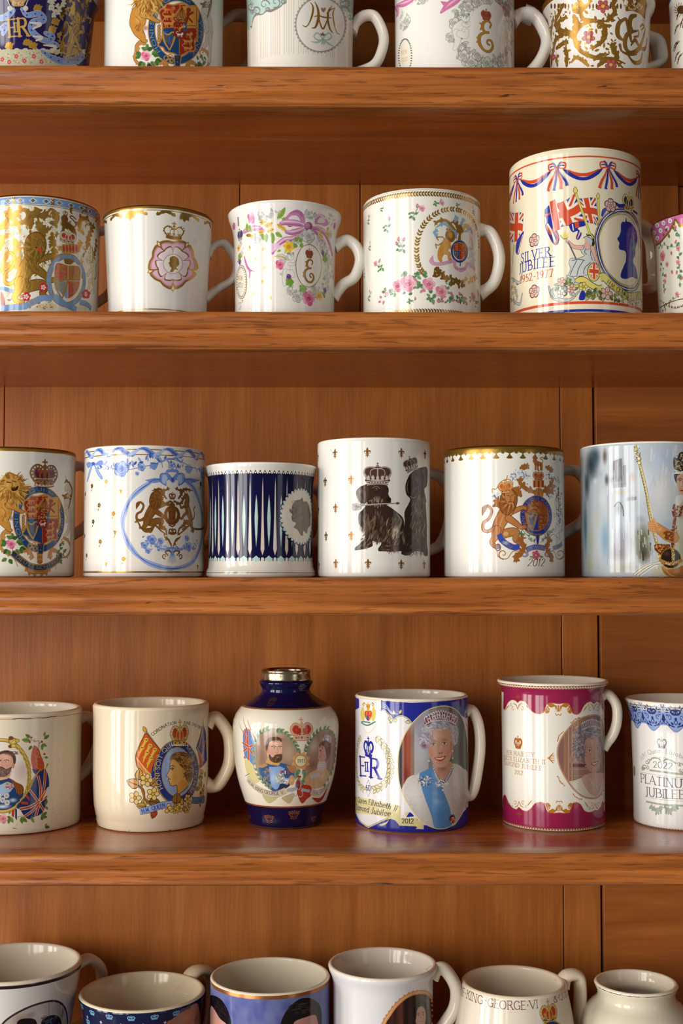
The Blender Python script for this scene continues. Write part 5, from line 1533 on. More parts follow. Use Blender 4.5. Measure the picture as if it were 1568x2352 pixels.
# ------------------------------------------------------------------ prints of the third shelf
def fleur(A,X,Y,h,col,gold=1.0):
 with A.loc(X,Y,h/100):
  k=dict(gold=gold)
  A.poly([(0,-50),(11,-22),(5,4),(-5,4),(-11,-22)],col,smooth=True,**k)
  for f in (-1,1):
   A.line([(4*f,6),(12*f,-14),(26*f,-16),(26*f,2)],[6,9,10,4],col,smooth=True,**k)
   A.line([(3*f,10),(10*f,24),(18*f,28)],[5,7,3],col,smooth=True,**k)
  A.line([(-16,8),(16,8)],6,col,**k);A.poly([(0,10),(7,30),(0,48),(-7,30)],col,**k)

def art_garter_arms(A,fr=(0,1010,7.127)):
 A.fr(*fr)
 P,B,Ln=A.poly,A.blobpoly,A.line
 DK,GD,OC='4a2a16','c48a44','c98a3a'
 A.band(120,186,GOLD,gold=1)
 # scrollwork
 for pts,w,s in (([(60,1700),(40,1560),(130,1480),(180,1530)],50,1),([(20,1640),(10,1760),(110,1860),(240,1900)],34,1),([(310,1840),(420,1800),(520,1890),(500,1960)],46,1),([(960,1850),(860,1800),(800,1890),(830,1950)],44,-1),([(1040,1600),(1120,1660),(1150,1790),(1100,1900),(1020,1930)],40,-1),([(440,2060),(500,2150),(620,2180)],60,1),([(810,2060),(740,2150),(640,2180)],60,-1)):
  acanthus(A,pts,w,GD,3,s,out=DK)
 curl(A,140,1520,50,200,1.1,22,GD);curl(A,510,1920,44,-90,1.1,22,GD);curl(A,830,1900,40,200,1.1,20,GD,rev=True);curl(A,1040,1650,46,90,1.1,20,GD)
 for y in range(1860,2020,34): B([(600,y),(650,y-30),(700,y),(650,y+40)],GD if (y // 34) % 2 else 'a8702c')
 B([(640,2120),(680,2160),(630,2200),(590,2160)],GD)
 # unicorn on the right
 for pts in ([(1090,1040,90),(1120,1160,110),(1150,1300,90),(1150,1400,70)],[(1140,1380,60),(1110,1500,36),(1060,1570,26)],[(1160,1380,50),(1165,1560,30),(1150,1790,30)],[(1090,1120,50),(1030,1190,36),(980,1260,28)],[(1100,1180,50),(1120,1290,36),(1090,1330,30)],[(1110,1000,90),(1140,860,80),(1130,740,60),(1080,800,44)]):
  limb(A,[(x,y,w*1.9) for x,y,w in pts],'d8cfc2','8a7460',5)
 Ln([(1096,690),(1066,580)],[14,4],'5a4430')
 for pts in ([(1130,700),(1180,820),(1160,960),(1120,1120)],[(1060,700),(1090,670),(1120,700)],[(1020,910),(1060,920),(1100,880)],[(1050,960),(1110,940),(1160,980)]): Ln(pts,[20,40,14],'8a5a2a',smooth=True,out=DK,ow=3)
 A.speckle(1120,920,40,50,['e0d8c8','6a3a1a','b8843a'],26,14)
 # garter and shield
 garter(A,645,1300,380,486,96,col='1c4a7c',edge=GD,letters='HONI·SOIT·QUI·MAL·Y·PENSE',lc='c9a878',size=52,a0=132,span=282,pen=(16,9))
 A.soft(600,820,120,40,'2f6ab0',.7);A.soft(340,1130,60,120,'245a94',.5)
 sh=[(388,1012),(470,970),(500,916),(600,930),(730,900),(830,950),(940,950),(990,1060),(965,1200),(960,1400),(925,1480),(930,1620),(840,1640),(760,1680),(690,1710),(600,1670),(480,1640),(440,1580),(365,1550),(400,1480),(430,1380),(430,1240),(400,1120)]
 P(sh,DK,smooth=True)
 arms_shield(A,sh,red='9c2a1e',blue='1d4474',gold='cc9440',yel='d29a3c',frame=GD,fw=22,split=(690,1290))
 A.soft(560,990,120,80,'c23a22',.6);A.soft(700,950,60,40,'c03020',.6);A.soft(470,1340,60,60,'2f66a8',.6)
 B([(620,1110),(660,1010),(735,960),(780,1040),(800,1110)],'b8803a');
 for i in range(5): Ln([(735,960),(650+i*32,1100)],8,DK if i % 2 else '9a2a1e')
 P([(620,1110),(800,1110),(800,1180),(622,1180)],'8a4a2a');A.speckle(710,1145,90,34,['d8a050','5a2a16','c08a40'],40,11)
 P([(605,1190),(800,1190),(800,1440),(700,1450),(605,1400)],'8c2a20');P([(745,1210),(805,1210),(805,1340),(760,1340)],'2a5a8a');A.speckle(700,1270,90,60,['d8a050','7a2018','e0b060'],34,13);mini_lion(A,700,1375,110,'f0e8e4')
 for x in (395,952): 
  for i in range(5): leaf(A,x,1230+52*i,64,90+(30 if x < 600 else -30),.6,GD,out=DK)
 # buckle end of the garter
 for dx,dy,r in ((-90,0,50),(-150,20,50),(-120,70,50),(-70,60,40)): A.ring(640+dx,1720+dy,r*.7,r*.7,16,GD)
 P([(610,1700),(720,1700),(700,1860),(620,1860)],'1d3f66');Ln([(610,1700),(625,1860)],12,GD);Ln([(720,1700),(700,1860)],12,GD);A.dot(662,1800,9,GD);P([(640,1710),(690,1710),(664,1760)],'8a2a1e')
 # lion on the left
 limb(A,[(60,1060,250),(50,1200,260),(60,1320,160),(110,1400,110),(150,1470,60),(180,1480,40)],OC,DK,6)
 limb(A,[(150,1060,130),(240,1110,80),(320,1160,56),(370,1180,50)],OC,DK,6)
 limb(A,[(380,880,90),(440,800,60),(490,780,44)],OC,DK,6)
 A.soft(60,1150,80,100,'e0ae5e',.7);A.soft(170,1280,70,60,'7a4420',.6)
 B([(60,600),(130,530),(240,560),(350,640),(420,760),(430,900),(360,1010),(260,1060),(130,1040),(30,960),(-20,820),(0,700)],'b27a30')
 A.strands(200,820,220,240,['d9a850','7a4a1c','e6c06a','9a6428'],190,110,15,lambda x,y: math.degrees(math.atan2(y-700,x-190)),30,.8,40)
 B([(70,680),(140,640),(260,640),(320,720),(310,820),(240,860),(140,820),(80,760)],'cd9a4a')
 Ln([(110,690),(170,700)],14,DK);Ln([(200,670),(260,690)],14,DK);Ln([(190,690),(200,760),(180,790),(240,770)],12,'7a4a1c',smooth=True);B([(180,800),(250,780),(300,750),(280,820),(210,840)],'4a2016');A.soft(120,740,40,40,'e6c07a',.7)
 A.strands(90,1260,70,60,['8a5424','d8a450'],30,60,12,100,30,.7);Ln([(20,1100),(90,1180),(60,1280)],8,'8a5424',smooth=True)
 crown(A,730,752,430,440,line_='4a2a1a',cap='6a1c30',band='a8783c',body='8a5a30',pearls='f0e8e0',lw=9)
 for s in (-1,1): A.soft(730+100*s,510,56,40,'b8305a',.9);A.soft(730+100*s,490,40,12,'f0c0d0',.7)
 for i in range(13): A.dot(585+i*24,745+14*math.sin(i/12*PI),13,'cfc4bc')
 for i in range(14): A.dot(575+i*24,632+10*math.sin(i/13*PI),8,'f2ece4')
 # flowers
 for x,y,a in ((190,1620,-80),(190,1620,-150),(200,1620,-20),(100,1700,160),(100,1700,220),(270,1690,-40),(290,1690,10),(330,1760,20),(330,1770,70),(260,1790,60),(230,1810,100),(120,1790,130),(130,1800,70),(110,1940,150),(150,1950,60)):
  leaf(A,x,y,96,a,.62,['4f7a34','6a8f44','3c6230'][int(x+y) % 3],vein='2f4a22')
 Ln([(210,1800),(200,1870),(240,1960),(290,2070)],9,'5a7a3a',smooth=True)
 rose(A,178,1706,80,('f2b8c8','e0708e','c03a62'))
 for i in range(16): leaf(A,980+A.rng.uniform(-60,90),1800+A.rng.uniform(-90,90),70,A.rng.uniform(-120,60),.5,['3f6b30','587f3e'][i % 2],vein='2c4a22')
 Ln([(920,1990),(908,2120)],9,'5a7a3a');
 for a in (-20,30,160): leaf(A,980,1990,70,a,.5,'4a7236')
 # motto
 rb=[(205,1850),(330,1960),(480,2060),(640,2096),(800,2060),(920,1980),(1005,1880)]
 ribbon(A,rb,100,GD,DK,4);ribbon(A,rb,74,'1e3850')
 text(A,'DIEU·ET·MON·DROIT',[(250,1916),(360,2004),(490,2080),(640,2118),(800,2080),(920,2000),(990,1920)],44,'c9a06a',pen=(15,8))

def art_blue_ribbon(A):
 A.fr(170,1010,4.9)
 P,B,Ln=A.poly,A.blobpoly,A.line
 b0,b1,b2,b3='3f63c0','7d9be0','b9c9f0','2f4ea8'
 GB,GD='8a5a26','a06a2c'
 A.band(107,114,'7a5020',gold=.9);A.band(163,171,'7a5020',gold=.9);A.band(1480,1497,'a8782c',gold=.9)
 # ribbon twisting round the two gold lines
 tf=A.tf
 ua=lambda x: float(A.tf(np.array([[x,150.]]))[0,0])
 v0,v1=A.yv(92),A.yv(186)
 old=(A.tf,A.ws);A.tf=lambda p: p;A.ws=1.0
 c=ua(800) if False else old[0](np.array([[800.,140.]]))[0,0]
 per=55.5
 for i in range(-6,8):
  u=c+i*per
  Ln([(u-40,v1-1),(u-28,v1-6),(u-12,v0+3)],[4,8,4],b2,smooth=True)
  Ln([(u-14,v0+2),(u,v0+2),(u+12,(v0+v1)/2+1),(u+26,v1-2),(u+34,v1-4)],[3,9,11,7,3],b1,smooth=True)
  Ln([(u-8,v0),(u+4,v0+5),(u+16,(v0+v1)/2+4),(u+28,v1)],[2,3,3,2],b0,smooth=True)
 A.tf,A.ws=old
 # garland
 for pts in ([(190,280),(300,270),(420,320),(520,340),(650,330),(780,300),(900,280),(980,240),(1100,220),(1230,260),(1320,310),(1440,340)],):
  Ln(pts,6,b0,smooth=True)
 for i in range(46):
  t=i/45;x=260+1170*t;y=300+34*math.sin(t*9)-40*math.sin(t*PI)+A.rng.uniform(-26,26)
  leaf(A,x,y,A.rng.uniform(36,66),A.rng.uniform(0,360),.45,[b1,b2,b0][i % 3],vein=b3)
 rose(A,528,330,82,(b2,b1,b0),line_=b0)
 for x,y,r in ((760,310,42),(600,290,30),(1290,310,36),(1440,380,60),(880,300,30),(710,380,22)): rose(A,x,y,r,(b2,b1,b0),line_=b0)
 for x,y in ((900,300),(1290,340)): P([(x-40,y-40),(x+46,y-30),(x,y+44)],b1,smooth=True);Ln([(x-40,y-38),(x+44,y-30)],8,b0)
 for pts in ([(210,280),(180,350),(150,460)],[(230,290),(270,370),(310,430)]): Ln(pts,[8,34,26],b1,smooth=True,out=b0,ow=3);Ln(pts,[3,14,4],b2,smooth=True)
 A.ell(215,270,22,20,b0);B([(140,270),(170,250),(205,275),(160,320)],b1);B([(230,280),(300,230),(340,270),(280,290)],b1)
 Ln([(925,210),(960,250),(1000,240),(1050,215),(1100,215)],[6,16,8],b1,smooth=True,out=b0,ow=2);Ln([(1100,215),(1150,210),(1200,250),(1225,225)],[8,16,6],b1,smooth=True,out=b0,ow=2)
 flower(A,1098,290,42,b2,b1,b0);Ln([(985,250),(996,310)],10,b1)
 # ribbon ring
 pts=[(1260,470),(1340,540),(1400,680),(1440,860),(1440,1060),(1400,1250),(1310,1390),(1110,1450),(900,1410),(760,1340),(650,1230),(570,1080),(545,920),(580,780),(640,660),(740,560),(870,470)]
 p=cat(pts,10);n=len(p)
 w=26+22*np.abs(np.sin(np.linspace(0,1,n)*PI*7))
 Ln(p,w,b2,out=b0,ow=2.5)
 Ln(p+[3,2],w*.45,b1);
 for i in range(6,n-6,21): Ln(p[i-5:i+6]+[6,0],[3,10,3],b0)
 # bow
 for s in (-1,1):
  P([(1105+80*s,440),(1105+200*s,430),(1105+310*s,455),(1105+270*s,470),(1105+210*s,490),(1105+100*s,470)],b1);Ln([(1105+90*s,445),(1105+200*s,450),(1105+260*s,480)],8,b0,smooth=True)
  B([(1105,440),(1105+50*s,380),(1105+130*s,380),(1105+140*s,470),(1105+70*s,520),(1105+60*s,460)],b1);B([(1105+50*s,420),(1105+80*s,395),(1105+110*s,410),(1105+110*s,480),(1105+80*s,490)],b2)
  Ln([(1105+4*s,440),(1105+60*s,390),(1105+130*s,388),(1105+134*s,470),(1105+76*s,512)],6,b0,smooth=True)
 Ln([(1040,370),(1060,350),(1150,352),(1164,380),(1130,440),(1112,470),(1085,440),(1048,390)],22,b1,smooth=True,out=b0,ow=3);A.ell(1108,450,16,26,b0)
 # gold crest
 K=dict(gold=.55)
 A.gold=.55
 lion(A,905,790,420,col=GD,out='7a4418',mane='8f5a24',hi='b8843e',sx=1.05)
 A.gold=.55
 unicorn(A,1275,800,410,flip=True,col=GD,out='7a4418',mane='8f5a24',sx=.8)
 for s in (-1,1):
  acanthus(A,[(1105+70*s,660),(1105+110*s,590),(1105+60*s,560),(1105+30*s,545)],22,GB,3,s)
  acanthus(A,[(1105+90*s,600),(1105+130*s,560),(1105+180*s,560),(1105+230*s,576)],24,GB,3,s)
  acanthus(A,[(1105+20*s,690),(1105+80*s,720),(1105+120*s,680),(1105+90*s,640)],24,GB,3,s)
  for q in ([(1105+420*s*.97,900),(1105+390*s*.97,940),(1105+340*s,1000),(1105+240*s,1000),(1105+200*s,960),(1105+120*s,1030),(1105+60*s,1070)],[(1105+200*s,970),(1105+240*s,1030),(1105+220*s,1010)],[(1105+10*s,1200),(1105+40*s,1130),(1105+70*s,1110),(1105+90*s,1090)],[(1105+60*s,1070),(1105+80*s,1000),(1105+130*s,960),(1105+130*s,890)]):
   Ln(q,[10,26,10],GB,smooth=True)
   for x,y in cat(q,2)[1::2]: leaf(A,x,y,34,A.rng.uniform(0,360),.6,GD)
  Ln([(1105+50*s,1300),(1105+80*s,1260),(1105+30*s,1250),(1105,1300)],[10,22,10],GB,smooth=True);curl(A,1105+86*s,1310,30,90,1,16,GB,rev=s > 0)
 A.ring(1102,850,76,92,34,'8a5020');A.ell(1102,845,66,80,'96602a')
 for s in (-1,1): B([(1102+34*s,800),(1102+56*s,830),(1102+44*s,890),(1102+30*s,850)],'ead8c0',gold=0)
 P([(1060,800),(1144,800),(1140,880),(1102,910),(1064,880)],'8a4f20');Ln([(1102,800),(1102,905)],4,'b8843e');Ln([(1062,845),(1142,845)],4,'b8843e');Ln([(1070,960),(1102,975),(1135,960)],14,'8a5020',smooth=True)
 B([(1070,740),(1102,690),(1136,740),(1102,760)],GB);crown(A,1104,668,74,84,gold=.55,band='8f5a24',line_='7a4418',lw=9)
 crown(A,1106,1066,84,84,gold=.55,band='8f5a24',line_='7a4418',lw=10);Ln([(1066,1050),(1146,1050)],20,GB)
 A.gold=0
 # blue flowers under the crest
 for i in range(60):
  s=1 if i % 2 else -1
  t=A.rng.uniform(0,1);x=1105+s*(60+300*t);y=1210-110*t*A.rng.uniform(-.2,1.3)+A.rng.uniform(-10,50)
  leaf(A,x,y,A.rng.uniform(24,50),A.rng.uniform(0,360),.45,[b1,b2,b2][i % 3],vein=b0)
 for x,y,r in ((870,1125,52),(1288,1205,50),(975,1140,34),(790,1190,36),(1270,1110,34),(830,1250,30)): rose(A,x,y,r,(b2,b1,b0),line_=b0)
 Ln([(900,1180),(1000,1230),(1105,1220),(1200,1235),(1330,1170)],[6,20,30,20,6],b1,smooth=True)
 for k in range(-4,5): Ln([(1105,1225),(1105+12*k,1400-7*abs(k))],[6,3],b1)
 # gold sprinkle
 for x,y,kx in ((360,478,1),(200,530,.7),(525,590,0),(282,745,1),(440,840,1),(215,930,.7),(460,1055,0),(295,1155,1),(555,1350,1),(360,1410,0),(140,1310,.4),(1425,505,.5),(1390,1440,0),(125,620,.3),(120,1090,.3)):
  with A.loc(x,y,1):
   c='8a6424'
   if kx == 0: A.poly([(-22,-34),(22,-26),(0,24)],c,gold=1);A.line([(0,20),(-14,46)],5,c,gold=1)
   else:
    for a in range(5): A.ell(15*math.cos(a*1.26),-8+15*math.sin(a*1.26),12,12,c,gold=1,n=10)
    A.line([(4,10),(-14,38)],4,c,gold=1);A.dot(-14,42,8,c,gold=1)

def art_navy_spear(A):
 A.fr(460,1040,5.6)
 P,B,Ln=A.poly,A.blobpoly,A.line
 NV,MT,WH,BG='0f0f3c','bfe0d6','f0e8da','e4d2bc'
 v=lambda y: A.yv(y)
 A.strip(v(268),v(1352),NV)
 c=float(A.tf(np.array([[800.,700.]]))[0,0])
 med=A.tf(np.array([[1297.,818.]]))[0]
 old=(A.tf,A.ws);A.tf=lambda p: p;A.ws=1.0
 K=5.6
 W=29.9
 vt=v(256)
 for i in range(-19,22):
  u=c+(i+.45)*10.9
  P([(u-5.45,vt+4),(u,vt-6.5),(u+5.45,vt+4)],'0d0d20');A.dot(u,vt-.6,2.0,'f4f0e8')
 for i in range(-7,8):
  u=c+i*W
  P([(u,v(300)),(u+1.2,v(450)),(u+2.3,v(800)),(u+4.6,v(1238)),(u,v(1322)),(u-4.6,v(1238)),(u-2.3,v(800)),(u-1.2,v(450))],WH if i % 2 else BG)
  m=u+W/2
  P([(m,v(530)),(m+2.2,v(640)),(m+4.2,v(830)),(m+2.8,v(1040)),(m,v(1218)),(m-2.8,v(1040)),(m-4.2,v(830)),(m-2.2,v(640))],MT)
 vb=v(1366)
 A.strip(vb+2.2,vb+60,WH)
 for i in range(-7,8):
  u=c+i*W;m=u+W/2
  P([(u-6,vb-2),(u,vb-6),(u+6,vb-2),(u+6,vb+4),(u-6,vb+4)],NV)
  A.dot(u,vb-.3,3.8,WH);P([(u-3.8,vb-.3),(u+3.8,vb-.3),(u+3.8,vb+6),(u-3.8,vb+6)],WH)
  P([(m-10.5,vb+.5),(m,vb-8),(m+10.5,vb+.5),(m,vb+7)],MT);
 A.strip(v(1536),v(1546),'8f8a84')
 # medallion
 R=59
 for i in range(36):
  t=2*PI*i/36
  x,y=med[0]+R*math.cos(t),med[1]+R*math.sin(t)
  nx,ny=math.cos(t),math.sin(t)
  if i % 2: P([(x-ny*8,y+nx*8),(x+nx*9,y+ny*9),(x+ny*8,y-nx*8),(x-nx*6,y-ny*6)],NV);P([(x-ny*6,y+nx*6),(x+nx*6,y+ny*6),(x+ny*6,y-nx*6),(x-nx*6,y-ny*6)],MT)
  else: A.dot(x+nx*1,y+ny*1,6,NV);A.dot(x,y,4.4,WH)
 A.dot(med[0],med[1],R,'f3eadb')
 A.tf,A.ws=old
 H_='85786a'
 B([(1145,730),(1160,720),(1172,740),(1180,680),(1220,620),(1290,596),(1300,575),(1318,590),(1325,625),(1370,628),(1396,680),(1405,740),(1420,800),(1414,850),(1412,930),(1385,970),(1365,1040),(1320,990),(1318,1060),(1290,1055),(1250,990),(1200,955),(1235,910),(1185,880),(1170,830),(1180,790),(1150,760)],H_)
 P([(1235,900),(1380,960),(1365,1040),(1325,1000),(1318,1062),(1285,1050),(1245,985),(1200,955)],H_)
 for i in range(60):
  x,y=1250+A.rng.uniform(-70,60),720+A.rng.uniform(-110,140)
  curl(A,x,y,A.rng.uniform(9,20),A.rng.uniform(0,360),.7,4,['4e453a','6a5f52','9c9082'][i % 3])
 Ln([(1375,700),(1400,740)],5,'4e453a');Ln([(1340,930),(1365,910)],6,'4e453a');Ln([(1365,790),(1380,800)],5,'4e453a');Ln([(1280,850),(1300,900),(1290,930)],4,'5e5447',smooth=True)
 Ln([(1200,955),(1250,990),(1290,1055),(1318,1062)],5,'5a5044',smooth=True)

def dog_crown(A,X,Y,w,rot=0,line_='4a362c'):
 with A.loc(X,Y,w/300,rot):
  A.poly([(-122,-8),(-118,-60),(-140,-110),(-120,-150),(-60,-165),(0,-170),(60,-165),(120,-150),(140,-110),(118,-60),(122,-8)],'54382c',smooth=True)
  for f in (-1,1):
   for q in ([(118,-40),(146,-100),(130,-150),(70,-165),(12,-150)],[(60,-40),(80,-100),(60,-140),(6,-150)]):
    for x,y in cat(q,6): A.dot(x*f,y,8,line_);A.dot(x*f,y,5.5,'d8cfc8')
  A.line([(0,-40),(0,-150)],14,'b8a89e');A.dot(0,-176,14,line_);A.dot(0,-176,10,'a09088');A.line([(0,-214),(0,-190)],6,line_);A.line([(-12,-204),(12,-204)],6,line_)
  for x in (-100,-50,0,50,100):
   A.poly([(x,-78),(x+16,-50),(x,-24),(x-16,-50)],'c9bdb4',smooth=True);A.line([(x-18,-30),(x+18,-30)],9,'c9bdb4')
  A.poly([(-122,-10),(-60,-22),(0,-26),(60,-22),(122,-10),(116,34),(60,24),(0,20),(-60,24),(-116,34)],'cfc4bc')
  A.line([(-120,0),(-60,-10),(0,-14),(60,-10),(120,0)],5,line_,smooth=True);A.line([(-114,22),(0,10),(114,22)],5,line_,smooth=True)
  for x in range(-90,91,30): A.ell(x,6-8*(1-(x/110) ** 2),9,6,'5a4034')

def art_crowned_dogs(A):
 A.fr(710,990,4.7515)
 P,B,Ln=A.poly,A.blobpoly,A.line
 for x,y in ((280,250),(172,558),(286,846),(182,1152),(290,1450),(632,236),(458,536),(460,1146),(640,1450),(1004,242),(1002,1458),(1262,262),(1254,1460),(96,290),(100,870),(105,1470)):
  fleur(A,x,y,112,'8a5a2c')
 D0,D1_,D2_,D3_='3a2a22','55402f','8a7460','b8a792'
 fur=[D1_,'2a1d16',D2_,'4a372a']
 # standing dog behind
 B([(1100,470),(1160,420),(1230,396),(1284,400),(1290,520),(1280,600),(1255,640),(1275,760),(1270,800),(1282,1000),(1284,1200),(1292,1350),(1250,1356),(1236,1320),(1160,1310),(1120,1330),(1060,1310),(1040,1200),(1040,1000),(1040,880),(1080,800),(1100,740),(1060,690),(1048,600),(1072,520)],D0)
 A.strands(1180,560,90,140,fur,90,60,9,95,25,.7);A.strands(1200,780,70,120,[D2_,D1_,D3_],80,70,9,95,25,.6);A.strands(1180,1000,100,160,fur+[D3_],120,80,10,100,30,.7);A.strands(1190,1220,100,110,fur,80,60,9,95,30,.7)
 B([(1072,520),(1100,500),(1105,600),(1095,700),(1062,690),(1048,610)],'241812');Ln([(1080,540),(1066,620),(1084,690)],[4,12,4],D2_,smooth=True)
 Ln([(1100,716),(1140,730),(1165,716)],6,D3_,smooth=True);A.soft(1240,440,40,40,D2_,.6)
 dog_crown(A,1125,420,205,-18)
 # sitting dog
 B([(640,790),(720,780),(830,800),(950,880),(1020,950),(1040,1060),(1036,1200),(1060,1280),(1110,1300),(1112,1340),(1060,1356),(1005,1340),(1000,1310),(920,1316),(820,1310),(760,1310),(752,1280),(790,1220),(740,1210),(690,1200),(690,1250),(650,1272),(580,1290),(500,1300),(500,1270),(560,1220),(605,1160),(600,1080),(560,1040),(535,980),(540,900),(580,860)],D0)
 A.strands(720,1020,130,170,fur,170,80,10,95,25,.7);A.strands(930,1080,100,180,fur+[D3_],170,90,10,110,30,.7);A.strands(600,980,60,100,[D2_,D1_],50,70,9,90,20,.6);A.strands(860,1270,100,40,fur,60,50,9,10,40,.7)
 Ln([(950,900),(1000,980),(960,1080),(920,1140)],[6,26,34,8],D3_,smooth=True,a=.7);A.soft(940,1090,50,60,'cbb9a2',.6);A.soft(620,1060,40,120,'6e5644',.7);A.soft(760,1180,60,40,'6a5240',.6)
 A.strands(940,1080,40,60,['d8c8b2',D2_],36,70,8,110,25,.8);A.strands(620,1200,60,60,fur+[D3_],40,50,8,130,30,.7);A.strands(1070,1320,40,24,fur+[D2_],24,34,7,90,30,.7)
 # head
 B([(620,600),(680,575),(780,570),(840,585),(866,640),(862,690),(885,740),(890,780),(860,800),(800,810),(760,840),(700,840),(640,800),(610,700)],D0)
 B([(600,590),(640,580),(650,680),(620,780),(585,790),(540,760),(512,690),(520,640),(560,605)],'4a382c');A.strands(570,690,50,80,['7a6654','2e211a','6a5444'],60,70,8,80,20,.7);A.soft(560,660,34,50,'8c7a68',.6)
 A.strands(740,760,70,50,[D2_,D3_,'5a4636','2a1d16'],90,46,8,110,40,.8);A.strands(720,600,70,30,['5a4436','2a1d16'],40,40,7,20,30,.7);A.soft(740,740,50,40,'a8947e',.6)
 A.dot(728,636,27,'1c1410');A.dot(728,636,20,'6a4e38');A.dot(728,638,11,'120c0a');A.dot(734,630,4,'d8ccc0');Ln([(690,620),(728,604),(766,624)],7,'8a7460',smooth=True);A.dot(852,630,12,'1c1410')
 A.ell(866,744,26,22,'1a1210');A.soft(858,738,10,8,'7a6a60',.8)
 # mace in its mouth
 Ln([(560,812),(780,796),(980,786)],15,'8f8278');Ln([(560,808),(980,782)],4,'ded6ce');A.ell(962,788,18,14,'3a2e28')
 B([(466,800),(500,785),(560,800),(566,850),(510,870),(470,862)],'b0a8a0');
 for i in range(4): Ln([(474+i*6,800+i*20),(550,826)],5,'5e544c')
 dog_crown(A,745,560,290,0)

def art_lion_arms(A):
 A.fr(1000,1010,4.6118)
 P,B,Ln=A.poly,A.blobpoly,A.line
 GD,DK='a8682e','6a3a16'
 v=A.yv
 # gold scalloped border
 c=float(A.tf(np.array([[640.,150.]]))[0,0])
 old=(A.tf,A.ws);A.tf=lambda p: p;A.ws=1.0
 v0=0;per=29.5
 A.strip(-4,3,'9a742c',gold=1)
 for i in range(-8,9):
  u=c+i*per;g=dict(gold=1)
  for s in (-1,1):
   Ln([(u+1*s,v0+13),(u+7*s,v0+8),(u+8*s,v0)],[3,6,5],'9a742c',smooth=True,**g)
  P([(u-9,v0),(u+9,v0),(u+3,v0+14),(u-3,v0+14)],'9a742c',**g)
  P([(u,v0+13),(u+3,v0+19),(u+7.5,v0+24),(u+3,v0+26),(u-3,v0+26),(u-7.5,v0+24),(u-3,v0+19)],'9a742c',**g)
  A.ell(u+per/2,v0+7,5,8,'9a742c',**g)
  for s in (-1,1): Ln([(u+per/2-7*s,v0+1),(u+per/2-6*s,v0+12)],1.6,'9a742c',**g)
 A.tf,A.ws=old
 # mantling with ermine
 for x,y,rx,ry in ((900,350,70,46),(820,400,60,40),(930,510,80,60),(1210,380,60,50),(1270,440,50,60),(1220,570,60,60),(640,600,44,40),(1310,600,30,60),(960,380,50,40),(860,560,40,40)):
  A.soft(x,y,rx*1.2,ry*1.2,'dde0ec',.8);A.speckle(x,y,rx,ry,['5a6488','2a3048','98a0c0'],18,7)
 for pts,w,s in (([(900,300),(940,280),(990,270)],34,1),([(1170,290),(1210,310),(1230,330)],34,-1),([(1060,560),(960,520),(890,450),(900,390)],40,1),([(1120,560),(1200,500),(1240,440),(1230,390)],38,-1),([(900,590),(870,550),(850,500)],44,-1),([(1150,540),(1230,540),(1240,460)],44,1),([(1270,640),(1300,560),(1290,500)],24,1),([(660,620),(640,690),(690,690)],34,1),([(600,560),(600,520),(640,520),(700,440),(770,420),(820,460),(780,500),(750,440),(760,380)],8,1)):
  if w > 10: acanthus(A,pts,w,GD,3,s)
  else: Ln(pts,w,'b8843a',smooth=True)
 # crest
 crown(A,1090,432,120,120,line_=DK,cap='b83a2c',band='b0763a',pearls='f2ece0',lw=8)
 P([(1030,430),(1148,430),(1140,470),(1150,500),(1034,500),(1040,470)],'a86a30');
 for x in range(1046,1150,22): B([(x-9,440),(x+8,440),(x+10,500),(x-10,500)],'9a3a24' if (x // 22) % 2 else 'c98a44')
 with A.loc(1090,270,1):
  A.line([(-30,-20),(30,-10)],[44,36],GD,out=DK,ow=3);
  for x in (-34,-8,28,42): A.line([(x,-4),(x-2,46)],15,GD,out=DK,ow=2)
  A.dot(-42,-44,26,GD);A.line([(40,-14),(56,-50),(20,-70),(46,-84),(66,-70)],8,GD,smooth=True)
 crown(A,1050,212,42,50,line_=DK,band=GD,cap='b83a2c',lw=9)
 B([(1040,560),(1060,520),(1110,510),(1140,560),(1130,620),(1090,650),(1052,610)],'b8783a');Ln([(1090,520),(1090,640)],5,DK)
 for s in (-1,1): Ln([(1090+20*s,560),(1090+30*s,610)],5,'d8a860')
 garter(A,1068,806,146,186,50,col='26389a',edge='b08040',letters='HONI SOIT QUI MAL Y PENSE',lc='b8a068',size=26,a0=128,span=290)
 el=[(1068+122*math.cos(t),800+158*math.sin(t)) for t in np.linspace(0,2*PI,24,endpoint=False)]
 arms_shield(A,el,red='96491f',blue='2a3aa6',gold='b98a46',lions=False,yel='a05c28',frame='b83428',fw=6,split=(1086,786))
 harp(A,1018,862,150,'a89058');P([(940,786),(946,786),(946,900),(940,880)],'b83428')
 for x,y,r in ((960,910,26),(990,930,24),(966,950,20)): A.ring(x,y,r,r,8,'b08040')
 B([(1060,990),(1100,990),(1094,1070),(1080,1120),(1066,1070)],'26389a');Ln([(950,960),(1040,1000),(1120,1000)],8,'b08040',smooth=True);Ln([(1062,990),(1068,1080)],4,'b08040');Ln([(1098,990),(1092,1080)],4,'b08040')
 # supporters
 lion(A,752,812,560,col='c4814a',out='7a3f1c',mane='9a5f2a',hi='dba872',sx=1.0)
 crown(A,745,556,130,140,rot=-6,line_='8a4a20',cap='d8602a',band='d09048',pearls='f2ece0',lw=9)
 unicorn(A,1300,850,520,flip=True,col='ece6e6',out='8a7a70',mane='8a6a3c',sx=.55)
 A.speckle(1300,760,40,140,['9a7a50','e8e4ea','6a6a8a'],50,9)
 # compartment scroll
 ribbon(A,[(672,1000),(700,1060),(760,1110),(830,1140),(890,1130)],54,'3c4fae','b08040',4);ribbon(A,[(960,1170),(1000,1150),(1070,1136),(1160,1150)],48,'5a66b8','b08040',4);ribbon(A,[(1240,1150),(1300,1130),(1340,1100)],40,'7a86b8','b08040',3)
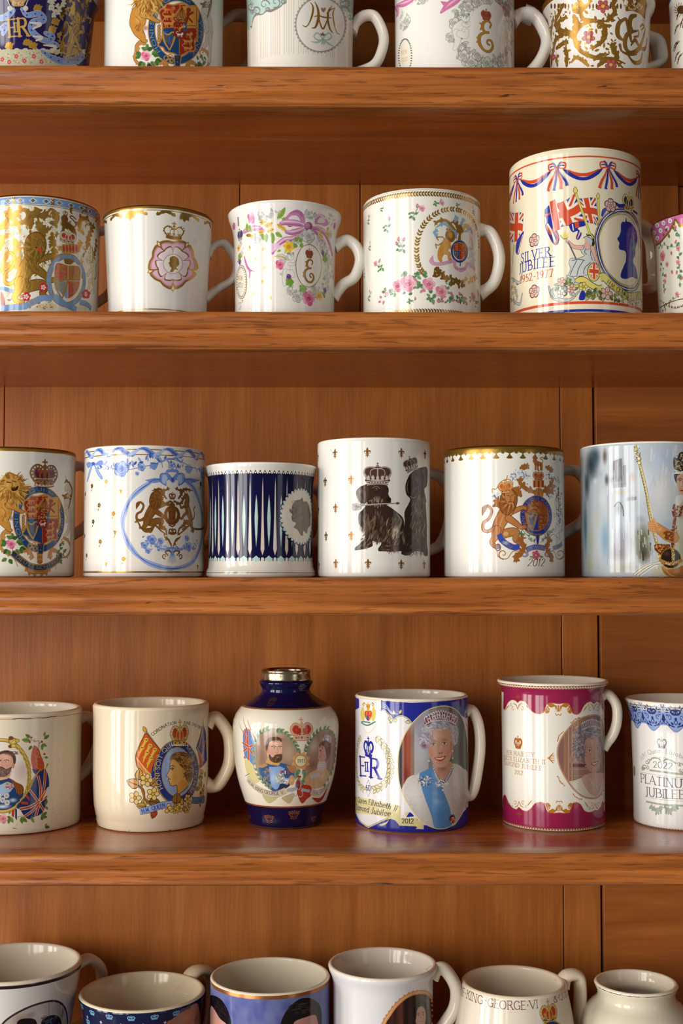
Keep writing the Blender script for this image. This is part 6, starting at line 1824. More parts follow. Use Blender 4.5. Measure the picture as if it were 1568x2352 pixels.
 A.soft(740,1090,50,30,'c8cfe8',.8);text(A,'DIEU',[(700,1090),(800,1150)],26,'c8b070',pen=(14,9),serif=False);text(A,'ET MON',[(975,1180),(1060,1156),(1150,1166)],28,'c8b070',pen=(14,9),serif=False)
 for x in (945,1190): A.ell(x,1214,40,30,'b08040');A.ell(x,1214,34,24,'98a4d8');A.ell(x-4,1212,16,14,'eef0fa')
 A.ell(750,1000,44,38,'b87a3c');A.ell(744,996,26,24,'e0a878')
 for s,cx in ((1,1085),(-1,1085)):
  k=1 if s < 0 else .62
  acanthus(A,[(cx+190*s*k,1230),(cx+150*s*k,1130),(cx+200*s*k,1050),(cx+130*s*k,1040)],40,GD,4,s);acanthus(A,[(cx+200*s*k,1200),(cx+240*s*k,1240),(cx+230*s*k,1300)],36,GD,3,s)
  Ln([(cx+130*s*k,1200),(cx+260*s*k,1180),(cx+330*s*k,1260),(cx+420*s*k,1240),(cx+440*s*k,1160)],8,'b08040',smooth=True);curl(A,cx+370*s*k,1210,56,90,1.1,12,GD,rev=s > 0)
  Ln([(cx+180*s*k,1040),(cx+260*s*k,1000),(cx+330*s*k,1040)],7,'b08040',smooth=True)
 A.ring(660,1140,26,34,12,'8a6a50');A.ell(660,1140,14,20,'8a94c8')
 for i in range(34):
  s=-1 if i % 2 else 1;t=A.rng.uniform(0,1)
  leaf(A,1085+s*(40+150*t*(1 if s < 0 else .8)),1070-90*t+A.rng.uniform(-26,30),34,A.rng.uniform(180,360),.4,['6f9a6a','4f7a5a','8fae80'][i % 3])
 Ln([(1060,1100),(980,1020),(910,950)],5,'6a8a5a',smooth=True);Ln([(1110,1090),(1180,1020),(1230,970)],5,'6a8a5a',smooth=True);A.soft(900,930,26,24,'e8a070',.9);A.soft(1232,960,18,20,'9a6ab0',.9)
 flower(A,1062,1222,48,'d8607e','e8c060','a83258');leaf(A,1100,1240,50,0,.5,'7aa05a');leaf(A,1030,1240,40,180,.5,'7aa05a')
 text(A,'2012',[(970,1338),(1150,1338)],74,'7a5236',pen=(12,4),serif=False,slant=.25)

def art_photo_robes(A):
 A.fr(1318,1000,6.272)
 P,B,Ln=A.poly,A.blobpoly,A.line
 g=A.rng
 P([(80,100),(1600,60),(1600,2060),(80,2060)],'c3ccd2')
 for x,y,rx,ry,c,a in ((250,420,220,330,'2c3a44',.95),(180,700,130,330,'3f4f58',.9),(300,300,160,200,'3a4c58',.9),(160,1300,110,600,'4f7486',.9),(250,1500,160,320,'bfc4b0',.95),(330,1200,120,260,'c6cbc0',.9),(230,1850,130,200,'cfcfae',.9),(450,1500,120,420,'7ea3ba',.9),(400,900,110,200,'d4dde0',.9),(300,660,70,70,'e2e8ec',.8),(440,300,60,160,'5a4038',.8),(170,520,40,90,'a8bcc8',.8),(380,560,60,80,'9fb4d0',.7),(640,480,170,200,'8d8f95',.7),(620,640,150,100,'4e4f58',.85),(470,640,60,120,'3c3a3e',.8),(660,820,160,50,'b8a88c',.7),(840,600,60,110,'d09878',.7),(560,1100,120,300,'c4cbd2',.8),(640,1050,90,140,'74767e',.8),(820,900,90,60,'8d8f96',.7),(760,1200,220,200,'bcc8d4',.7),(700,1500,230,260,'8a8794',.7),(640,1700,200,200,'766e74',.7),(1000,700,200,400,'dfe6ec',.9),(1250,800,240,500,'e4e2e0',.95),(1300,300,260,240,'b4c4dc',.7),(1180,400,120,300,'c8d6ea',.7),(980,1500,150,340,'5d5a3c',.9),(1000,1700,140,200,'3c3624',.8),(950,1200,90,80,'8f9aa2',.6),(1350,1300,160,120,'a8bad0',.7),(700,1900,300,120,'a8a490',.7)):
  A.soft(x,y,rx,ry,c,a)
 # blurred stonework
 for x0,y0,x1,y1,c in ((560,370,620,640,'4a464a'),(600,350,690,660,'5c5a60'),(700,440,750,720,'55545c'),(560,760,760,700,'6a6a74'),(620,840,830,800,'cfc0a0'),(750,900,900,950,'6e6e78')):
  P([(x0,y0),(x1,y0-20),(x1,y1-20),(x0,y1)],c,a=.6)
 for i in range(30): x=g.uniform(480,860);Ln([(x,g.uniform(150,900)),(x+g.uniform(-6,6),g.uniform(1100,1900))],g.uniform(6,22),['d8dde4','8f8d98','eef0f2','a8acb8'][i % 4],a=.35)
 Ln([(580,1020),(640,960),(700,1040),(710,1160)],16,'5a5c64',smooth=True,a=.8)
 for i in range(26): x=g.uniform(900,1130);y=g.uniform(1350,1750);Ln([(x,y),(x+5,y+g.uniform(40,140))],g.uniform(8,20),['c8c6a0','2e2a1c','7a774e','e4e2cc'][i % 4],a=.6)
 for i in range(40): x=g.uniform(1090,1560);y=g.uniform(120,700);Ln([(x,y),(x-14,y+g.uniform(60,160))],g.uniform(10,30),['eef2f8','b4c4de','d8e0ec'][i % 3],a=.4)
 # robe,arm and skirt
 B([(1480,1000),(1580,860),(1640,900),(1640,2060),(1160,2060),(1180,1900),(1300,1800),(1400,1560),(1440,1250)],'c9c6ae')
 A.soft(1560,1300,120,260,'e4e2d2',.8);A.soft(1540,1100,60,120,'8a5a3c',.6)
 for pts in ([(1440,1000),(1430,1090),(1440,1160)],[(1500,1000),(1470,1100),(1440,1280),(1420,1480),(1420,1640)],[(1560,1020),(1520,1150)]): Ln(pts,[26,46,40],'7a3a20',smooth=True)
 A.speckle(1440,1450,50,190,['d8b060','5a2214','e8d8a8','8a3a1c'],120,11);A.speckle(1480,1100,70,90,['d8b060','6a2a16','efe8d0'],50,10)
 limb(A,[(1170,1310,110),(1250,1370,130),(1350,1440,150),(1440,1470,150)],'c88a4a','8a5024',4)
 P([(1280,1400),(1330,1370),(1440,1400),(1440,1540),(1300,1480)],'8a4a22');A.speckle(1360,1450,70,50,['d8a050','6a2c14'],40,10);A.soft(1230,1350,60,50,'e6b078',.8)
 # sceptre
 Ln([(880,160),(950,440),(1040,820),(1110,1240),(1180,1520),(1250,1800)],40,'5a4a24',smooth=True);Ln([(884,160),(952,440),(1042,820),(1112,1240),(1182,1520),(1250,1790)],30,'d8c47a',smooth=True);Ln([(894,200),(1050,820),(1190,1520)],8,'f3eabc',smooth=True)
 for i in range(26): t=i/25;A.ell(950+235*t,440+1100*t,8,5,'6a5a2a',rot=40)
 for x,y,r in ((880,150,20),(892,210,34),(920,290,38),(934,340,34),(940,400,30)): A.dot(x,y,r,'8a7a3a');A.dot(x-4,y-4,r*.7,'e8dca0')
 A.speckle(912,270,44,120,['5a5a70','f6f0d0','b88a4a'],40,10)
 B([(1070,1270),(1100,1240),(1150,1190),(1180,1240),(1230,1310),(1200,1380),(1140,1400),(1090,1360)],'d8985e')
 for i in range(4): Ln([(1080+i*4,1262+i*34),(1120,1262+i*34),(1160,1270+i*32)],30,'dca066',smooth=True,out='9a5c30',ow=3)
 Ln([(1140,1200),(1170,1250),(1190,1300)],26,'e2aa70',smooth=True);A.speckle(1220,1700,36,120,['d8c060','7a5a20','f0e4a0'],60,11)
 P([(1150,1580),(1200,1560),(1380,1570),(1390,1640),(1240,1720),(1160,1650)],'7a3c1c');A.speckle(1270,1620,110,50,['c88a40','4a2010','e0b870'],60,11)
 for i in range(9): Ln([(840+i*14,1990+i*4),(1000+i*20,1880),(1240-i*6,1800+i*14)],16,['e4e2d4','9a9880','f2f0e6'][i % 3],smooth=True)
 # orb
 A.dot(1390,1770,150,'8a6a30');A.dot(1390,1770,138,'2c1c12');A.soft(1330,1700,70,60,'6a4a2c',.7)
 Ln([(1240,1800),(1390,1850),(1540,1800)],44,'b08a3c',smooth=True);Ln([(1410,1630),(1430,1740),(1420,1850)],40,'b08a3c',smooth=True);A.speckle(1390,1845,140,24,['f0e4b0','5a3a1a','c84030','e8d080'],70,9);A.speckle(1424,1730,20,100,['f0e4b0','5a3a1a','e8d080'],40,9)
 B([(1260,1890),(1340,1930),(1500,1900),(1560,1880),(1580,2010),(1420,2060),(1300,1990)],'b8743a');
 for i in range(3): Ln([(1270+i*26,1900+i*20),(1320+i*30,1960+i*20),(1380+i*34,2000+i*14)],26,'d8964e',smooth=True,out='7a3c1a',ow=3)
 # head and crown
 B([(1440,600),(1470,540),(1640,540),(1640,700),(1500,690),(1470,680)],'2e221e')
 B([(1480,600),(1480,700),(1500,780),(1540,840),(1590,860),(1640,840),(1640,560),(1520,560)],'e3b592');A.soft(1540,700,40,60,'f0cdb0',.7);A.soft(1520,780,30,40,'d89070',.6)
 Ln([(1486,640),(1520,616),(1552,634)],8,'4a3024',smooth=True);A.ell(1520,652,22,9,'efe8e4');A.dot(1520,652,9,'3c4450');Ln([(1498,646),(1520,640),(1545,650)],5,'3a2620',smooth=True);A.ell(1550,795,24,12,'b8402c');Ln([(1560,660),(1566,730),(1550,745)],5,'b8846a',smooth=True)
 P([(1440,490),(1640,480),(1640,560),(1444,556)],'f4f0ea');A.speckle(1530,522,90,20,['2a2420'],12,8)
 B([(1450,490),(1430,320),(1480,330),(1520,250),(1600,240),(1640,300),(1640,490)],'3a3426');Ln([(1450,470),(1540,420),(1640,470)],30,'8a7a44',smooth=True);A.speckle(1540,380,90,110,['e8dca8','b09a50','5a1c1c','2a3c5a','f4f0e0'],90,10);Ln([(1432,320),(1460,360),(1470,480)],[6,16,20],'a8985a',smooth=True)
 B([(1460,900),(1520,860),(1580,880),(1520,1000),(1470,1000)],'ece8e0')
# ------------------------------------------------------------------ prints of the second shelf
def art_gilded_arms(A):
 A.fr(0,430,6.031)
 P,B,Ln=A.poly,A.blobpoly,A.line
 LB,G,DK='7fa3d4','b4863a','6a4a20'
 v0,v1=A.yv(140),A.yv(236)
 A.strip(-5,v0-2,'c89a60',gold=.8);A.strip(v0-2,v0,'f0eadc');A.strip(v0,v1,LB);A.strip(v1+1.6,v1+3,G,gold=.8)
 c=float(A.tf(np.array([[640.,190.]]))[0,0]);old=(A.tf,A.ws);A.tf=lambda p: p;A.ws=1.0
 vm=(v0+v1)/2
 for i in range(-8,9):
  u=c+i*28.5
  P([(u-9,vm),(u,vm-6),(u+9,vm),(u,vm+6)],'f0eadc');P([(u-7,vm),(u,vm-4.6),(u+7,vm),(u,vm+4.6)],LB)
  for x,y in ((-2,0),(2,0),(0,-2),(0,2)): A.dot(u+x,vm+y,1.7,'a07428',gold=.8)
  if i % 3 == 0:
   for s in (-1,1): Ln([(u+14-3*s,vm-6),(u+14+3*s,vm),(u+14-3*s,vm+6)],3,'a07428',gold=.8);Ln([(u+11-3*s,vm-7),(u+11+3*s,vm)],1.5,'f0eadc')
 A.tf,A.ws=old
 # all-over gilded leaves
 K=dict(gold=.85)
 CR='e6dcb8'
 for pts,w,s in (([(0,560),(120,470),(190,400),(60,340)],80,1),([(180,520),(260,500),(370,460),(390,350),(300,310),(240,380),(290,440)],60,1),([(420,560),(450,420),(520,360),(540,300)],60,-1),([(600,660),(560,560),(540,480),(600,400),(700,330),(790,400),(760,510),(700,480)],70,1),([(760,800),(720,700),(700,620),(620,560)],56,-1),([(1150,640),(1100,540),(1130,440),(1220,460),(1260,560)],60,-1),([(1200,840),(1220,700),(1260,600),(1300,500)],60,1),([(100,1240),(40,1120),(120,1060),(160,1140)],60,1),([(-60,900),(40,800),(30,700),(120,660)],60,-1),([(1060,900),(1080,820),(1120,740)],46,1),([(1280,1000),(1320,860),(1330,700)],46,1),([(790,900),(740,860),(720,790)],44,-1),([(220,1100),(250,960),(230,820),(250,760)],80,-1)):
  acanthus(A,pts,w,G,5,s,out='8a8064' if w > 64 else None,gold=.85)
  for x,y in cat(pts,3): Ln([(x,y),(x+A.rng.uniform(-20,20),y+24)],4,DK,a=.7)
 for pts,w in (([(0,650),(100,620),(180,640),(120,690)],30),([(40,860),(120,760),(170,860),(60,980)],36),([(0,950),(120,880),(170,960)],34),([(480,440),(560,450),(640,500)],26),([(640,720),(700,600),(760,580),(800,640)],30),([(1200,1000),(1270,920),(1300,1000),(1320,1150)],40),([(240,640),(300,600),(330,660)],30)):
  acanthus(A,pts,w,CR,4,1,out='8d8468')
 for i in range(230):
  x,y=A.rng.uniform(-500,1350),A.rng.uniform(290,1680)
  acanthus(A,[(x,y),(x+A.rng.uniform(-30,30),y-34),(x+A.rng.uniform(-50,50),y-60)],A.rng.uniform(12,22),[CR,G,'c29a4c','9a742e','ddcf9c'][i % 5],3,1,out='8d8468' if i % 5 in (0,4) else None,gold=0 if i % 5 in (0,4) else .8)
 # unicorn at the right edge
 unicorn(A,1270,1110,620,flip=True,col='e4d9b6',out='8a7a4a',mane='a8843c',sx=.62)
 A.gold=.8
 lion(A,450,1080,900,col='b98c3a',out='8a6420',mane='a87c30',hi='d8ac50',sx=1.0)
 A.strands(470,900,170,260,['8a6420','d0a850','9a7428'],120,80,9,80,40,.8);A.strands(380,1250,90,200,['8a6420','d0a850'],50,90,8,100,25,.8)
 A.gold=0
 for p in ([(360,820),(300,980),(340,1120)],[(620,800),(560,960),(600,1060)],[(300,1200),(360,1320),(300,1420)],[(500,1250),(540,1330)]): Ln(p,5,'8f7a4a',smooth=True)
 B([(520,830),(545,830),(580,880),(572,912),(545,890)],'cf4034');
 for x,y in ((330,680),(430,610),(400,720)): A.soft(x,y,26,20,'c84a4a',.9)
 # tail and left scrolls
 Ln([(250,1120),(190,1000),(250,860),(330,830),(300,760),(230,770)],[40,34,26,20,16,30],G,smooth=True,gold=.85)
 # crest: lion on a crown on a helmet
 with A.loc(940,500,1):
  A.gold=.8
  A.line([(-50,20),(60,60),(110,120)],[100,90,60],'93672a',smooth=True);A.line([(-60,40),(-70,130)],40,'93672a');A.line([(100,80),(110,140)],44,'93672a');A.dot(-50,-50,52,'93672a')
  A.line([(80,40),(124,0),(90,-50),(30,-90),(60,-110),(120,-80)],16,'93672a',smooth=True);A.gold=0
  crown(A,-40,-90,70,90,line_=DK,band='93672a',gold=.8)
  A.line([(-50,-40),(-52,-70)],10,'a83030')
 crown(A,945,770,230,200,line_='8a6a3a',cap='c8443a',band='c8a880',body='d8c8a8',pearls='f4efe4',lw=6)
 P([(860,790),(1050,790),(1070,850),(1040,920),(870,920),(836,850)],'c89a50')
 for x in range(870,1060,44): P([(x,800),(x+20,800),(x+30,860),(x+14,912),(x-6,860)],'c8443a')
 B([(720,1000),(760,940),(860,920),(1000,930),(1070,990),(960,1080),(900,1060),(860,960),(760,980)],'b08038',gold=.8)
 # garter,shield,motto
 garter(A,920,1290,245,335,60,col=LB,edge='a08040',letters='HONI SOIT QUI MAL Y PENSE',lc='9a8048',size=42,a0=125,span=290,pen=(16,10))
 sh=[(765,1055),(940,1075),(1110,1105),(1106,1330),(1060,1460),(935,1545),(820,1450),(755,1330)]
 P(sh,'f0eadc')
 arms_shield(A,sh,red='c8604a',blue='86a6d6',gold='b58a44',lions=False,yel='b08a3c',frame='f0e6d4',fw=14,split=(940,1300))
 harp(A,850,1390,230,'a8884a')
 for cx,cy in ((600,1385),(362,1515),(1190,1480)): 
  for i in range(5): A.ell(cx+34*math.cos(i*1.257-1.57),cy+38*math.sin(i*1.257-1.57),30,28,'c8303a')
  flower(A,cx,cy,38,'f0e0d8','d8b050','c8303a')
 for x in (570,600,632,270,305,340): A.line([(x,1480 if x > 500 else 1600),(x-4,1500 if x > 500 else 1620)],10,'c84a4a')
 P([(95,1560),(165,1540),(140,1580)],'c8404a');B([(10,1450),(50,1500),(70,1650),(40,1680),(10,1600)],'b04a28')
 ribbon(A,[(0,1395),(80,1410),(180,1440)],44,LB,'a08a58',3);ribbon(A,[(10,1680),(180,1660),(330,1650),(440,1600),(560,1540),(640,1530),(720,1545)],74,LB,'a08a58',4)
 text(A,'DIEU',[(385,1640),(550,1575)],60,'9a8a60',pen=(16,10))
 ribbon(A,[(760,1500),(860,1590),(960,1650),(1060,1690)],70,LB,'a08a58',4);ribbon(A,[(1100,1590),(1200,1620),(1260,1680)],70,LB,'a08a58',4);text(A,'ET',[(1180,1650),(1240,1672)],44,'9a8a60',pen=(16,10))
 B([(440,1690),(560,1620),(720,1600),(790,1650),(700,1700)],'e6dab0');B([(1080,1690),(1110,1650),(1180,1660),(1200,1700)],'e6dab0');A.speckle(620,1650,110,34,['c8484a','8a7a4a','b8a878'],24,9)

def art_tudor_rose(A):
 A.fr(220,450,4.9)
 P,B,Ln=A.poly,A.blobpoly,A.line
 G='a8803a'
 v0=A.yv(150)
 A.strip(-4,v0-1.4,G,gold=1);A.strip(v0+1,v0+2.6,G,gold=1)
 c=float(A.tf(np.array([[710.,220.]]))[0,0]);old=(A.tf,A.ws);A.tf=lambda p: p;A.ws=1.0
 g=dict(gold=1)
 for i in range(-7,8):
  for s,u in ((1,c+i*64),(-1,c+i*64+32)):
   for k,(w,h) in enumerate(((6,14),(4.5,10),(3.4,7))):
    x=u+s*k*9
    Ln([(x+8*s,v0+3),(x+2*s,v0+h*.6),(x-4*s,v0+h*.75),(x-3*s,v0+h*.4)],[w*.5,w,w*.9,2],G,smooth=True,**g)
  u=c+i*64+50
  if i % 2 == 0:
   for t in (50,90,130): leaf(A,u+10,v0+3,19,t,.6,G,gold=1)
 A.tf,A.ws=old
 vb=A.yv(1268);A.strip(vb,vb+2.2,G,gold=1)
 # crown
 crown(A,878,480,236,190,gold=.75,band='a87c30',body='a87c30',lw=3.4)
 for f in (-1,1):
  for x,y in ((100,-60),(118,-90),(112,-118),(84,-134),(50,-128),(20,-106)): A.dot(878+x*f,482+y,7,'a87c30',gold=.75)
 # rose
 cx,cy=868,765
 PK,PD='efc4d4','dc9ab6'
 for i in range(5):
  t=math.radians(-90+36+72*i) 
  for a in (-32,0,32): leaf(A,cx+200*math.cos(t),cy+200*math.sin(t),116 if a == 0 else 80,math.degrees(t)+a,.5,'c29a4a',gold=.6);leaf(A,cx+214*math.cos(t),cy+214*math.sin(t),84 if a == 0 else 50,math.degrees(t)+a,.42,'f4ead8')
 def petal(t,r0,r1,hw,col,**k):
  p=[(r0,-hw*.5),((r0+r1)/2,-hw*.9),(r1*.93,-hw),(r1,-hw*.45),(r1*.955,0),(r1,hw*.45),(r1*.93,hw),((r0+r1)/2,hw*.9),(r0,hw*.5)]
  q=[(cx+x*math.cos(t)-y*math.sin(t),cy+x*math.sin(t)+y*math.cos(t)) for x,y in p]
  B(q,col,**k)
 for i in range(5):
  t=math.radians(-90+72*i)
  petal(t,80,266,146,'b88c3c',gold=.8);petal(t,84,242,128,PD);petal(t,84,226,118,PK)
  for k in range(-5,6): 
   a=t+k*.1;Ln([(cx+224*math.cos(a),cy+224*math.sin(a)),(cx+150*math.cos(a),cy+150*math.sin(a))],[7,1],'e2a4c0',a=.6)
 for i in range(5):
  t=math.radians(90+72*i)
  petal(t,60,192,96,'a8803a',gold=.8);petal(t,60,178,88,'f7e6ea')
  for k in range(-4,5):
   a=t+k*.1;Ln([(cx+100*math.cos(a),cy+100*math.sin(a)),(cx+160*math.cos(a),cy+160*math.sin(a))],[8,1],'eab4c8',a=.6)
 A.dot(cx,cy,112,'a8707a');A.dot(cx,cy,107,'f6eee4')
 B([(840,690),(880,676),(920,700),(936,750),(930,780),(906,800),(908,812),(922,832),(890,826),(870,850),(836,852),(850,812),(830,790),(828,770),(818,752),(832,740),(830,710)],'96702a',gold=.6)
 Ln([(1146,760),(150,770)][:1]+[(1146,764)],1,G)
 Ln([(138,770),(146,830),(140,890)],6,'4a4038',smooth=True)

def art_flower_garland(A):
 A.fr(510,450,4.7515)
 P,B,Ln=A.poly,A.blobpoly,A.line
 PK,PD,PL,GY,GN,YL,GD,VI='cf86b4','9c4f86','ebc6dc','7d7f7c','8fb04e','efcb4a','a87a3a','7a4a86'
 gcol=[GY,'9fa19c','c4c4bc']
 def grey(x,y,rx,ry,n=16,L=44):
  for i in range(n): leaf(A,x+A.rng.uniform(-rx,rx),y+A.rng.uniform(-ry,ry),L*A.rng.uniform(.6,1.2),A.rng.uniform(0,360),.45,['dedcd4','c4c4bc','ecebe4'][i % 3],vein=GY,out='8d8f8a')
 grey(430,230,50,30,10);grey(560,190,70,30,12);grey(950,210,60,40,14);grey(1180,260,40,50,12,36)
 # pink ribbon along the top
 Ln([(240,390),(300,360),(380,350),(450,380)],[50,60,60,44],PK,smooth=True);Ln([(250,375),(320,350),(420,345)],14,PL,smooth=True)
 for x,y,a in ((430,400,70),(480,410,90),(530,400,60),(580,400,30),(600,240,-30),(650,250,10),(640,220,-60),(270,300,100),(290,320,60),(560,430,100)): leaf(A,x,y,100,a,.45,GN,vein='6d8f3a')
 for x,y,a in ((460,320,10),(480,330,-20),(600,310,30),(640,330,40),(560,360,160),(410,290,0),(300,430,20),(390,400,0)): leaf(A,x,y,90,a,.5,'e6c04e',vein='a87a28')
 for x,y in ((740,320),(780,380),(290,430)): A.ell(x,y,30,18,'a8742a',gold=.5)
 rose(A,318,245,58,('f2a8c4','e06a9c','c23a74'));rose(A,1225,325,40,('e8a8c4','d27aa4','a8508a'));A.ell(130,330,16,40,'d27aa4')
 # crown at the left
 crown(A,195,480,120,130,line_='4a3a5a',cap='4a2a72',band='b4b0b4',body='6a6070',lw=7);P([(165,230),(180,230),(185,330),(168,330)],'8f8f8f')
 # bow
 B([(690,240),(740,180),(810,155),(880,190),(900,280),(880,320),(830,280),(780,260),(700,260)],PK);B([(720,260),(750,220),(810,215),(850,260),(840,290),(780,280)],'f0e4ea');Ln([(740,190),(820,165),(890,230),(900,310)],[10,30,30,10],PD,smooth=True,a=.45)
 B([(1010,300),(1020,220),(1060,195),(1120,220),(1160,300),(1120,330),(1060,310)],PK);B([(1040,290),(1060,240),(1100,240),(1120,290)],'e8dcE0');Ln([(1020,240),(1060,205),(1130,250)],20,PL,smooth=True)
 for pts in ([(910,330),(820,300),(700,290),(640,300)],[(910,345),(840,380),(760,400),(700,390)],[(910,360),(850,430),(760,470),(680,480),(600,540),(550,620)],[(970,350),(1040,400),(1090,470),(1120,520)],[(980,340),(1060,360),(1130,420),(1180,540),(1200,640)]):
  Ln(pts,[20,64,60,40],PK,smooth=True);Ln(np.array(pts)+[6,-12],[6,22,10],PL,smooth=True);Ln(np.array(pts)+[-4,18],[4,12,6],PD,smooth=True,a=.7)
 A.ell(940,330,44,46,PD);A.ell(932,322,26,30,PK)
 P([(530,520),(610,510),(640,560),(560,600),(530,630)],PL)
 for x,y in ((1090,410),(1170,400)): leaf(A,x-40,y,90,20,.6,'e6b84e',vein='a87a28');leaf(A,x-30,y-20,60,-50,.6,'d8a83e')
 # grey wreath
 for t in range(0,360,9):
  a=math.radians(t);x,y=930+250*math.cos(a)*(1 if math.cos(a) < 0 else .95),770+330*math.sin(a)
  grey(x,y,34,34,4,46)
 for x,y,r in ((940,440,78),(1090,560,46),(820,1100,62),(380,460,60),(210,640,34),(740,1040,44),(1000,1000,40),(1180,720,30),(1180,420,40)): rose(A,x,y,r,('e6e4dc','d2d0c8','a4a49e'),line_='85877f')
 # cherubs
 for cx,s,kx in ((740,1,1),(1130,-1,.6)):
  with A.loc(cx,680,1,flip=s < 0):
   for q in ([(-20,40,60),(-40,100,76),(-50,150,70)],[(-50,140,60),(-70,210,44),(-66,280,30)],[(-20,150,56),(40,180,40),(20,130,30)],[(-10,60,30),(50,60,26),(70,30,20)]):
    limb(A,[(x*kx,y,w*kx) for x,y,w in q],'efece2','9a9a92',3)
   A.ell(10*kx,-20,40*kx,40,'9a9a92');A.ell(10*kx,-20,37*kx,37,'efece2');A.speckle(8*kx,-46,38*kx,20,['c4c2b8','8a8a82'],24,10);A.dot(20*kx,-18,4,'6a6a62');Ln([(-20*kx,20),(-90*kx,-30),(-160*kx,-20),(-80*kx,10)],[10,20,12,20],'dcdad0',smooth=True,out='9a9a92',ow=3)
 Ln([(570,660),(620,655),(680,670),(700,690)],7,'d8a03a',smooth=True)
 # colour flowers
 for x,y,a in ((800,500,-100),(830,500,-40),(840,520,40),(800,520,120)): leaf(A,x+10,y,56,a,.9,'86ab4a',vein='5f8434')
 for cx,cy,r in ((725,555,76),(1060,1090,66),(178,570,46)):
  for i in range(6): leaf(A,cx,cy,r,i*60+10,.6,'f2cc48',vein='d8a030')
  A.dot(cx,cy,r*.34,'e89a2a')
 leaf(A,640,590,50,160,.5,GN)
 rose(A,628,748,56,('f0a0b8','e0628a','b83462'));rose(A,945,1115,84,('eca8c0','d8688e','b43c68'))
 for x,y,c in ((735,940,'7fae46'),(880,1010,'86b24e'),(1120,680,'8cae52'),(190,670,GN)):
  for a in (0,72,144,216,288): leaf(A,x,y,54,a,.9,c,vein='5a7f34')
 for x,y in ((722,880),(1095,620),(1120,1030),(190,725)): leaf(A,x,y-30,66,80,.8,VI);A.speckle(x,y-10,24,20,['a87ab8','5a2a66'],12,6)
 leaf(A,740,900,80,80,.7,'7aa23e');leaf(A,1100,1040,80,60,.6,'7aa23e')
 # oval and initial
 A.ell(944,762,144,236,GD,gold=.8);A.ell(944,762,137,229,'f7f3e8')
 monogram_e(A,950,815,1.0)
 crown(A,950,672,92,104,line_='6a2f24',cap='94403a',band='a4553a',lw=8)
 # left medal
 A.ell(210,940,62,186,'b08a5a',gold=.5);A.ell(208,940,56,178,'f2ead8')
 for i in range(34): t=2*PI*i/34;A.dot(208+47*math.cos(t),940+160*math.sin(t),6,'8f8a80');
 text(A,'1926',[(164,915),(222,918)],44,'9a7a4a',pen=(14,8));text(A,'2022',[(166,995),(226,998)],44,'9a7a4a',pen=(14,8));Ln([(186,945),(200,945)],5,'9a7a4a')
 for pts in ([(240,660),(260,740),(290,800),(345,820)],[(270,760),(300,820),(295,890)]): Ln(pts,[16,34,26,8],PK,smooth=True);Ln(np.array(pts)+[4,6],8,PD,smooth=True,a=.6)
 grey(205,1180,24,40,10,34);grey(215,560,20,60,10,30)
 for x,y,a in ((295,560,70),(460,580,130),(380,690,150),(480,790,160),(438,930,90),(335,1095,-40),(530,1110,90),(1210,880,90),(1205,1090,90)): leaf(A,x,y-20,50,a,.45,'b89040',gold=.9)

def monogram_e(A,X,Y,s,col='a8783a',out='6f4a1e'):
 with A.loc(X,Y,s):
  for q in ([(36,-70),(46,-100),(14,-118),(-24,-96),(-30,-50),(0,-24),(30,-30),(-10,-22),(-56,10),(-58,70),(-20,116),(30,118),(62,76),(50,34),(16,32),(10,58),(28,66)],):
   A.line(q,[12,14,14,22,22,12,12,14,24,26,18,18,20,16,12,12,14],col,smooth=True,out=out,ow=2)
  for x,y,a in ((-30,-80,200),(-56,30,190),(-60,50,150),(-34,-60,130)): leaf(A,x,y,34,a,.5,col)

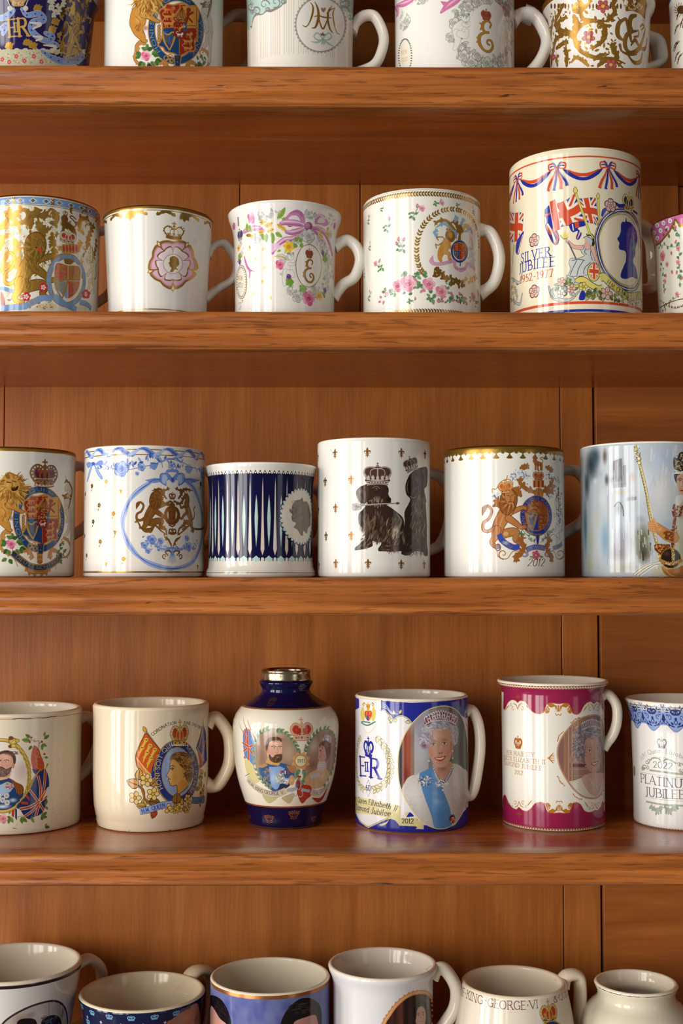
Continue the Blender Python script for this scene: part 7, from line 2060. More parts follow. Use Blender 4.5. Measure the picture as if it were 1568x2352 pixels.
def art_rose_sprigs(A):
 A.fr(810,420,4.48)
 P,B,Ln=A.poly,A.blobpoly,A.line
 G,GN='a8803a','6f9463'
 old=(A.tf,A.ws)
 vt,vb=A.yv(112),A.yv(1310)
 A.tf=lambda p: p;A.ws=1.0
 for v in (vt,vb+2):
  for i in range(-50,51):
   u=i*6.4
   for s in (-1,1): leaf(A,u,v,9,(0 if v == vt else 180)+42*s,.4,G,gold=1)
 A.tf,A.ws=old
 A.strip(-4,.6,'c8a468',gold=.6)
 for x,y,r,b,k in ((160,380,-10,2,1),(305,255,30,0,.8),(360,430,20,1,1.5),(640,300,30,1,1.9),(880,205,70,1,1.1),(1090,220,60,0,.8),(1240,285,-20,1,.9),(175,650,5,1,.9),(490,640,-25,3,1.9),(268,860,-60,2,1.5),(118,930,-10,1,1.0),(170,1160,10,2,1.1),(610,1210,80,1,1.1)):
  sprig(A,x,y,84*k if k < 1.6 else 70*k,r,b,'d07f90',GN)
 rose(A,710,262,34,('eec0c8','dd8fa0','c0627c'));rose(A,917,205,28,('eec0c8','dd8fa0','c0627c'));rose(A,232,830,30,('e8b4be','d28090','b05a70'))
 # oval of gilded leaves
 laurel(A,[(735,950),(680,850),(655,720),(670,570),(730,430),(830,330),(960,275),(1080,275),(1180,320),(1250,400),(1285,520),(1300,680)],40,'b88a3c',46,w=.4,spread=44,gold=1)
 # swag of gold leaves under the arms
 for i in range(70):
  t=i/69;x=850+420*t;y=880+170*math.sin(t*2.4)-30*t
  leaf(A,x,y+A.rng.uniform(-24,24),44,A.rng.uniform(0,360),.6,'8f6628' if t < .72 else 'c89a5a',gold=.7)
 for i in range(12): leaf(A,850+A.rng.uniform(-14,14),880+i*8,30,A.rng.uniform(0,360),.6,'8f6628',gold=.7)
 # arms
 for pts,w,c in (([(1060,560),(1040,500),(940,420),(850,460)],34,'8fb0cc'),([(1050,480),(960,390),(870,400),(840,440)],28,'a07432'),([(870,560),(840,510),(870,470)],24,'8fb0cc'),([(1090,480),(1060,420),(1030,390)],34,'8f6628'),([(1050,400),(1060,350),(1080,380)],26,'9ab8d0'),([(1110,440),(1130,390),(1140,370)],26,'9ab8d0'),([(1110,520),(1160,440),(1200,450)],34,'d8b060'),([(1160,500),(1210,470),(1230,540)],26,'9ab8d0')):
  acanthus(A,pts,w,c,3,1)
 P([(1080,440),(1112,430),(1140,500),(1112,520),(1108,590),(1080,590),(1088,520),(1060,500)],'8f6628',smooth=True)
 Ln([(880,590),(860,560),(930,560),(930,600),(880,640),(850,630),(860,670)],10,'a07432',smooth=True)
 limb(A,[(990,560,60),(950,650,90),(910,710,70),(895,770,40),(905,800,26)],'d99a3c','a86a20',2);limb(A,[(930,700,60),(985,730,36),(990,780,26),(1010,785,18)],'d99a3c','a86a20',2);limb(A,[(980,630,40),(1010,670,26),(1020,690,18)],'d99a3c','a86a20',2)
 B([(960,500),(1000,490),(1040,510),(1052,570),(1020,610),(980,590),(950,550)],'8f6628');B([(985,510),(1018,510),(1024,550),(1004,570),(984,545)],'d99a3c');crown(A,985,500,52,46,line_='7a3a20',cap='c03038',band='d8a850',lw=9)
 unicorn(A,1225,720,320,flip=True,col='dfe4ec',out='8a9ab0',mane='d8b878',sx=.7)
 garter(A,1097,705,78,102,24,col='24409a',edge='b08a4a',letters=None);A.ring(1097,705,66,90,8,'f2ead8')
 arms_shield(A,[(1040,640),(1097,615),(1160,640),(1160,740),(1100,790),(1042,740)],red='b8341e',blue='24509a',gold='d29a3c',fw=5,split=(1098,695));Ln([(1105,800),(1104,850)],12,'24409a')
 ribbon(A,[(790,790),(830,830),(930,830),(1040,805),(1050,860),(1110,900),(1160,870),(1180,830),(1260,890)],30,'e2aac4','c888a8',2)
 P([(790,780),(826,740),(830,800),(880,850),(840,850)],'dca0bc');text(A,'DIEU',[(925,838),(1020,812)],22,'7a5a7a',pen=(14,10),serif=False);text(A,'ET MON',[(1050,888),(1160,896)],20,'7a5a7a',pen=(14,10),serif=False)
 # swag of roses
 def green(x,y,rx,ry,n,L=46):
  for i in range(n): leaf(A,x+A.rng.uniform(-rx,rx),y+A.rng.uniform(-ry,ry),L*A.rng.uniform(.7,1.2),A.rng.uniform(0,360),.6,[GN,'86a878','5a8058'][i % 3],vein='4c6e4c')
 green(380,1100,50,40,8);green(520,1110,110,30,9);green(520,950,60,20,6);green(660,1000,40,70,14);green(690,1060,60,40,8);green(830,1150,50,50,8,54);green(990,1100,40,60,8);green(930,1200,60,30,8,36);green(1060,1180,90,30,18,40);green(1180,1210,60,40,14,36);green(1270,1230,20,50,8,36);green(750,960,30,20,4)
 for x,y,r in ((460,1060,62),(565,1035,84),(780,1040,66),(912,1118,66),(350,1135,30),(1240,1170,50),(1290,1130,40)): rose(A,x,y,r,('f0bcc6','e0889c','c45c78'))
 for x,y in ((300,1180),(320,1210),(290,1220),(720,1100),(750,1110),(890,1235),(940,1210),(1030,1150),(1050,1200),(1100,1160),(1150,1180),(1100,1220),(1180,1240),(660,1000)): leaf(A,x,y,44,A.rng.uniform(90,270),.6,'d58a9c',vein='b86078')

def art_silver_jubilee(A):
 A.fr(1150,330,4.48)
 P,B,Ln=A.poly,A.blobpoly,A.line
 RD,BL,YL,PK,GY,INK='d84e2c','26309a','e6d46a','e6b4a4','c2c8c4','2a2830'
 A.band(126,141,RD);A.band(1622,1650,RD);A.band(1703,1730,BL)
 old=(A.tf,A.ws)
 # bunting: bows on one line,swags between them
 pts_=A.tf(np.array([[575.,235.],[1103.,240.]]));vb=pts_[:,1].mean();u0=pts_[0,0];du=pts_[1,0]-u0
 A.tf=lambda p: p;A.ws=1/4.48
 k=1/4.48
 for i in range(-3,4):
  u=u0+i*du
  for off,c,w in ((0,RD,34),(40,BL,34)):
   p=[(u+14+(du-28)*t,vb+(30+off*1.0*math.sin(PI*t)+66*math.sin(PI*t))*k) for t in np.linspace(0,1,18)]
   Ln(p,[8]+[w]*8+[8],c,smooth=False)
  with A.loc(u,vb,1):
   for f in (-1,1):
    Ln([(10*f,10),(40*f,-36),(84*f,-30),(76*f,20),(20*f,10)],15,RD,smooth=True);Ln([(12*f,0),(40*f,-14),(70*f,-10)],12,BL,smooth=True);Ln([(6*f,-6),(30*f,-40),(50*f,-52)],[10,14,4],BL,smooth=True)
   for x1,y1,c,w in ((-96,226,RD,34),(-30,230,BL,30),(40,224,RD,34),(100,196,BL,30)):
    Ln([(x1*.1,20),(x1*.42+8,90),(x1*.8+10,150),(x1,y1)],[14,w*.8,w,w],c,smooth=True,cap=False)
    Ln([(x1*.1+8,30),(x1*.45+18,95),(x1*.8+24,150),(x1+16,y1-16)],5,'f3e8c9',smooth=True)
   A.ell(0,6,18,14,RD);Ln([(-14,0),(14,12)],7,BL)
 A.tf,A.ws=old
 # flag poles and flags
 Ln([(1000,520),(1010,860)],22,'6a6430');Ln([(1000,520),(1010,860)],16,YL);leaf(A,998,566,58,-90,.5,YL,out=INK)
 flag_uj(A,quad_map((772,560),(975,560),(1004,850),(862,790),6),BL,RD,wb=.24,wd=.15)
 q=quad_map((450,700),(760,510),(862,800),(560,890),-16)
 flag_uj(A,q,BL,RD,wb=.26,wd=.16)
 B([(448,700),(470,660),(500,640),(530,760),(580,900),(600,980),(575,1036),(530,1020),(490,940),(455,850),(470,800)],BL)
 for pts,c in (([(480,830),(520,900),(560,1020)],'f3e8c9'),([(470,850),(510,930)],RD),([(530,880),(590,960),(560,1030)],RD),([(455,740),(500,720)],RD)): Ln(pts,20,c)
 P([(500,600),(560,570),(610,880),(545,905)],RD);Ln([(500,640),(548,900)],8,'f3e8c9');Ln([(562,575),(612,870)],8,'f3e8c9')
 Ln([(470,650),(448,700),(455,850),(490,940),(540,1030),(580,1036),(600,980)],4,INK,smooth=True)
 B([(706,830),(790,800),(865,800),(870,840),(790,870),(830,920),(800,985),(770,970),(790,900),(740,910),(712,880)],BL);P([(755,810),(800,800),(805,860),(765,870)],RD);Ln([(735,830),(745,890)],12,'f3e8c9');Ln([(815,905),(785,970)],14,'f3e8c9');Ln([(805,910),(780,975)],6,RD)
 Ln([(766,500),(915,930)],24,'6a6430');Ln([(766,500),(915,930)],18,YL);leaf(A,768,510,66,-95,.5,YL,out=INK)
 # left repeat at the edge
 flag_uj(A,quad_map((92,700),(232,720),(215,1010),(92,1000),8),BL,RD,wb=.26,wd=.16);B([(165,1000),(235,900),(200,1050),(180,1140),(150,1110)],BL);Ln([(225,940),(175,1130)],14,'f3e8c9');Ln([(230,930),(182,1125)],6,RD)
 Ln([(134,1080),(110,1330)],9,INK);leaf(A,134,1090,50,-90,.9,YL,out=INK)
 for i in range(22): leaf(A,130+A.rng.uniform(-28,40),1500+A.rng.uniform(-110,140),44,A.rng.uniform(0,360),.5,[GY,'8a9a4a',PK,YL][i % 4],out=INK)
 for y in (1380,1600): Ln([(110,y),(190,y+50),(220,y-60)],[10,24,8],GY,smooth=True,out=INK,ow=3)
 # lettering
 for x,y in ((340,994),(341,1520)): tudor(A,x,y,62,PK,'eec4b8',INK,PK)
 text(A,'SILVER',[(205,1226),(350,1185),(510,1152)],92,'2b3a8e',pen=(12,8),track=16);text(A,'JUBILEE',[(188,1335),(350,1285),(556,1258)],92,'2b3a8e',pen=(12,8),track=16);text(A,'1952-1977',[(196,1438),(350,1398),(540,1362)],74,'d04a3a',pen=(12,7),track=10)
 # Britannia
 dr=[(820,1060),(880,1040),(930,1060),(970,1160),(950,1230),(960,1280),(890,1290),(880,1350),(700,1360),(720,1290),(700,1230),(720,1180),(790,1180),(860,1150),(830,1120)]
 Ln(np.vstack([cat(dr,6,True)]),6,INK);B(dr,'cfd4d0')
 for pts in ([(780,1200),(740,1280),(710,1350)],[(850,1200),(800,1280),(780,1355)],[(920,1220),(860,1280),(850,1340)],[(880,1060),(860,1110),(880,1140)],[(930,1080),(920,1130),(940,1200)],[(730,1200),(800,1190),(860,1200)]): Ln(pts,5,INK,smooth=True)
 limb(A,[(830,1070,40),(750,1060,32),(690,1010,26),(680,1000,26)],PK,INK,2.5);limb(A,[(940,1070,40),(970,1160,34),(1005,1240,26)],PK,INK,2.5);limb(A,[(890,1060,60),(885,1010,36)],PK,INK,2)
 B([(860,1000),(868,970),(900,960),(920,1000),(900,1030),(870,1030)],PK);B([(846,970),(880,950),(920,970),(950,1010),(920,1030),(890,1000),(870,980)],GY);Ln([(846,970),(880,952),(930,980),(950,1015)],5,INK,smooth=True);Ln([(890,935),(930,940),(956,990),(945,1040)],26,INK,smooth=True);Ln([(888,930),(920,930),(950,970)],12,YL,smooth=True)
 Ln([(690,1010),(770,1180)],13,'5a5a64');B([(606,940),(640,930),(660,900),(670,940),(692,910),(690,970),(650,985)],YL);Ln([(606,940),(645,980),(690,968)],5,INK,smooth=True)
 # shield with flag
 A.ell(955,1320,68,98,'4a4420');A.ell(955,1320,62,92,YL);A.clip_ell(958,1312,50,80)
 flag_uj(A,quad_map((900,1215),(1016,1230),(1010,1405),(905,1400)),BL,RD,wb=.22,wd=.14);A.clip_poly(None)
 # portrait oval
 ov=cat([(985,1000),(1000,900),(1050,790),(1130,715),(1230,685),(1320,705),(1390,790),(1428,920),(1440,1080),(1440,1250),(1425,1400),(1380,1490),(1310,1500),(1200,1450),(1090,1340),(1020,1200)],5,True)
 for w,c in ((52,INK),(46,YL),(34,INK),(31,BL),(10,'f3e8c9')): Ln(np.vstack([ov,ov[:2]]),w,c)
 ov2=ov+(np.array([1215,1095])-ov)*.10
 Ln(np.vstack([ov2,ov2[:2]]),8,INK);Ln(np.vstack([ov2,ov2[:2]]),5,YL)
 B([(1288,760),(1296,800),(1330,810),(1380,870),(1402,950),(1400,1010),(1382,1080),(1380,1150),(1358,1200),(1390,1290),(1404,1390),(1350,1370),(1290,1390),(1240,1380),(1232,1340),(1262,1260),(1285,1200),(1280,1110),(1225,1090),(1212,1060),(1218,1020),(1196,980),(1215,950),(1232,900),(1234,830),(1255,800),(1275,808)],'232c8e')
 # crown and rose with ribbon
 crown(A,1310,690,170,215,rot=4,line_=INK,cap='2a3a6a',band='d8c45a',pearls='f3ecc0',lw=6);A.speckle(1310,660,60,14,['d84e2c',INK,'f3ecc0'],16,7)
 Ln([(1180,610),(1220,640),(1270,630)],[20,40,26],BL,smooth=True);Ln([(1090,660),(1060,690),(1040,740)],[20,40,20],BL,smooth=True);Ln([(1360,690),(1400,720)],22,BL)
 tudor(A,1128,635,64,PK,'efcabc',INK,PK)
 # yellow ribbon and flowers
 ribbon(A,[(765,1470),(790,1410),(850,1400),(920,1450),(1000,1490),(1045,1480)],52,YL,'2b3a6e',6)
 ribbon(A,[(1020,1380),(1060,1370),(1130,1440),(1220,1510),(1320,1570),(1440,1560)],70,YL,'2b3a6e',6)
 text(A,'H.M. QUEEN ELIZABETH',[(1080,1440),(1160,1500),(1260,1555),(1350,1590),(1440,1580)],46,'4a4430',pen=(13,7))
 for pts in ([(490,1470),(530,1580),(620,1610),(720,1600),(800,1520)],[(560,1480),(520,1530),(560,1590)],[(680,1360),(740,1390),(740,1440),(690,1440)]): Ln(pts,[12,30,12],GY,smooth=True,out=INK,ow=3)
 curl(A,700,1420,50,200,1.3,22,GY);curl(A,560,1540,40,90,1,16,GY)
 for i in range(26): leaf(A,680+A.rng.uniform(-90,70),1470+A.rng.uniform(-60,60),50,A.rng.uniform(0,360),.5,['8aa04a',GY,'6f8a44'][i % 3],out=INK)
 for x,y,c in ((720,1490,PK),(620,1545,'e6e6e0'),(620,1420,PK),(845,1470,YL),(935,1560,PK),(970,1530,'e6e6e0'),(1085,1540,PK),(1330,1630,PK),(1390,1640,YL)): flower(A,x,y,46 if x != 1085 else 66,c,'d8b050',INK)
 B([(800,1590),(830,1510),(870,1540),(860,1600),(820,1610)],BL)
 for i in range(60):
  t=i/59;x=870+570*t;y=1550+60*t+A.rng.uniform(-34,36)
  leaf(A,x,y,50-14*t,A.rng.uniform(0,360),.5,['8a9a4a','4f6a34',YL if t > .5 else '7a8a3a','b8b878'][i % 4],out=INK)
 flower(A,1085,1540,66,PK,'d8b050',INK)

def art_pink_rim(A):
 A.fr(1468,460,8.71)
 P,B,Ln=A.poly,A.blobpoly,A.line
 PK,G='d873ae','a87a34'
 edge=[(260,470),(330,900),(420,840),(500,740),(590,630),(660,500),(700,400),(720,385),(770,450),(850,500),(1100,700),(1300,900),(1500,700),(1700,500),(1760,400),(1800,450),(2100,900),(2600,900),(2600,200),(900,200)]
 A.strip(-4,12,PK);P(edge,PK)
 for i in range(60):
  x=290+(i % 12)*130+(60 if (i // 12) % 2 else 0);y=330+(i // 12)*130+60-(x-290)*.34*(x < 700)
  if y > 330+560*abs(((x-710) % 1050)/1050-0) and x > 700: continue
  if x < 700 and y > 900-(x-330)*1.35: continue
  A.ell(x,y,44,54,'c04a8a');A.ell(x,y,40,50,'f4f4f2');A.ell(x+4,y+4,18,26,'9db8b8')
  for t in range(0,360,36): A.dot(x+56*math.cos(math.radians(t)),y+66*math.sin(math.radians(t)),5,'a83a7a')
 Ln(edge[1:17],40,G,smooth=True,gold=.7)
 for x,y,a in ((500,690,190),(560,600,200),(690,420,100),(570,680,70),(650,520,60),(780,470,60)): leaf(A,x,y,90,a,.6,G,gold=.7)
 gr=['6f9a78','5a8468','86aa80']
 def vine(pts,n,L=90):
  p=cat(pts,8)
  Ln(p,8,'6a8a6a')
  for i in range(n):
   j=int(i/n*(len(p)-1));leaf(A,p[j,0],p[j,1],L*A.rng.uniform(.7,1.2),A.rng.uniform(0,360),.6,gr[i % 3],vein='4a6a50')
 def bud(x,y,a=80): leaf(A,x,y,90,a,.6,'d67f80',vein='b85a60');leaf(A,x,y,40,a+30,.5,gr[0])
 for dx in (0,1050):
  vine([(380+dx,950),(480+dx,890),(600+dx,930),(720+dx,930)],7);vine([(440+dx,1250),(480+dx,1450),(500+dx,1700),(490+dx,1840)],9,80);vine([(800+dx,850),(790+dx,1100),(800+dx,1350),(810+dx,1550),(800+dx,1700)],12,90);vine([(740+dx,600),(780+dx,700),(800+dx,760)],4,80);vine([(480+dx,2200),(560+dx,2070),(680+dx,1980),(820+dx,1870)],7,70)
  rose(A,460+dx,1120,110,('eaa4a0','d67a7c','b0505a'))
  for x,y in ((550,1280),(770,960),(770,1240),(750,1880),(510,1620)): rose(A,x+dx,y,56,('efb4ac','de8684','b85a60'))
  for x,y,a in ((630,1020,80),(710,870,-60),(420,1350,80),(640,1400,70),(520,1470,80),(490,1780,90),(720,580,-90),(750,1400,100),(860,1520,120),(600,2010,100),(520,2150,100)): bud(x+dx,y,a)
 v=A.yv(2070)
 Ln([(405,2150),(540,2070),(740,2000),(900,1970),(1300,1960),(1700,2000)],16,'7a5a2a',smooth=True,gold=.7);laurel(A,[(405,2000),(500,2060),(620,2130),(740,2150),(880,2110)],40,'7a5a2a',16,gold=.7)
# ------------------------------------------------------------------ prints of the top and bottom shelves
def art_purple(A):
 A.fr(0,0,2.904)
 P,B,Ln=A.poly,A.blobpoly,A.line
 G,LB,CR='b08a3e','8098d0','d8d2bc'
 A.strip(-4,3,'b0a890');A.strip(3,8,'7f90c8');A.strip(8,11,G,gold=.7)
 v=A.yv(345);A.strip(v,v+60,'cfc6a6')
 for i in range(26):
  A.ell(-160+i*30+A.rng.uniform(-6,6),345-(8 if i % 2 else 0),22,18,'cfc6a6')
 for i in range(150): A.dot(A.rng.uniform(-200,560),A.rng.uniform(350,420),5,['b8ab84','e4deca','a89a6c'][i % 3])
 for x,y in ((15,395),(108,374),(225,374),(162,405),(276,410),(440,354),(512,340),(60,412),(-60,390)): flower(A,x,y,16,'d85a6a','f0e0d8','c83a4a')
 # gilded leaf and lion on the right
 for i in range(64):
  x,y=A.rng.uniform(400,600),A.rng.uniform(0,400)
  acanthus(A,[(x,y),(x+A.rng.uniform(-20,20),y-26),(x+A.rng.uniform(-30,30),y-44)],15,[G,'8f6c2c','c29a4c','5a4420'][i % 4],3,1,gold=.5)
 for x,y in ((330,60),(350,110),(410,40),(340,20),(380,90)):
  acanthus(A,[(x,y),(x+14,y-30),(x-10,y-60)],20,CR,4,1,out='4a4258')
 for x,y,a in ((330,200,0),(350,150,-40),(40,310,30),(200,310,90),(230,60,60),(160,290,0)): acanthus(A,[(x,y),(x+20,y-14),(x+44,y-6)],24,'c99a3e',4,1,gold=.5)
 lion(A,500,240,330,flip=False,col='b8903e',out='5a431c',mane='96702c',hi='d8b464',sx=.75)
 for x,y in ((580,300),(560,180),(590,380),(575,60)): Ln([(x,y),(x-10,y+40)],10,'a8583a')
 # ribbons
 for pts in ([(-40,130),(40,110),(86,70)],[(146,60),(180,100),(260,90),(290,130),(220,150),(210,200),(260,250),(330,280),(380,300)],[(280,340),(340,380),(420,410),(520,400),(560,370)],[(0,190),(40,170),(20,220)],[(300,220),(350,240),(330,270)]):
  Ln(pts,[20,40,40,30],LB,smooth=True,out='c8c0a0',ow=3);
  for x,y in cat(pts,3)[1::2]: A.dot(x,y,5,'2a2460')
 for pts in ([(200,150),(270,160),(220,190)],[(220,240),(280,250),(240,270)],[(290,300),(370,310),(340,340)]): Ln(pts,[8,22,10],'e0dac6',smooth=True)
 crown(A,118,34,110,120,line_=G,cap='5a2a5c',band='c49c54',lw=8);P([(80,0),(156,0),(150,34),(86,34)],'c49c74');A.speckle(118,20,36,12,['a07040','e8d8b0'],30,4)
 for x in (66,170): A.dot(x,55,18,'d8d2c4');Ln([(x,40),(x+(x-118)*.3,0)],6,CR)
 text(A,'E',[(56,246),(110,240)],108,'d0a452',pen=(17,8));text(A,'R',[(120,240),(190,236)],110,'d0a452',pen=(17,8));text(A,'II',[(92,212),(124,210)],56,'d0a452',pen=(18,10))
 ribbon(A,[(420,385),(500,390),(550,350)],26,'8a7a8a');text(A,'DIEU ET',[(440,396),(550,366)],20,'c8b89a',pen=(16,10))

def art_arms_wide(A): art_garter_arms(A,(308,-128,6.67))

def art_monogram(A):
 A.fr(500,0,3.92)
 P,B,Ln=A.poly,A.blobpoly,A.line
 TL,GR,G='b9d3ca','8a8580','a8742c'
 c=float(A.tf(np.array([[770.,300.]]))[0,0]);old=(A.tf,A.ws);v0,v1=A.yv(-150),A.yv(482)
 A.tf=lambda p: p;A.ws=1.0
 for i in range(-20,21):
  u=c+i*11.6
  Ln([(u,v0),(u,v1)],.9,'b9b0a6',cap=False)
  if i % 3 != 1:
   for j in range(60): A.dot(u+5.8,v0+4+j*(v1-v0-6)/60,1.6,'e6dcc6')
 A.tf,A.ws=old
 top=[(200,260),(290,270),(310,180),(340,130),(390,125),(440,95),(480,100),(560,60),(600,20),(640,-30),(700,-120),(900,-200),(1040,-120),(1090,0),(1105,100),(1180,110),(1210,260),(1400,260),(1400,-300),(200,-300)]
 P(top,TL)
 Ln([(300,265),(315,180),(345,130),(400,128),(440,95),(480,96),(560,60),(600,18),(640,-30)],[6,18,22,10,20,24,12,10,8],GR,smooth=True);Ln([(1095,100),(1120,60),(1180,90),(1210,240)],[20,26,16,6],GR,smooth=True)
 for x,y,r in ((350,100,40),(420,40,46),(520,20,50),(450,90,24),(590,10,26),(300,60,40),(1160,40,40),(1190,150,30)): curl(A,x,y,r,A.rng.uniform(0,360),1.1,13,GR,rev=r > 40)
 for i in range(16): leaf(A,290+A.rng.uniform(-10,40),20+A.rng.uniform(-40,90),30,A.rng.uniform(60,120),.4,GR)
 for i in range(12): leaf(A,1150+A.rng.uniform(-50,30),10+A.rng.uniform(-40,40),44,A.rng.uniform(0,360),.4,GR)
 for x,y in ((365,125),(300,240),(1190,160)): A.dot(x,y,9,GR)
 for t in range(0,360,8): a=math.radians(t);A.dot(925+226*math.cos(a),220+246*math.sin(a),12,'a59a8e')
 A.ell(925,220,228,248,'a59a8e');A.ell(925,220,218,238,'f2ece2')
 g=dict(gold=.7)
 for pts,w in (([(832,20),(856,60),(850,130),(820,210),(790,240),(764,226)],[4,14,18,10,8,5]),([(872,12),(900,80),(905,160),(880,240),(846,250)],[4,20,26,18,5]),([(902,150),(946,258),(1000,140)],[12,16,8]),([(870,150),(905,140),(960,155),(1020,160)],[6,14,8]),([(1026,55),(996,100),(990,180),(1010,260),(1036,298)],[5,16,22,18,5]),([(1054,72),(1036,120),(1046,210),(1070,290),(1096,306)],[5,12,14,12,8]),([(985,120),(1010,90),(1054,70)],[14,10,4])): Ln(pts,w,G,smooth=True,**g)
 B([(950,112),(928,80),(938,66),(950,76),(962,66),(972,80)],'8f8478');Ln([(946,300),(946,316)],5,G);
 for a in (-150,-90,-30): leaf(A,946,320,34,a,.5,'8a6a4a')
 for s in (-1,1): Ln([(945,345),(945+50*s,295),(945+80*s,330),(945+40*s,360),(945,350)],13,'a9c2b4',smooth=True);Ln([(945,355),(945+50*s,380 if s < 0 else 390),(945+110*s,372 if s < 0 else 424)],[8,18,4],'a9c2b4',smooth=True)
 for a in (50,80,110): leaf(A,945,360,50,a,.3,'a9c2b4')
 A.dot(946,352,12,'9ab5a6')

def art_grey_roses(A):
 A.fr(880,0,3.92)
 P,B,Ln=A.poly,A.blobpoly,A.line
 def grey(x,y,rx,ry,n,L=50):
  for i in range(n): leaf(A,x+A.rng.uniform(-rx,rx),y+A.rng.uniform(-ry,ry),L*A.rng.uniform(.6,1.2),A.rng.uniform(0,360),.5,['dddccf','c2c1b4','ecebe0'][i % 3],vein='6f7068',out='85867c')
 PK='d67aa6'
 for pts in ([(100,60),(130,100),(120,140)],[(120,50),(190,30),(260,0)],[(520,110),(570,60),(640,10),(700,-30)],[(1010,0),(1080,50),(1130,130),(1160,220)]): Ln(pts,[24,56,66,40],PK,smooth=True);Ln(np.array(pts)+[4,-8],[6,18,8],'ecb6cc',smooth=True)
 P([(512,10),(600,20),(560,70),(520,124),(545,60)],PK)
 for t in range(0,360,7):
  a=math.radians(t);grey(915+250*math.cos(a),270+330*math.sin(a),46,40,5)
 grey(190,200,40,70,16,44);grey(350,0,60,20,8)
 for x,y,r in ((790,560,56),(930,570,60),(845,490,54),(720,500,50),(640,210,50),(600,330,40),(1060,560,50),(850,20,56),(760,60,46),(210,190,50),(160,230,34),(940,0,50),(350,-10,46)): rose(A,x,y,r,('e6e4d8','d0cfc2','a2a296'),line_='75766c')
 for cx,s,kx in ((730,1,1),(1100,-1,.55)):
  with A.loc(cx,210,1,flip=s < 0):
   for q in ([(-20,0,60),(-60,40,80),(-70,80,80)],[(-70,80,64),(-60,150,52),(-84,220,34)],[(-40,90,60),(10,110,44),(20,60,34)],[(-10,10,30),(30,20,24),(50,-10,18)]): limb(A,[(x*kx,y,w*kx) for x,y,w in q],'f0eee2','85867c',2)
   A.ell(8*kx,-50,40*kx,38,'85867c');A.ell(8*kx,-50,37*kx,35,'f0eee2');A.speckle(6*kx,-76,36*kx,18,['bdbcae','7d7e74'],24,9);A.dot(16*kx,-46,4,'55564e')
 A.ell(918,268,136,230,'f7f3ea')
 crown(A,926,178,92,106,line_='6a2f24',cap='94403a',band='b0553a',lw=8);monogram_e(A,925,320,1.12,'bf8a38','7a531e')
 A.ell(196,500,62,156,'efe9da')
 for i in range(40): t=2*PI*i/40;A.ell(196+58*math.cos(t),500+150*math.sin(t),8,6,'75766c')
 text(A,'1926',[(156,494),(212,476)],34,'d8a84a');text(A,'2022',[(160,560),(214,546)],34,'d8a84a')

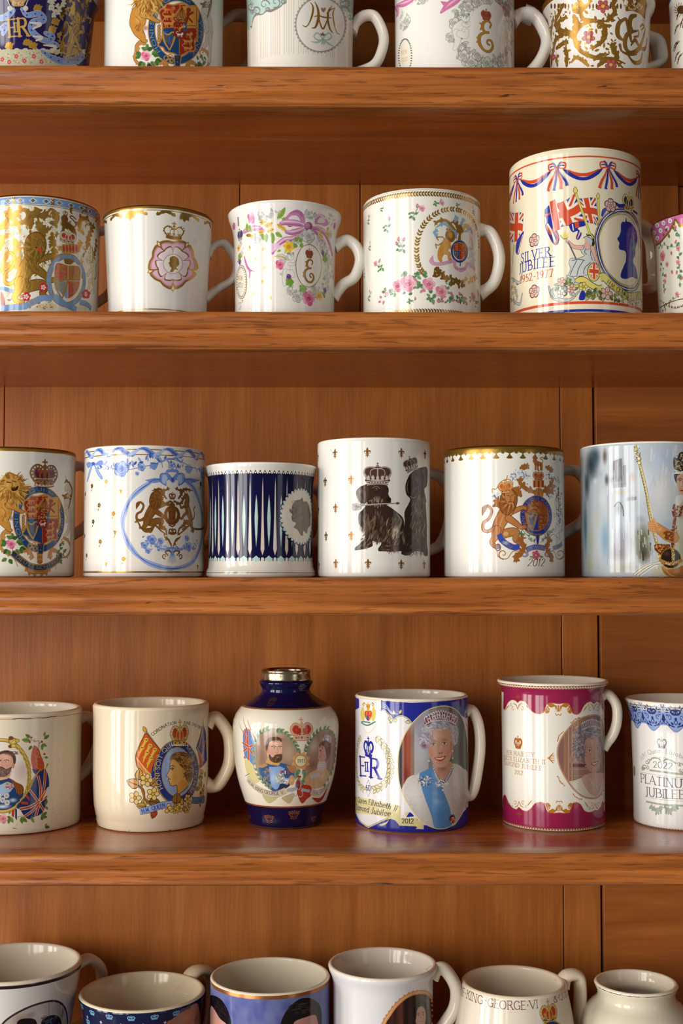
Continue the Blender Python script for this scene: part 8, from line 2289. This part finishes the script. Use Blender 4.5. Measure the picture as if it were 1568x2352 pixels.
def art_foliage(A):
 A.fr(1200,0,4.261)
 P,B,Ln=A.poly,A.blobpoly,A.line
 G,O='a87a2c','8a5f22'
 A.strip(-4,15,'a8782c',gold=.8)
 for i in range(-44,45): A.ell(620+i*34,60,9,26,'7a5420',gold=.6) if abs(i) < 11 else None
 k=dict(gold=.8)
 sc=[([(520,330),(560,260),(650,210),(740,205),(830,210)],30),([(740,210),(790,250),(810,330),(780,400),(700,460),(660,470)],34),([(520,340),(510,420),(560,490),(640,540),(760,570),(880,570),(1000,620)],30),([(520,400),(470,330),(380,310),(340,260),(360,200),(420,170)],44),([(360,320),(320,220),(360,120),(400,40)],40),([(270,400),(280,280),(300,160)],40),([(280,600),(300,480),(330,380),(420,330)],44),([(330,470),(400,420),(440,400)],34),([(700,200),(600,190),(570,120),(640,40),(680,-20)],30),([(830,200),(900,120),(880,40),(900,-20)],34),([(520,40),(500,90),(560,110),(580,40),(540,10)],36),([(500,160),(530,230),(500,300),(520,340)],40),([(560,490),(540,440),(550,400)],26),([(640,640),(570,580),(510,560),(500,590)],26),([(430,640),(430,520),(410,470)],34),([(930,560),(890,480),(870,420)],40),([(740,640),(820,590),(900,600),(980,660)],30),([(700,580),(760,540),(840,530)],30),([(860,250),(800,240)],20),([(340,640),(330,570),(350,540)],30),([(280,640),(290,590)],26)]
 for i,(pts,w) in enumerate(sc):
  p=pts if len(pts) > 2 else [pts[0],((pts[0][0]+pts[1][0])/2,(pts[0][1]+pts[1][1])/2+6),pts[1]]
  acanthus(A,p,w,G,5 if len(pts) > 3 else 3,1 if i % 2 else -1,out=O,**k)
 for i in range(60): A.dot(A.rng.uniform(260,1200),A.rng.uniform(60,640),4,['c8a05a','d8c49a'][i % 2])
 for i in range(110):
  x,y=A.rng.uniform(270,900),A.rng.uniform(60,650)
  a=A.rng.uniform(0,360);leaf(A,x,y,A.rng.uniform(30,60),a,.4,['b08432',G,'c4983e'][i % 3],vein=O,gold=.8)
 for x,y,r in ((785,60,66),(643,362,66),(862,632,60),(300,560,30)):
  for i in range(5): leaf(A,x,y,r*1.15,-54+72*i,.3,'c89a3e')
  for i in range(5): t=2*PI*i/5+PI/2;A.ell(x+r*.62*math.cos(t),y+r*.62*math.sin(t),r*.4,r*.36,'8a3a3a',rot=math.degrees(t));A.ell(x+r*.62*math.cos(t),y+r*.62*math.sin(t),r*.33,r*.29,'bc5a58',rot=math.degrees(t))
  A.dot(x,y,r*.26,'e8b44a')
 # entwined initials under a crown
 for pts,w in (([(1010,180),(940,230),(930,340),(990,400)],[10,40,44,10]),([(930,170),(960,200),(1010,190),(1040,300),(1060,400)],[4,10,30,40,20]),([(1110,150),(1060,170),(1050,240),(1070,290)],[20,46,40,20]),([(1100,300),(1020,340),(1000,440),(1040,510),(1110,500),(1160,430),(1200,280)],[14,40,46,30,40,40,10]),([(950,440),(970,500),(1040,530),(1110,520)],[26,14,24,30]),([(1060,440),(1100,390),(1150,470),(1200,470),(1215,380)],[10,30,26,34,20]),([(1030,540),(1090,610),(1150,600),(1170,520)],[10,30,34,16]),([(1150,260),(1170,240),(1190,260),(1160,290)],[14,18,14,8]),([(1090,360),(1130,350),(1130,300),(1100,310)],[10,16,14,10])): Ln(pts,w,'a8762c',smooth=True,out='6f4c1c',ow=3,gold=.75)
 P([(970,-20),(1010,110),(1080,105),(1150,140),(1195,190),(1215,60),(1200,-40)],'a07028',gold=.6);A.speckle(1080,60,90,40,['d8b468','6f4c1c','f0e4c8'],60,10);B([(1000,0),(1030,10),(1020,50),(990,40)],'f6f1e8');B([(1080,0),(1110,10),(1090,40)],'f6f1e8')

def art_brown_leaves(A):
 A.fr(1200,0,4.261)
 A.strip(-3,8,'4a5a9a')
 for i in range(60):
  x,y=1470+A.rng.uniform(0,700),A.rng.uniform(150,660)
  acanthus(A,[(x,y),(x+16,y-60),(x+50,y-100)],16,'5a3a22',2,1)
 for x in (1550,1900): 
  A.dot(x,95,42,'5a3a22')
  for t in range(0,360,24): a=math.radians(t);A.line([(x+46*math.cos(a),95+46*math.sin(a)),(x+70*math.cos(a+.2),95+70*math.sin(a+.2))],6,'5a3a22')

def head_hair(A,pts,face,hair='17131a'):
 A.blobpoly(face,'d8a595');A.blobpoly(pts,hair)

def art_couple_oval(A):
 A.fr(0,2150,6.031)
 Ln=A.line
 A.band(692,734,'2c1d26');A.band(686,694,'b08a50')
 v=A.yv(715)
 ov=cat([(20,1240),(160,1110),(400,985),(620,915),(760,900),(860,945),(915,1040),(935,1200),(930,1500),(860,1800),(600,1900),(300,1850),(0,1700),(-60,1450)],5,True)
 A.clip_poly(ov)
 A.poly(ov,'c8c0ba');A.soft(300,1160,200,140,'b08a72',.8);A.soft(430,1090,110,60,'8a8490',.6);A.soft(560,1080,120,120,'d8d2cc',.8);A.soft(860,1080,60,160,'8a8478',.8)
 for x in (680,800,830): Ln([(x,920),(x-6,1120)],12,'b09a88')
 A.poly([(230,1220),(280,1155),(370,1140),(470,1150),(510,1220),(500,1400),(240,1400)],'1a1418',smooth=True);A.poly([(570,1200),(640,1120),(760,1095),(830,1140),(850,1250),(800,1400),(600,1400)],'1c1a22',smooth=True)
 A.strands(690,1150,90,50,['5a565c','2a2830','8a868a'],60,60,8,150,30,.7);A.blobpoly([(290,1260),(460,1240),(480,1420),(300,1440)],'c8958a');A.blobpoly([(640,1250),(780,1240),(760,1420),(650,1420)],'c8958a')
 A.clip_poly(None)
 Ln(np.vstack([ov,ov[:2]]),26,'2a1a24');Ln(np.vstack([ov,ov[:2]]),5,'6a4a56')

def art_navy_crowns(A):
 A.fr(170,2180,4.7515)
 c=float(A.tf(np.array([[622.,760.]]))[0,0]);v=A.yv(772)
 A.tf=lambda p: p;A.ws=1.0
 for j in range(6):
  for i in range(-8,9):
   u=c+i*52+(26 if j % 2 else 0);w=v+j*27
   crown(A,u,w,17,11,line_='7fb0d8',band='7fb0d8',lw=8);A.poly([(u-7,w-1),(u+7,w-1),(u+7,w+2),(u-7,w+2)],'7fb0d8')
   for a in range(4): leaf(A,u+26,w+13,4.5,a*90+20,.5,'d8dce8')
 A.fr(170,2180,4.7515)
 A.blobpoly([(1010,830),(1060,770),(1160,700),(1260,650),(1360,630),(1360,1200),(1000,1200)],'a8735a');A.soft(1240,740,120,80,'c8957a',.7);A.soft(1330,760,60,120,'6a4436',.7)

def art_blue_couple(A):
 A.fr(470,2180,5.2267)
 A.band(551,606,'b06a34',gold=.85);A.band(540,551,'efe6d0')
 v=A.yv(606)
 for i in range(120): A.soft(A.rng.uniform(60,1500),A.rng.uniform(640,1500),A.rng.uniform(40,120),A.rng.uniform(60,160),['4a56a0','8a8cb8','5a66b0','7a7cb0','3f4c98'][i % 5],.5)
 A.strip(-5,v,'b06a34',gold=.85);A.strip(-5,A.yv(551),'efe6d0')
 A.blobpoly([(66,700),(100,660),(200,830),(270,900),(260,1300),(66,1300)],'d8a090');A.blobpoly([(60,570),(120,560),(200,610),(260,700),(300,800),(318,880),(300,960),(250,890),(180,830),(120,730),(80,680),(60,720)],'17131a')
 A.blobpoly([(1050,900),(1150,820),(1250,800),(1340,790),(1370,1000),(1350,1300),(1050,1300)],'d0988a');A.blobpoly([(910,900),(950,790),(1030,680),(1140,600),(1240,585),(1330,620),(1390,700),(1405,860),(1380,960),(1350,850),(1320,790),(1200,820),(1080,870),(1040,960),(920,980)],'1a1716')
 A.strands(1180,700,130,70,['3a3636','0e0c0c','55504e'],70,90,9,160,20,.7);A.strands(180,720,70,80,['3a3636','0e0c0c'],30,60,8,60,20,.7)

def art_white_oval(A):
 A.fr(740,2170,4.9)
 Ln=A.line
 ov=cat([(690,900),(750,790),(840,670),(960,575),(1080,535),(1180,545),(1235,610),(1252,720),(1255,900),(1240,1200),(1150,1400),(950,1420),(780,1300),(690,1100)],5,True)
 A.clip_poly(ov)
 A.poly(ov,'3c2420')
 for x,c in ((760,'4a2a22'),(840,'5a3026'),(870,'6a3c2a'),(930,'2e1c1c'),(980,'4a2a24')): A.poly([(x,500),(x+40,500),(x+40,1400),(x,1400)],c)
 A.soft(1180,640,140,160,'7a7670',.9);A.soft(1000,800,60,200,'40302c',.7)
 A.blobpoly([(1050,860),(1060,800),(1070,720),(1120,690),(1150,710),(1165,790),(1160,860),(1140,930),(1080,930)],'cfa088');A.blobpoly([(1032,800),(1034,710),(1060,655),(1110,632),(1160,650),(1176,730),(1168,800),(1155,730),(1120,690),(1080,705),(1062,760),(1055,830),(1042,850)],'1a1715')
 Ln([(1068,775),(1094,768)],7,'2a1c18');Ln([(1118,762),(1146,760)],7,'2a1c18');A.dot(1082,792,6,'1c1410');A.dot(1132,785,6,'1c1410');Ln([(1108,780),(1104,830),(1120,832)],4,'a87a66',smooth=True);Ln([(1090,866),(1130,858)],5,'a05a50')
 A.blobpoly([(980,960),(1080,900),(1160,900),(1250,960),(1260,1400),(960,1400)],'1c1c24')
 A.clip_poly(None)
 p=np.vstack([ov,ov[:2]])
 for x,y in ov[::2]: A.dot(x-12,y-14,15,'dc9456')
 Ln(p,46,'d88c4e');Ln(p,30,'e2a468');Ln(p,7,'f0caa0')

def art_lettered(A):
 A.fr(1010,2200,4.6118)
 IN='6a3f3c'
 text(A,'ATION OF·KING',[(100,330),(215,388),(330,440),(450,492)],86,IN,pen=(11,6)) if 0 else None
 text(A,'OF·KING',[(212,392),(290,430),(370,468),(452,494)],80,IN,pen=(11,6));text(A,'·',[(470,480),(492,486)],60,IN,pen=(16,12))
 text(A,'GEORGE·VI',[(500,510),(640,540),(800,548),(930,546),(1040,532)],80,IN,pen=(11,6));text(A,'&·QUEEN',[(1205,476),(1260,460),(1320,424),(1365,380)],76,IN,pen=(11,6))
 crown(A,1170,700,226,250,line_='7a3a1c',cap='c8422a',band='d8a84a',pearls='f0dcc0',lw=6)
 for x in (1110,1230): fleur(A,x,610,60,'d8a84a',0)
 A.speckle(1170,660,90,16,['3a6a4a','f0e4c8','2a3a6a'],12,9)
 A.ell(1190,860,150,190,'24407e');A.ring(1190,860,150,190,10,'d8a84a')

def art_jar(A):
 A.fr(1310,2200,6.0775)
 p=A.tf(np.array([[600.,505.],[900.,545.]]))
 v=p[1,1]
 for i in range(80):
  u=-250+i*6.2;w=1.6 if i % 9 < 6 else .8
  A._stroke(A.pix(np.array([[u,v+A.rng.uniform(-.3,.3)],[u+6.4,v+A.rng.uniform(-.3,.3)]])),np.array([w,w]),'2a2630' if u < -15 else '8a5a48')
# ------------------------------------------------------------------ the pots, shelf by shelf
WHITE, CREAM, IVORY = 'f4efe6', 'efe2c4', 'f3ead6'
def pot(key, name, label, cat_, cx, D, prof, shelf, base=WHITE, inside=None, art=None, handle=None, rim=None, wall=0.0032, ss=2.0, **kw):
    m = Mug(cx, D, prof, shelf, wall)
    A = Art(m, base, ss, seed=sum(map(ord, key)))
    if art: art(A)
    mat = glaze_print('printed_china_' + key, A.image('print_' + key))
    ins = glaze_plain('glaze_' + key, inside or base)
    m.build(name, label, cat_, mat, ins, handle=handle, rim_mat=rim, **kw)
    return m
def H(path, ang=0, w=.011, t=.0075, **k): return dict(path=path, ang=ang, w=w, t=t, **k)
D1, D2, D3, D4, D5 = .885, .88, .89, .932, .93

# top shelf
pot('purple', 'mug', 'deep purple mug with gold crowned monogram, far left of the top shelf', 'mug', 70, D1, [(155, 2), (151, 14), (145, 26), (143, 45), (138, 95), (133, 150)], 1, '241a52', WHITE, globals().get('art_purple'), rim=GOLD_RIM)
pot('arms_wide', 'mug', 'white mug with lion, unicorn and blue garter arms on the top shelf', 'mug', 377, D1, [(136, -80), (135, 60), (134.5, 150)], 1, WHITE, None, globals().get('art_arms_wide'),
    handle=H([(512, 78), (522, 48), (546, 32), (578, 36), (604, 74), (598, 120), (560, 160), (512, 176)], 34, .011, .0072))
pot('monogram', 'mug', 'white ribbed-print mug with pale green border and gold initials in an oval', 'mug', 689, D1, [(131, -38), (125, -12), (122.5, 20), (121.5, 80), (120.5, 150)], 1, 'f3ece0', None, globals().get('art_monogram'),
    handle=H([(812, 74), (818, 50), (838, 36), (862, 40), (880, 78), (878, 112), (858, 150), (812, 176)], 0, .012, .0075))
grey_mug = pot('grey_roses', 'mug', 'white mug with grey cherub wreath and gold initial, clear tie on its handle', 'mug', 1043, D1, [(138, -44), (136.5, 40), (136, 150)], 1, WHITE, None, globals().get('art_grey_roses'),
    handle=H([(1178, 50), (1196, 32), (1224, 34), (1246, 66), (1254, 96), (1240, 136), (1208, 172), (1178, 186)], 6, .013, .0085))
pot('foliage', 'mug', 'white mug covered in gold foliage and small red flowers, gold rim', 'mug', 1374, D1, [(128, 12), (129, 22), (124, 36), (117, 48), (115, 80), (112, 130), (110, 152)], 1, 'f6f1e8', None, globals().get('art_foliage'), rim=GOLD_RIM,
    handle=H([(1488, 86), (1502, 92), (1514, 116), (1510, 146), (1488, 170)], 38, .016, .0075))
pot('brown_leaves', 'mug', 'white mug with brown leaf sprays cut off by the right edge, top shelf', 'mug', 1664, D1, [(124, -6), (123, 20), (120, 150)], 1, 'f4efe2', None, globals().get('art_brown_leaves'), ss=1.3)

# second shelf
pot('gilded_arms', 'mug', 'mug covered in gold royal arms under a pale blue rim band', 'mug', 90, D2, [(137, 490), (136, 600), (133, 714)], 2, 'f0eadc', WHITE, globals().get('art_gilded_arms'), rim=GOLD_RIM,
    handle=H([(226, 540), (250, 530), (284, 560), (282, 620), (250, 676), (222, 706)], 25, .010, .007))
pot('tudor_rose', 'mug', 'tapered white mug with pink and gold rose, gold scrolled rim', 'mug', 363, D2, [(126, 510), (123.5, 519), (121.5, 545), (118, 600), (115, 650), (112, 712)], 2, WHITE, None, globals().get('art_tudor_rose'), rim=GOLD_RIM,
    handle=H([(482, 590), (484, 572), (498, 560), (520, 562), (545, 600), (538, 640), (500, 664), (478, 690)], 14, .010, .006))
pot('flower_garland', 'mug', 'flared white mug with pink bow and flower garland round gold initial', 'mug', 654, D2, [(131, 500), (128, 512), (121, 532), (117.5, 552), (115.5, 600), (113.5, 712)], 2, WHITE, None, globals().get('art_flower_garland'),
    handle=H([(772, 566), (784, 556), (800, 552), (820, 570), (827, 600), (814, 636), (790, 652), (776, 668), (768, 684)], 0, .011, .008))
pot('rose_sprigs', 'mug', 'white mug scattered with pink rosebuds beside gold-edged royal arms', 'mug', 968, D2, [(134.5, 476), (134.5, 600), (134.5, 712)], 2, 'f7f3e6', None, globals().get('art_rose_sprigs'),
    handle=H([(1103, 528), (1124, 534), (1142, 572), (1144, 610), (1130, 652), (1103, 676)], 0, .012, .0085))
pot('silver_jubilee', 'mug', 'tall cream mug with red and blue bunting, flags and blue silhouette', 'mug', 1320, D2, [(149, 391), (149.2, 500), (149.5, 712)], 2, 'f3e8c9', None, globals().get('art_silver_jubilee'),
    handle=H([(1468, 510), (1500, 530), (1520, 600), (1510, 660), (1468, 690)], 62, .014, .009))
pot('pink_rim', 'mug', 'flared mug with pink spotted rim and rose trails, right end of its shelf', 'mug', 1629, D2, [(131, 520), (127, 540), (122, 568), (119.5, 640), (115, 714)], 2, 'f7f2e2', None, globals().get('art_pink_rim'), rim=GOLD_RIM)

# third shelf
pot('garter_arms', 'mug', 'white gold-rimmed mug with royal arms, lion cut by the left edge', 'mug', 33, D3, [(137, 1043), (136, 1180), (131, 1326)], 3, 'f5efe3', None, globals().get('art_garter_arms'), rim=GOLD_RIM,
    handle=H([(168, 1080), (190, 1070), (222, 1100), (226, 1160), (196, 1210), (164, 1238)], 30, .012, .008))
pot('blue_ribbon', 'mug', 'white mug with blue ribbon borders and gold lion and unicorn crest', 'mug', 332, D3, [(137.5, 1040), (137, 1180), (137, 1326)], 3, 'f7f2e8', None, globals().get('art_blue_ribbon'),
    handle=H([(468, 1080), (492, 1086), (504, 1150), (492, 1240), (466, 1260)], 50, .012, .008))
pot('navy_spear', 'mug', 'squat navy mug with pale spear pattern and silver head medallion', 'mug', 599, D3, [(128, 1076), (126.5, 1082), (123.5, 1093), (121, 1110), (120, 1150), (119.5, 1220), (119.5, 1290), (121, 1304), (125, 1312), (126, 1319), (126, 1330)], 3, WHITE, None, globals().get('art_navy_spear'),
    handle=H([(720, 1120), (742, 1128), (756, 1180), (744, 1240), (718, 1262)], 52, .012, .008))
pot('crowned_dogs', 'mug', 'tall white mug with two brown spaniel dogs wearing crowns', 'mug', 858, D3, [(129.5, 1022), (129, 1150), (127.5, 1326)], 3, 'f6f3ea', None, globals().get('art_crowned_dogs'),
    handle=H([(986, 1086), (1012, 1092), (1040, 1130), (1040, 1190), (1014, 1252), (986, 1268)], 30, .012, .008))
pot('lion_arms', 'mug', 'white mug with crowned lion arms dated 2012 and gold scalloped rim', 'mug', 1157, D3, [(137, 1040), (137, 1180), (137, 1290), (135, 1326)], 3, 'f8f4ea', None, globals().get('art_lion_arms'), rim=GOLD_RIM,
    handle=H([(1293, 1088), (1318, 1080), (1350, 1100), (1360, 1150), (1340, 1200), (1294, 1240)], 38, .012, .008))
pot('photo_robes', 'mug', 'mug wrapped in a coronation photograph of a crowned woman with sceptre', 'mug', 1480, D3, [(145, 1032), (144.5, 1180), (143, 1326)], 3, 'b9c3c8', WHITE, globals().get('art_photo_robes'))

# fourth shelf
pot('king_oval', 'mug', 'cream mug with bearded man in gold oval and flags, left edge', 'mug', 34, D4, [(150.5, 1630), (149.5, 1700), (149, 1800), (148, 1884), (146, 1898)], 4, 'efe3ca', None, globals().get('art_king_oval'), wall=.0045,
    handle=H([(182, 1652), (200, 1646), (226, 1670), (226, 1710), (200, 1764), (182, 1784)], 16, .013, .0085))
pot('queen_profile', 'mug', 'cream mug with blue oval of a curly-haired profile, flags and crown', 'mug', 346, D4, [(133, 1618), (132, 1640), (131.5, 1700), (131, 1780), (128.5, 1840), (124.5, 1864), (122.5, 1868), (123, 1876), (121, 1880), (121, 1888), (116, 1897)], 4, 'efdfc0', None, globals().get('art_queen_profile'), wall=.005,
    handle=H([(476, 1662), (486, 1650), (500, 1652), (524, 1690), (526, 1750), (506, 1794), (490, 1806), (474, 1802)], 0, .017, .0095))
vz = pot('king_vase', 'vase', 'navy and white vase with silver collar and crowned couple portraits', 'vase', 656, D4, [(55, 1553), (55, 1560), (61.5, 1563), (62, 1567), (57.5, 1575), (54.5, 1583), (59, 1592), (73, 1602), (90, 1612), (104, 1623), (114, 1636), (120, 1650), (122, 1665), (121.5, 1685), (119, 1715), (115.5, 1755), (110, 1785), (102, 1812), (94, 1836), (88.5, 1853), (84, 1872), (81.5, 1884), (80.5, 1891), (83, 1897), (82.5, 1904)], 4, IVORY, '1a1650', globals().get('art_king_vase'), wall=.004, ss=2.4)
pot('queen_photo', 'mug', 'blue and white mug with oval photo of a smiling woman in a tiara', 'mug', 945, D4, [(130, 1597), (129.5, 1604), (129.5, 1700), (130, 1890), (129, 1897)], 4, 'f3eff0', 'efe6d2', globals().get('art_queen_photo'), ss=2.4,
    handle=H([(1073, 1632), (1086, 1634), (1099, 1670), (1101, 1726), (1090, 1800), (1080, 1826), (1072, 1826)], 0, .012, .008))
pot('crimson', 'mug', 'tall white mug with crimson bands and gold-framed portrait, flared lip', 'mug', 1269, D4, [(127, 1564), (124, 1570), (119, 1577), (117.3, 1586), (116.8, 1650), (116, 1780), (115.7, 1897)], 4, 'f5f0e2', 'efe6d2', globals().get('art_crimson'), ss=2.4,
    handle=H([(1384, 1596), (1396, 1596), (1412, 1620), (1413, 1656), (1402, 1690), (1386, 1716)], 0, .012, .0075))
pot('platinum', 'mug', 'white mug with lilac blue bands and grey jubilee lettering, right edge', 'mug', 1566, D4, [(128, 1607), (123, 1622), (118, 1645), (115, 1672), (113, 1720), (111, 1790), (108.5, 1897)], 4, 'f5f1ea', 'efe6d2', globals().get('art_platinum'), ss=2.4)

# bottom shelf in view
pot('couple_oval', 'mug', 'wide conical white mug with dark rim line and oval couple portrait', 'mug', 28, D5, [(157, 2213), (154, 2226), (148, 2262), (141, 2306), (132, 2360), (118, 2440), (106, 2510), (98, 2560)], 5, 'f1ece6', 'eadfc8', globals().get('art_couple_oval'), wall=.004,
    handle=H([(178, 2226), (192, 2206), (212, 2204), (234, 2224), (238, 2262), (216, 2330), (170, 2376)], 32, .012, .008))
pot('navy_crowns', 'mug', 'navy mug patterned with tiny pale blue crowns and stars', 'mug', 326, D5, [(144, 2278), (142, 2288), (138, 2304), (135.5, 2322), (134, 2350), (132, 2440), (130, 2560)], 5, '1a2244', 'e2d3b2', globals().get('art_navy_crowns'), wall=.0036,
    handle=H([(426, 2284), (440, 2242), (464, 2228), (490, 2238), (498, 2290), (484, 2370), (452, 2400)], 42, .015, .008))
pot('blue_couple', 'mug', 'blue mug with copper rim band and two dark-haired heads', 'mug', 620, D5, [(137.5, 2242), (137.5, 2252), (137.5, 2350), (136, 2560)], 5, '6f78ae', 'e6dcc4', globals().get('art_blue_couple'))
pot('white_oval', 'mug', 'white mug with orange-gold oval frame round a young man', 'mug', 879, D5, [(126, 2215), (123.5, 2224), (119, 2234), (116, 2246), (115, 2260), (114.5, 2350), (114, 2560)], 5, 'efecec', 'ece2d0', globals().get('art_white_oval'), wall=.004,
    handle=H([(995, 2240), (1006, 2226), (1024, 2230), (1046, 2268), (1044, 2312), (1022, 2350), (994, 2396)], 0, .013, .0095))
pot('lettered', 'mug', 'cream barrel mug lettered round the rim above a red crown', 'mug', 1180, D5, [(121, 2257), (124, 2276), (130, 2306), (136, 2340), (140, 2380), (142, 2440), (140, 2500), (132, 2560)], 5, 'f2e7d2', 'efe0c6', globals().get('art_lettered'), wall=.0045,
    handle=H([(1288, 2262), (1302, 2242), (1326, 2240), (1333, 2262), (1332, 2330), (1326, 2400), (1312, 2440)], 22, .015, .0085))
pot('jar', 'jar', 'round cream jar with short neck and flared lip, lower right', 'jar', 1461, D5, [(95, 2258), (92, 2266), (88.5, 2274), (87.5, 2284), (90, 2292), (101, 2302), (114, 2314), (122, 2330), (127, 2352), (130, 2390), (128, 2450), (116, 2510), (98, 2560)], 5, 'f0e6cc', 'efe2ca', globals().get('art_jar'), wall=.0036)

# silver collar on the vase
def collar(m):
    bm = bmesh.new()
    k = m.k
    def z(y): return float(at(m.cx, y, m.D)[2]) - m.z0
    prof = [(53.5, 1562.5), (56.5, 1562), (57, 1558), (56, 1548), (55.6, 1543), (57, 1540.5), (56.5, 1537.5), (54, 1536.5), (51, 1538), (50.5, 1543), (50.5, 1556), (51.5, 1562.5)]
    NS = 72
    rows = [[bm.verts.new((r / k * math.cos(2 * PI * j / NS), r / k * math.sin(2 * PI * j / NS), z(y))) for j in range(NS)] for r, y in prof]
    n = len(prof)
    for i in range(n):
        a, b = rows[i], rows[(i + 1) % n]
        for j in range(NS):
            f = bm.faces.new((a[j], a[(j + 1) % NS], b[(j + 1) % NS], b[j])); f.smooth = True
    bmesh.ops.recalc_face_normals(bm, faces=bm.faces)
    me = bpy.data.meshes.new('collar'); bm.to_mesh(me); bm.free()
    o = link('collar', me, metal('tarnished_silver', 'c9bca0', 0.22), m.root)
    o['label'] = 'tarnished silver collar'
collar(vz)

# clear plastic tie round the grey rose mug's handle
def tie(m, X, Y, r=0.0085):
    mt, nt, bs = node_mat('clear_plastic')
    N, L = nt.nodes.new, nt.links.new
    bs.inputs['Base Color'].default_value = (.85, .85, .86, 1); bs.inputs['Roughness'].default_value = .12
    n = N('ShaderNodeTexNoise'); n.inputs['Scale'].default_value = 300
    mr = N('ShaderNodeMapRange'); mr.inputs['To Min'].default_value = .10; mr.inputs['To Max'].default_value = .3
    L(n.outputs['Fac'], mr.inputs['Value']); L(mr.outputs[0], bs.inputs['Alpha'])
    p = at(X, Y, m.D - .002) - np.array([m.c[0], m.c[1], m.z0])
    bm = bmesh.new(); NS = 40; rows = []
    for i in range(NS):
        a = 2 * PI * i / NS
        c, d = math.cos(a), math.sin(a)
        q = [bm.verts.new((p[0] + w * .6 + .0015 * d, p[1] + c * (r + e), p[2] + d * (r * .72 + e) - .25 * w)) for w, e in ((-.0055, 0), (.0055, 0), (.0055, .0004), (-.0055, .0004))]
        rows.append(q)
    for i in range(NS):
        a, b = rows[i], rows[(i + 1) % NS]
        for j in range(4):
            f = bm.faces.new((a[j], a[(j + 1) % 4], b[(j + 1) % 4], b[j])); f.smooth = True
    bmesh.ops.recalc_face_normals(bm, faces=bm.faces)
    me = bpy.data.meshes.new('plastic_tie'); bm.to_mesh(me); bm.free()
    o = link('plastic_tie', me, mt, m.root); o['label'] = 'clear plastic tie'
tie(grey_mug, 1213, 35, .0078)
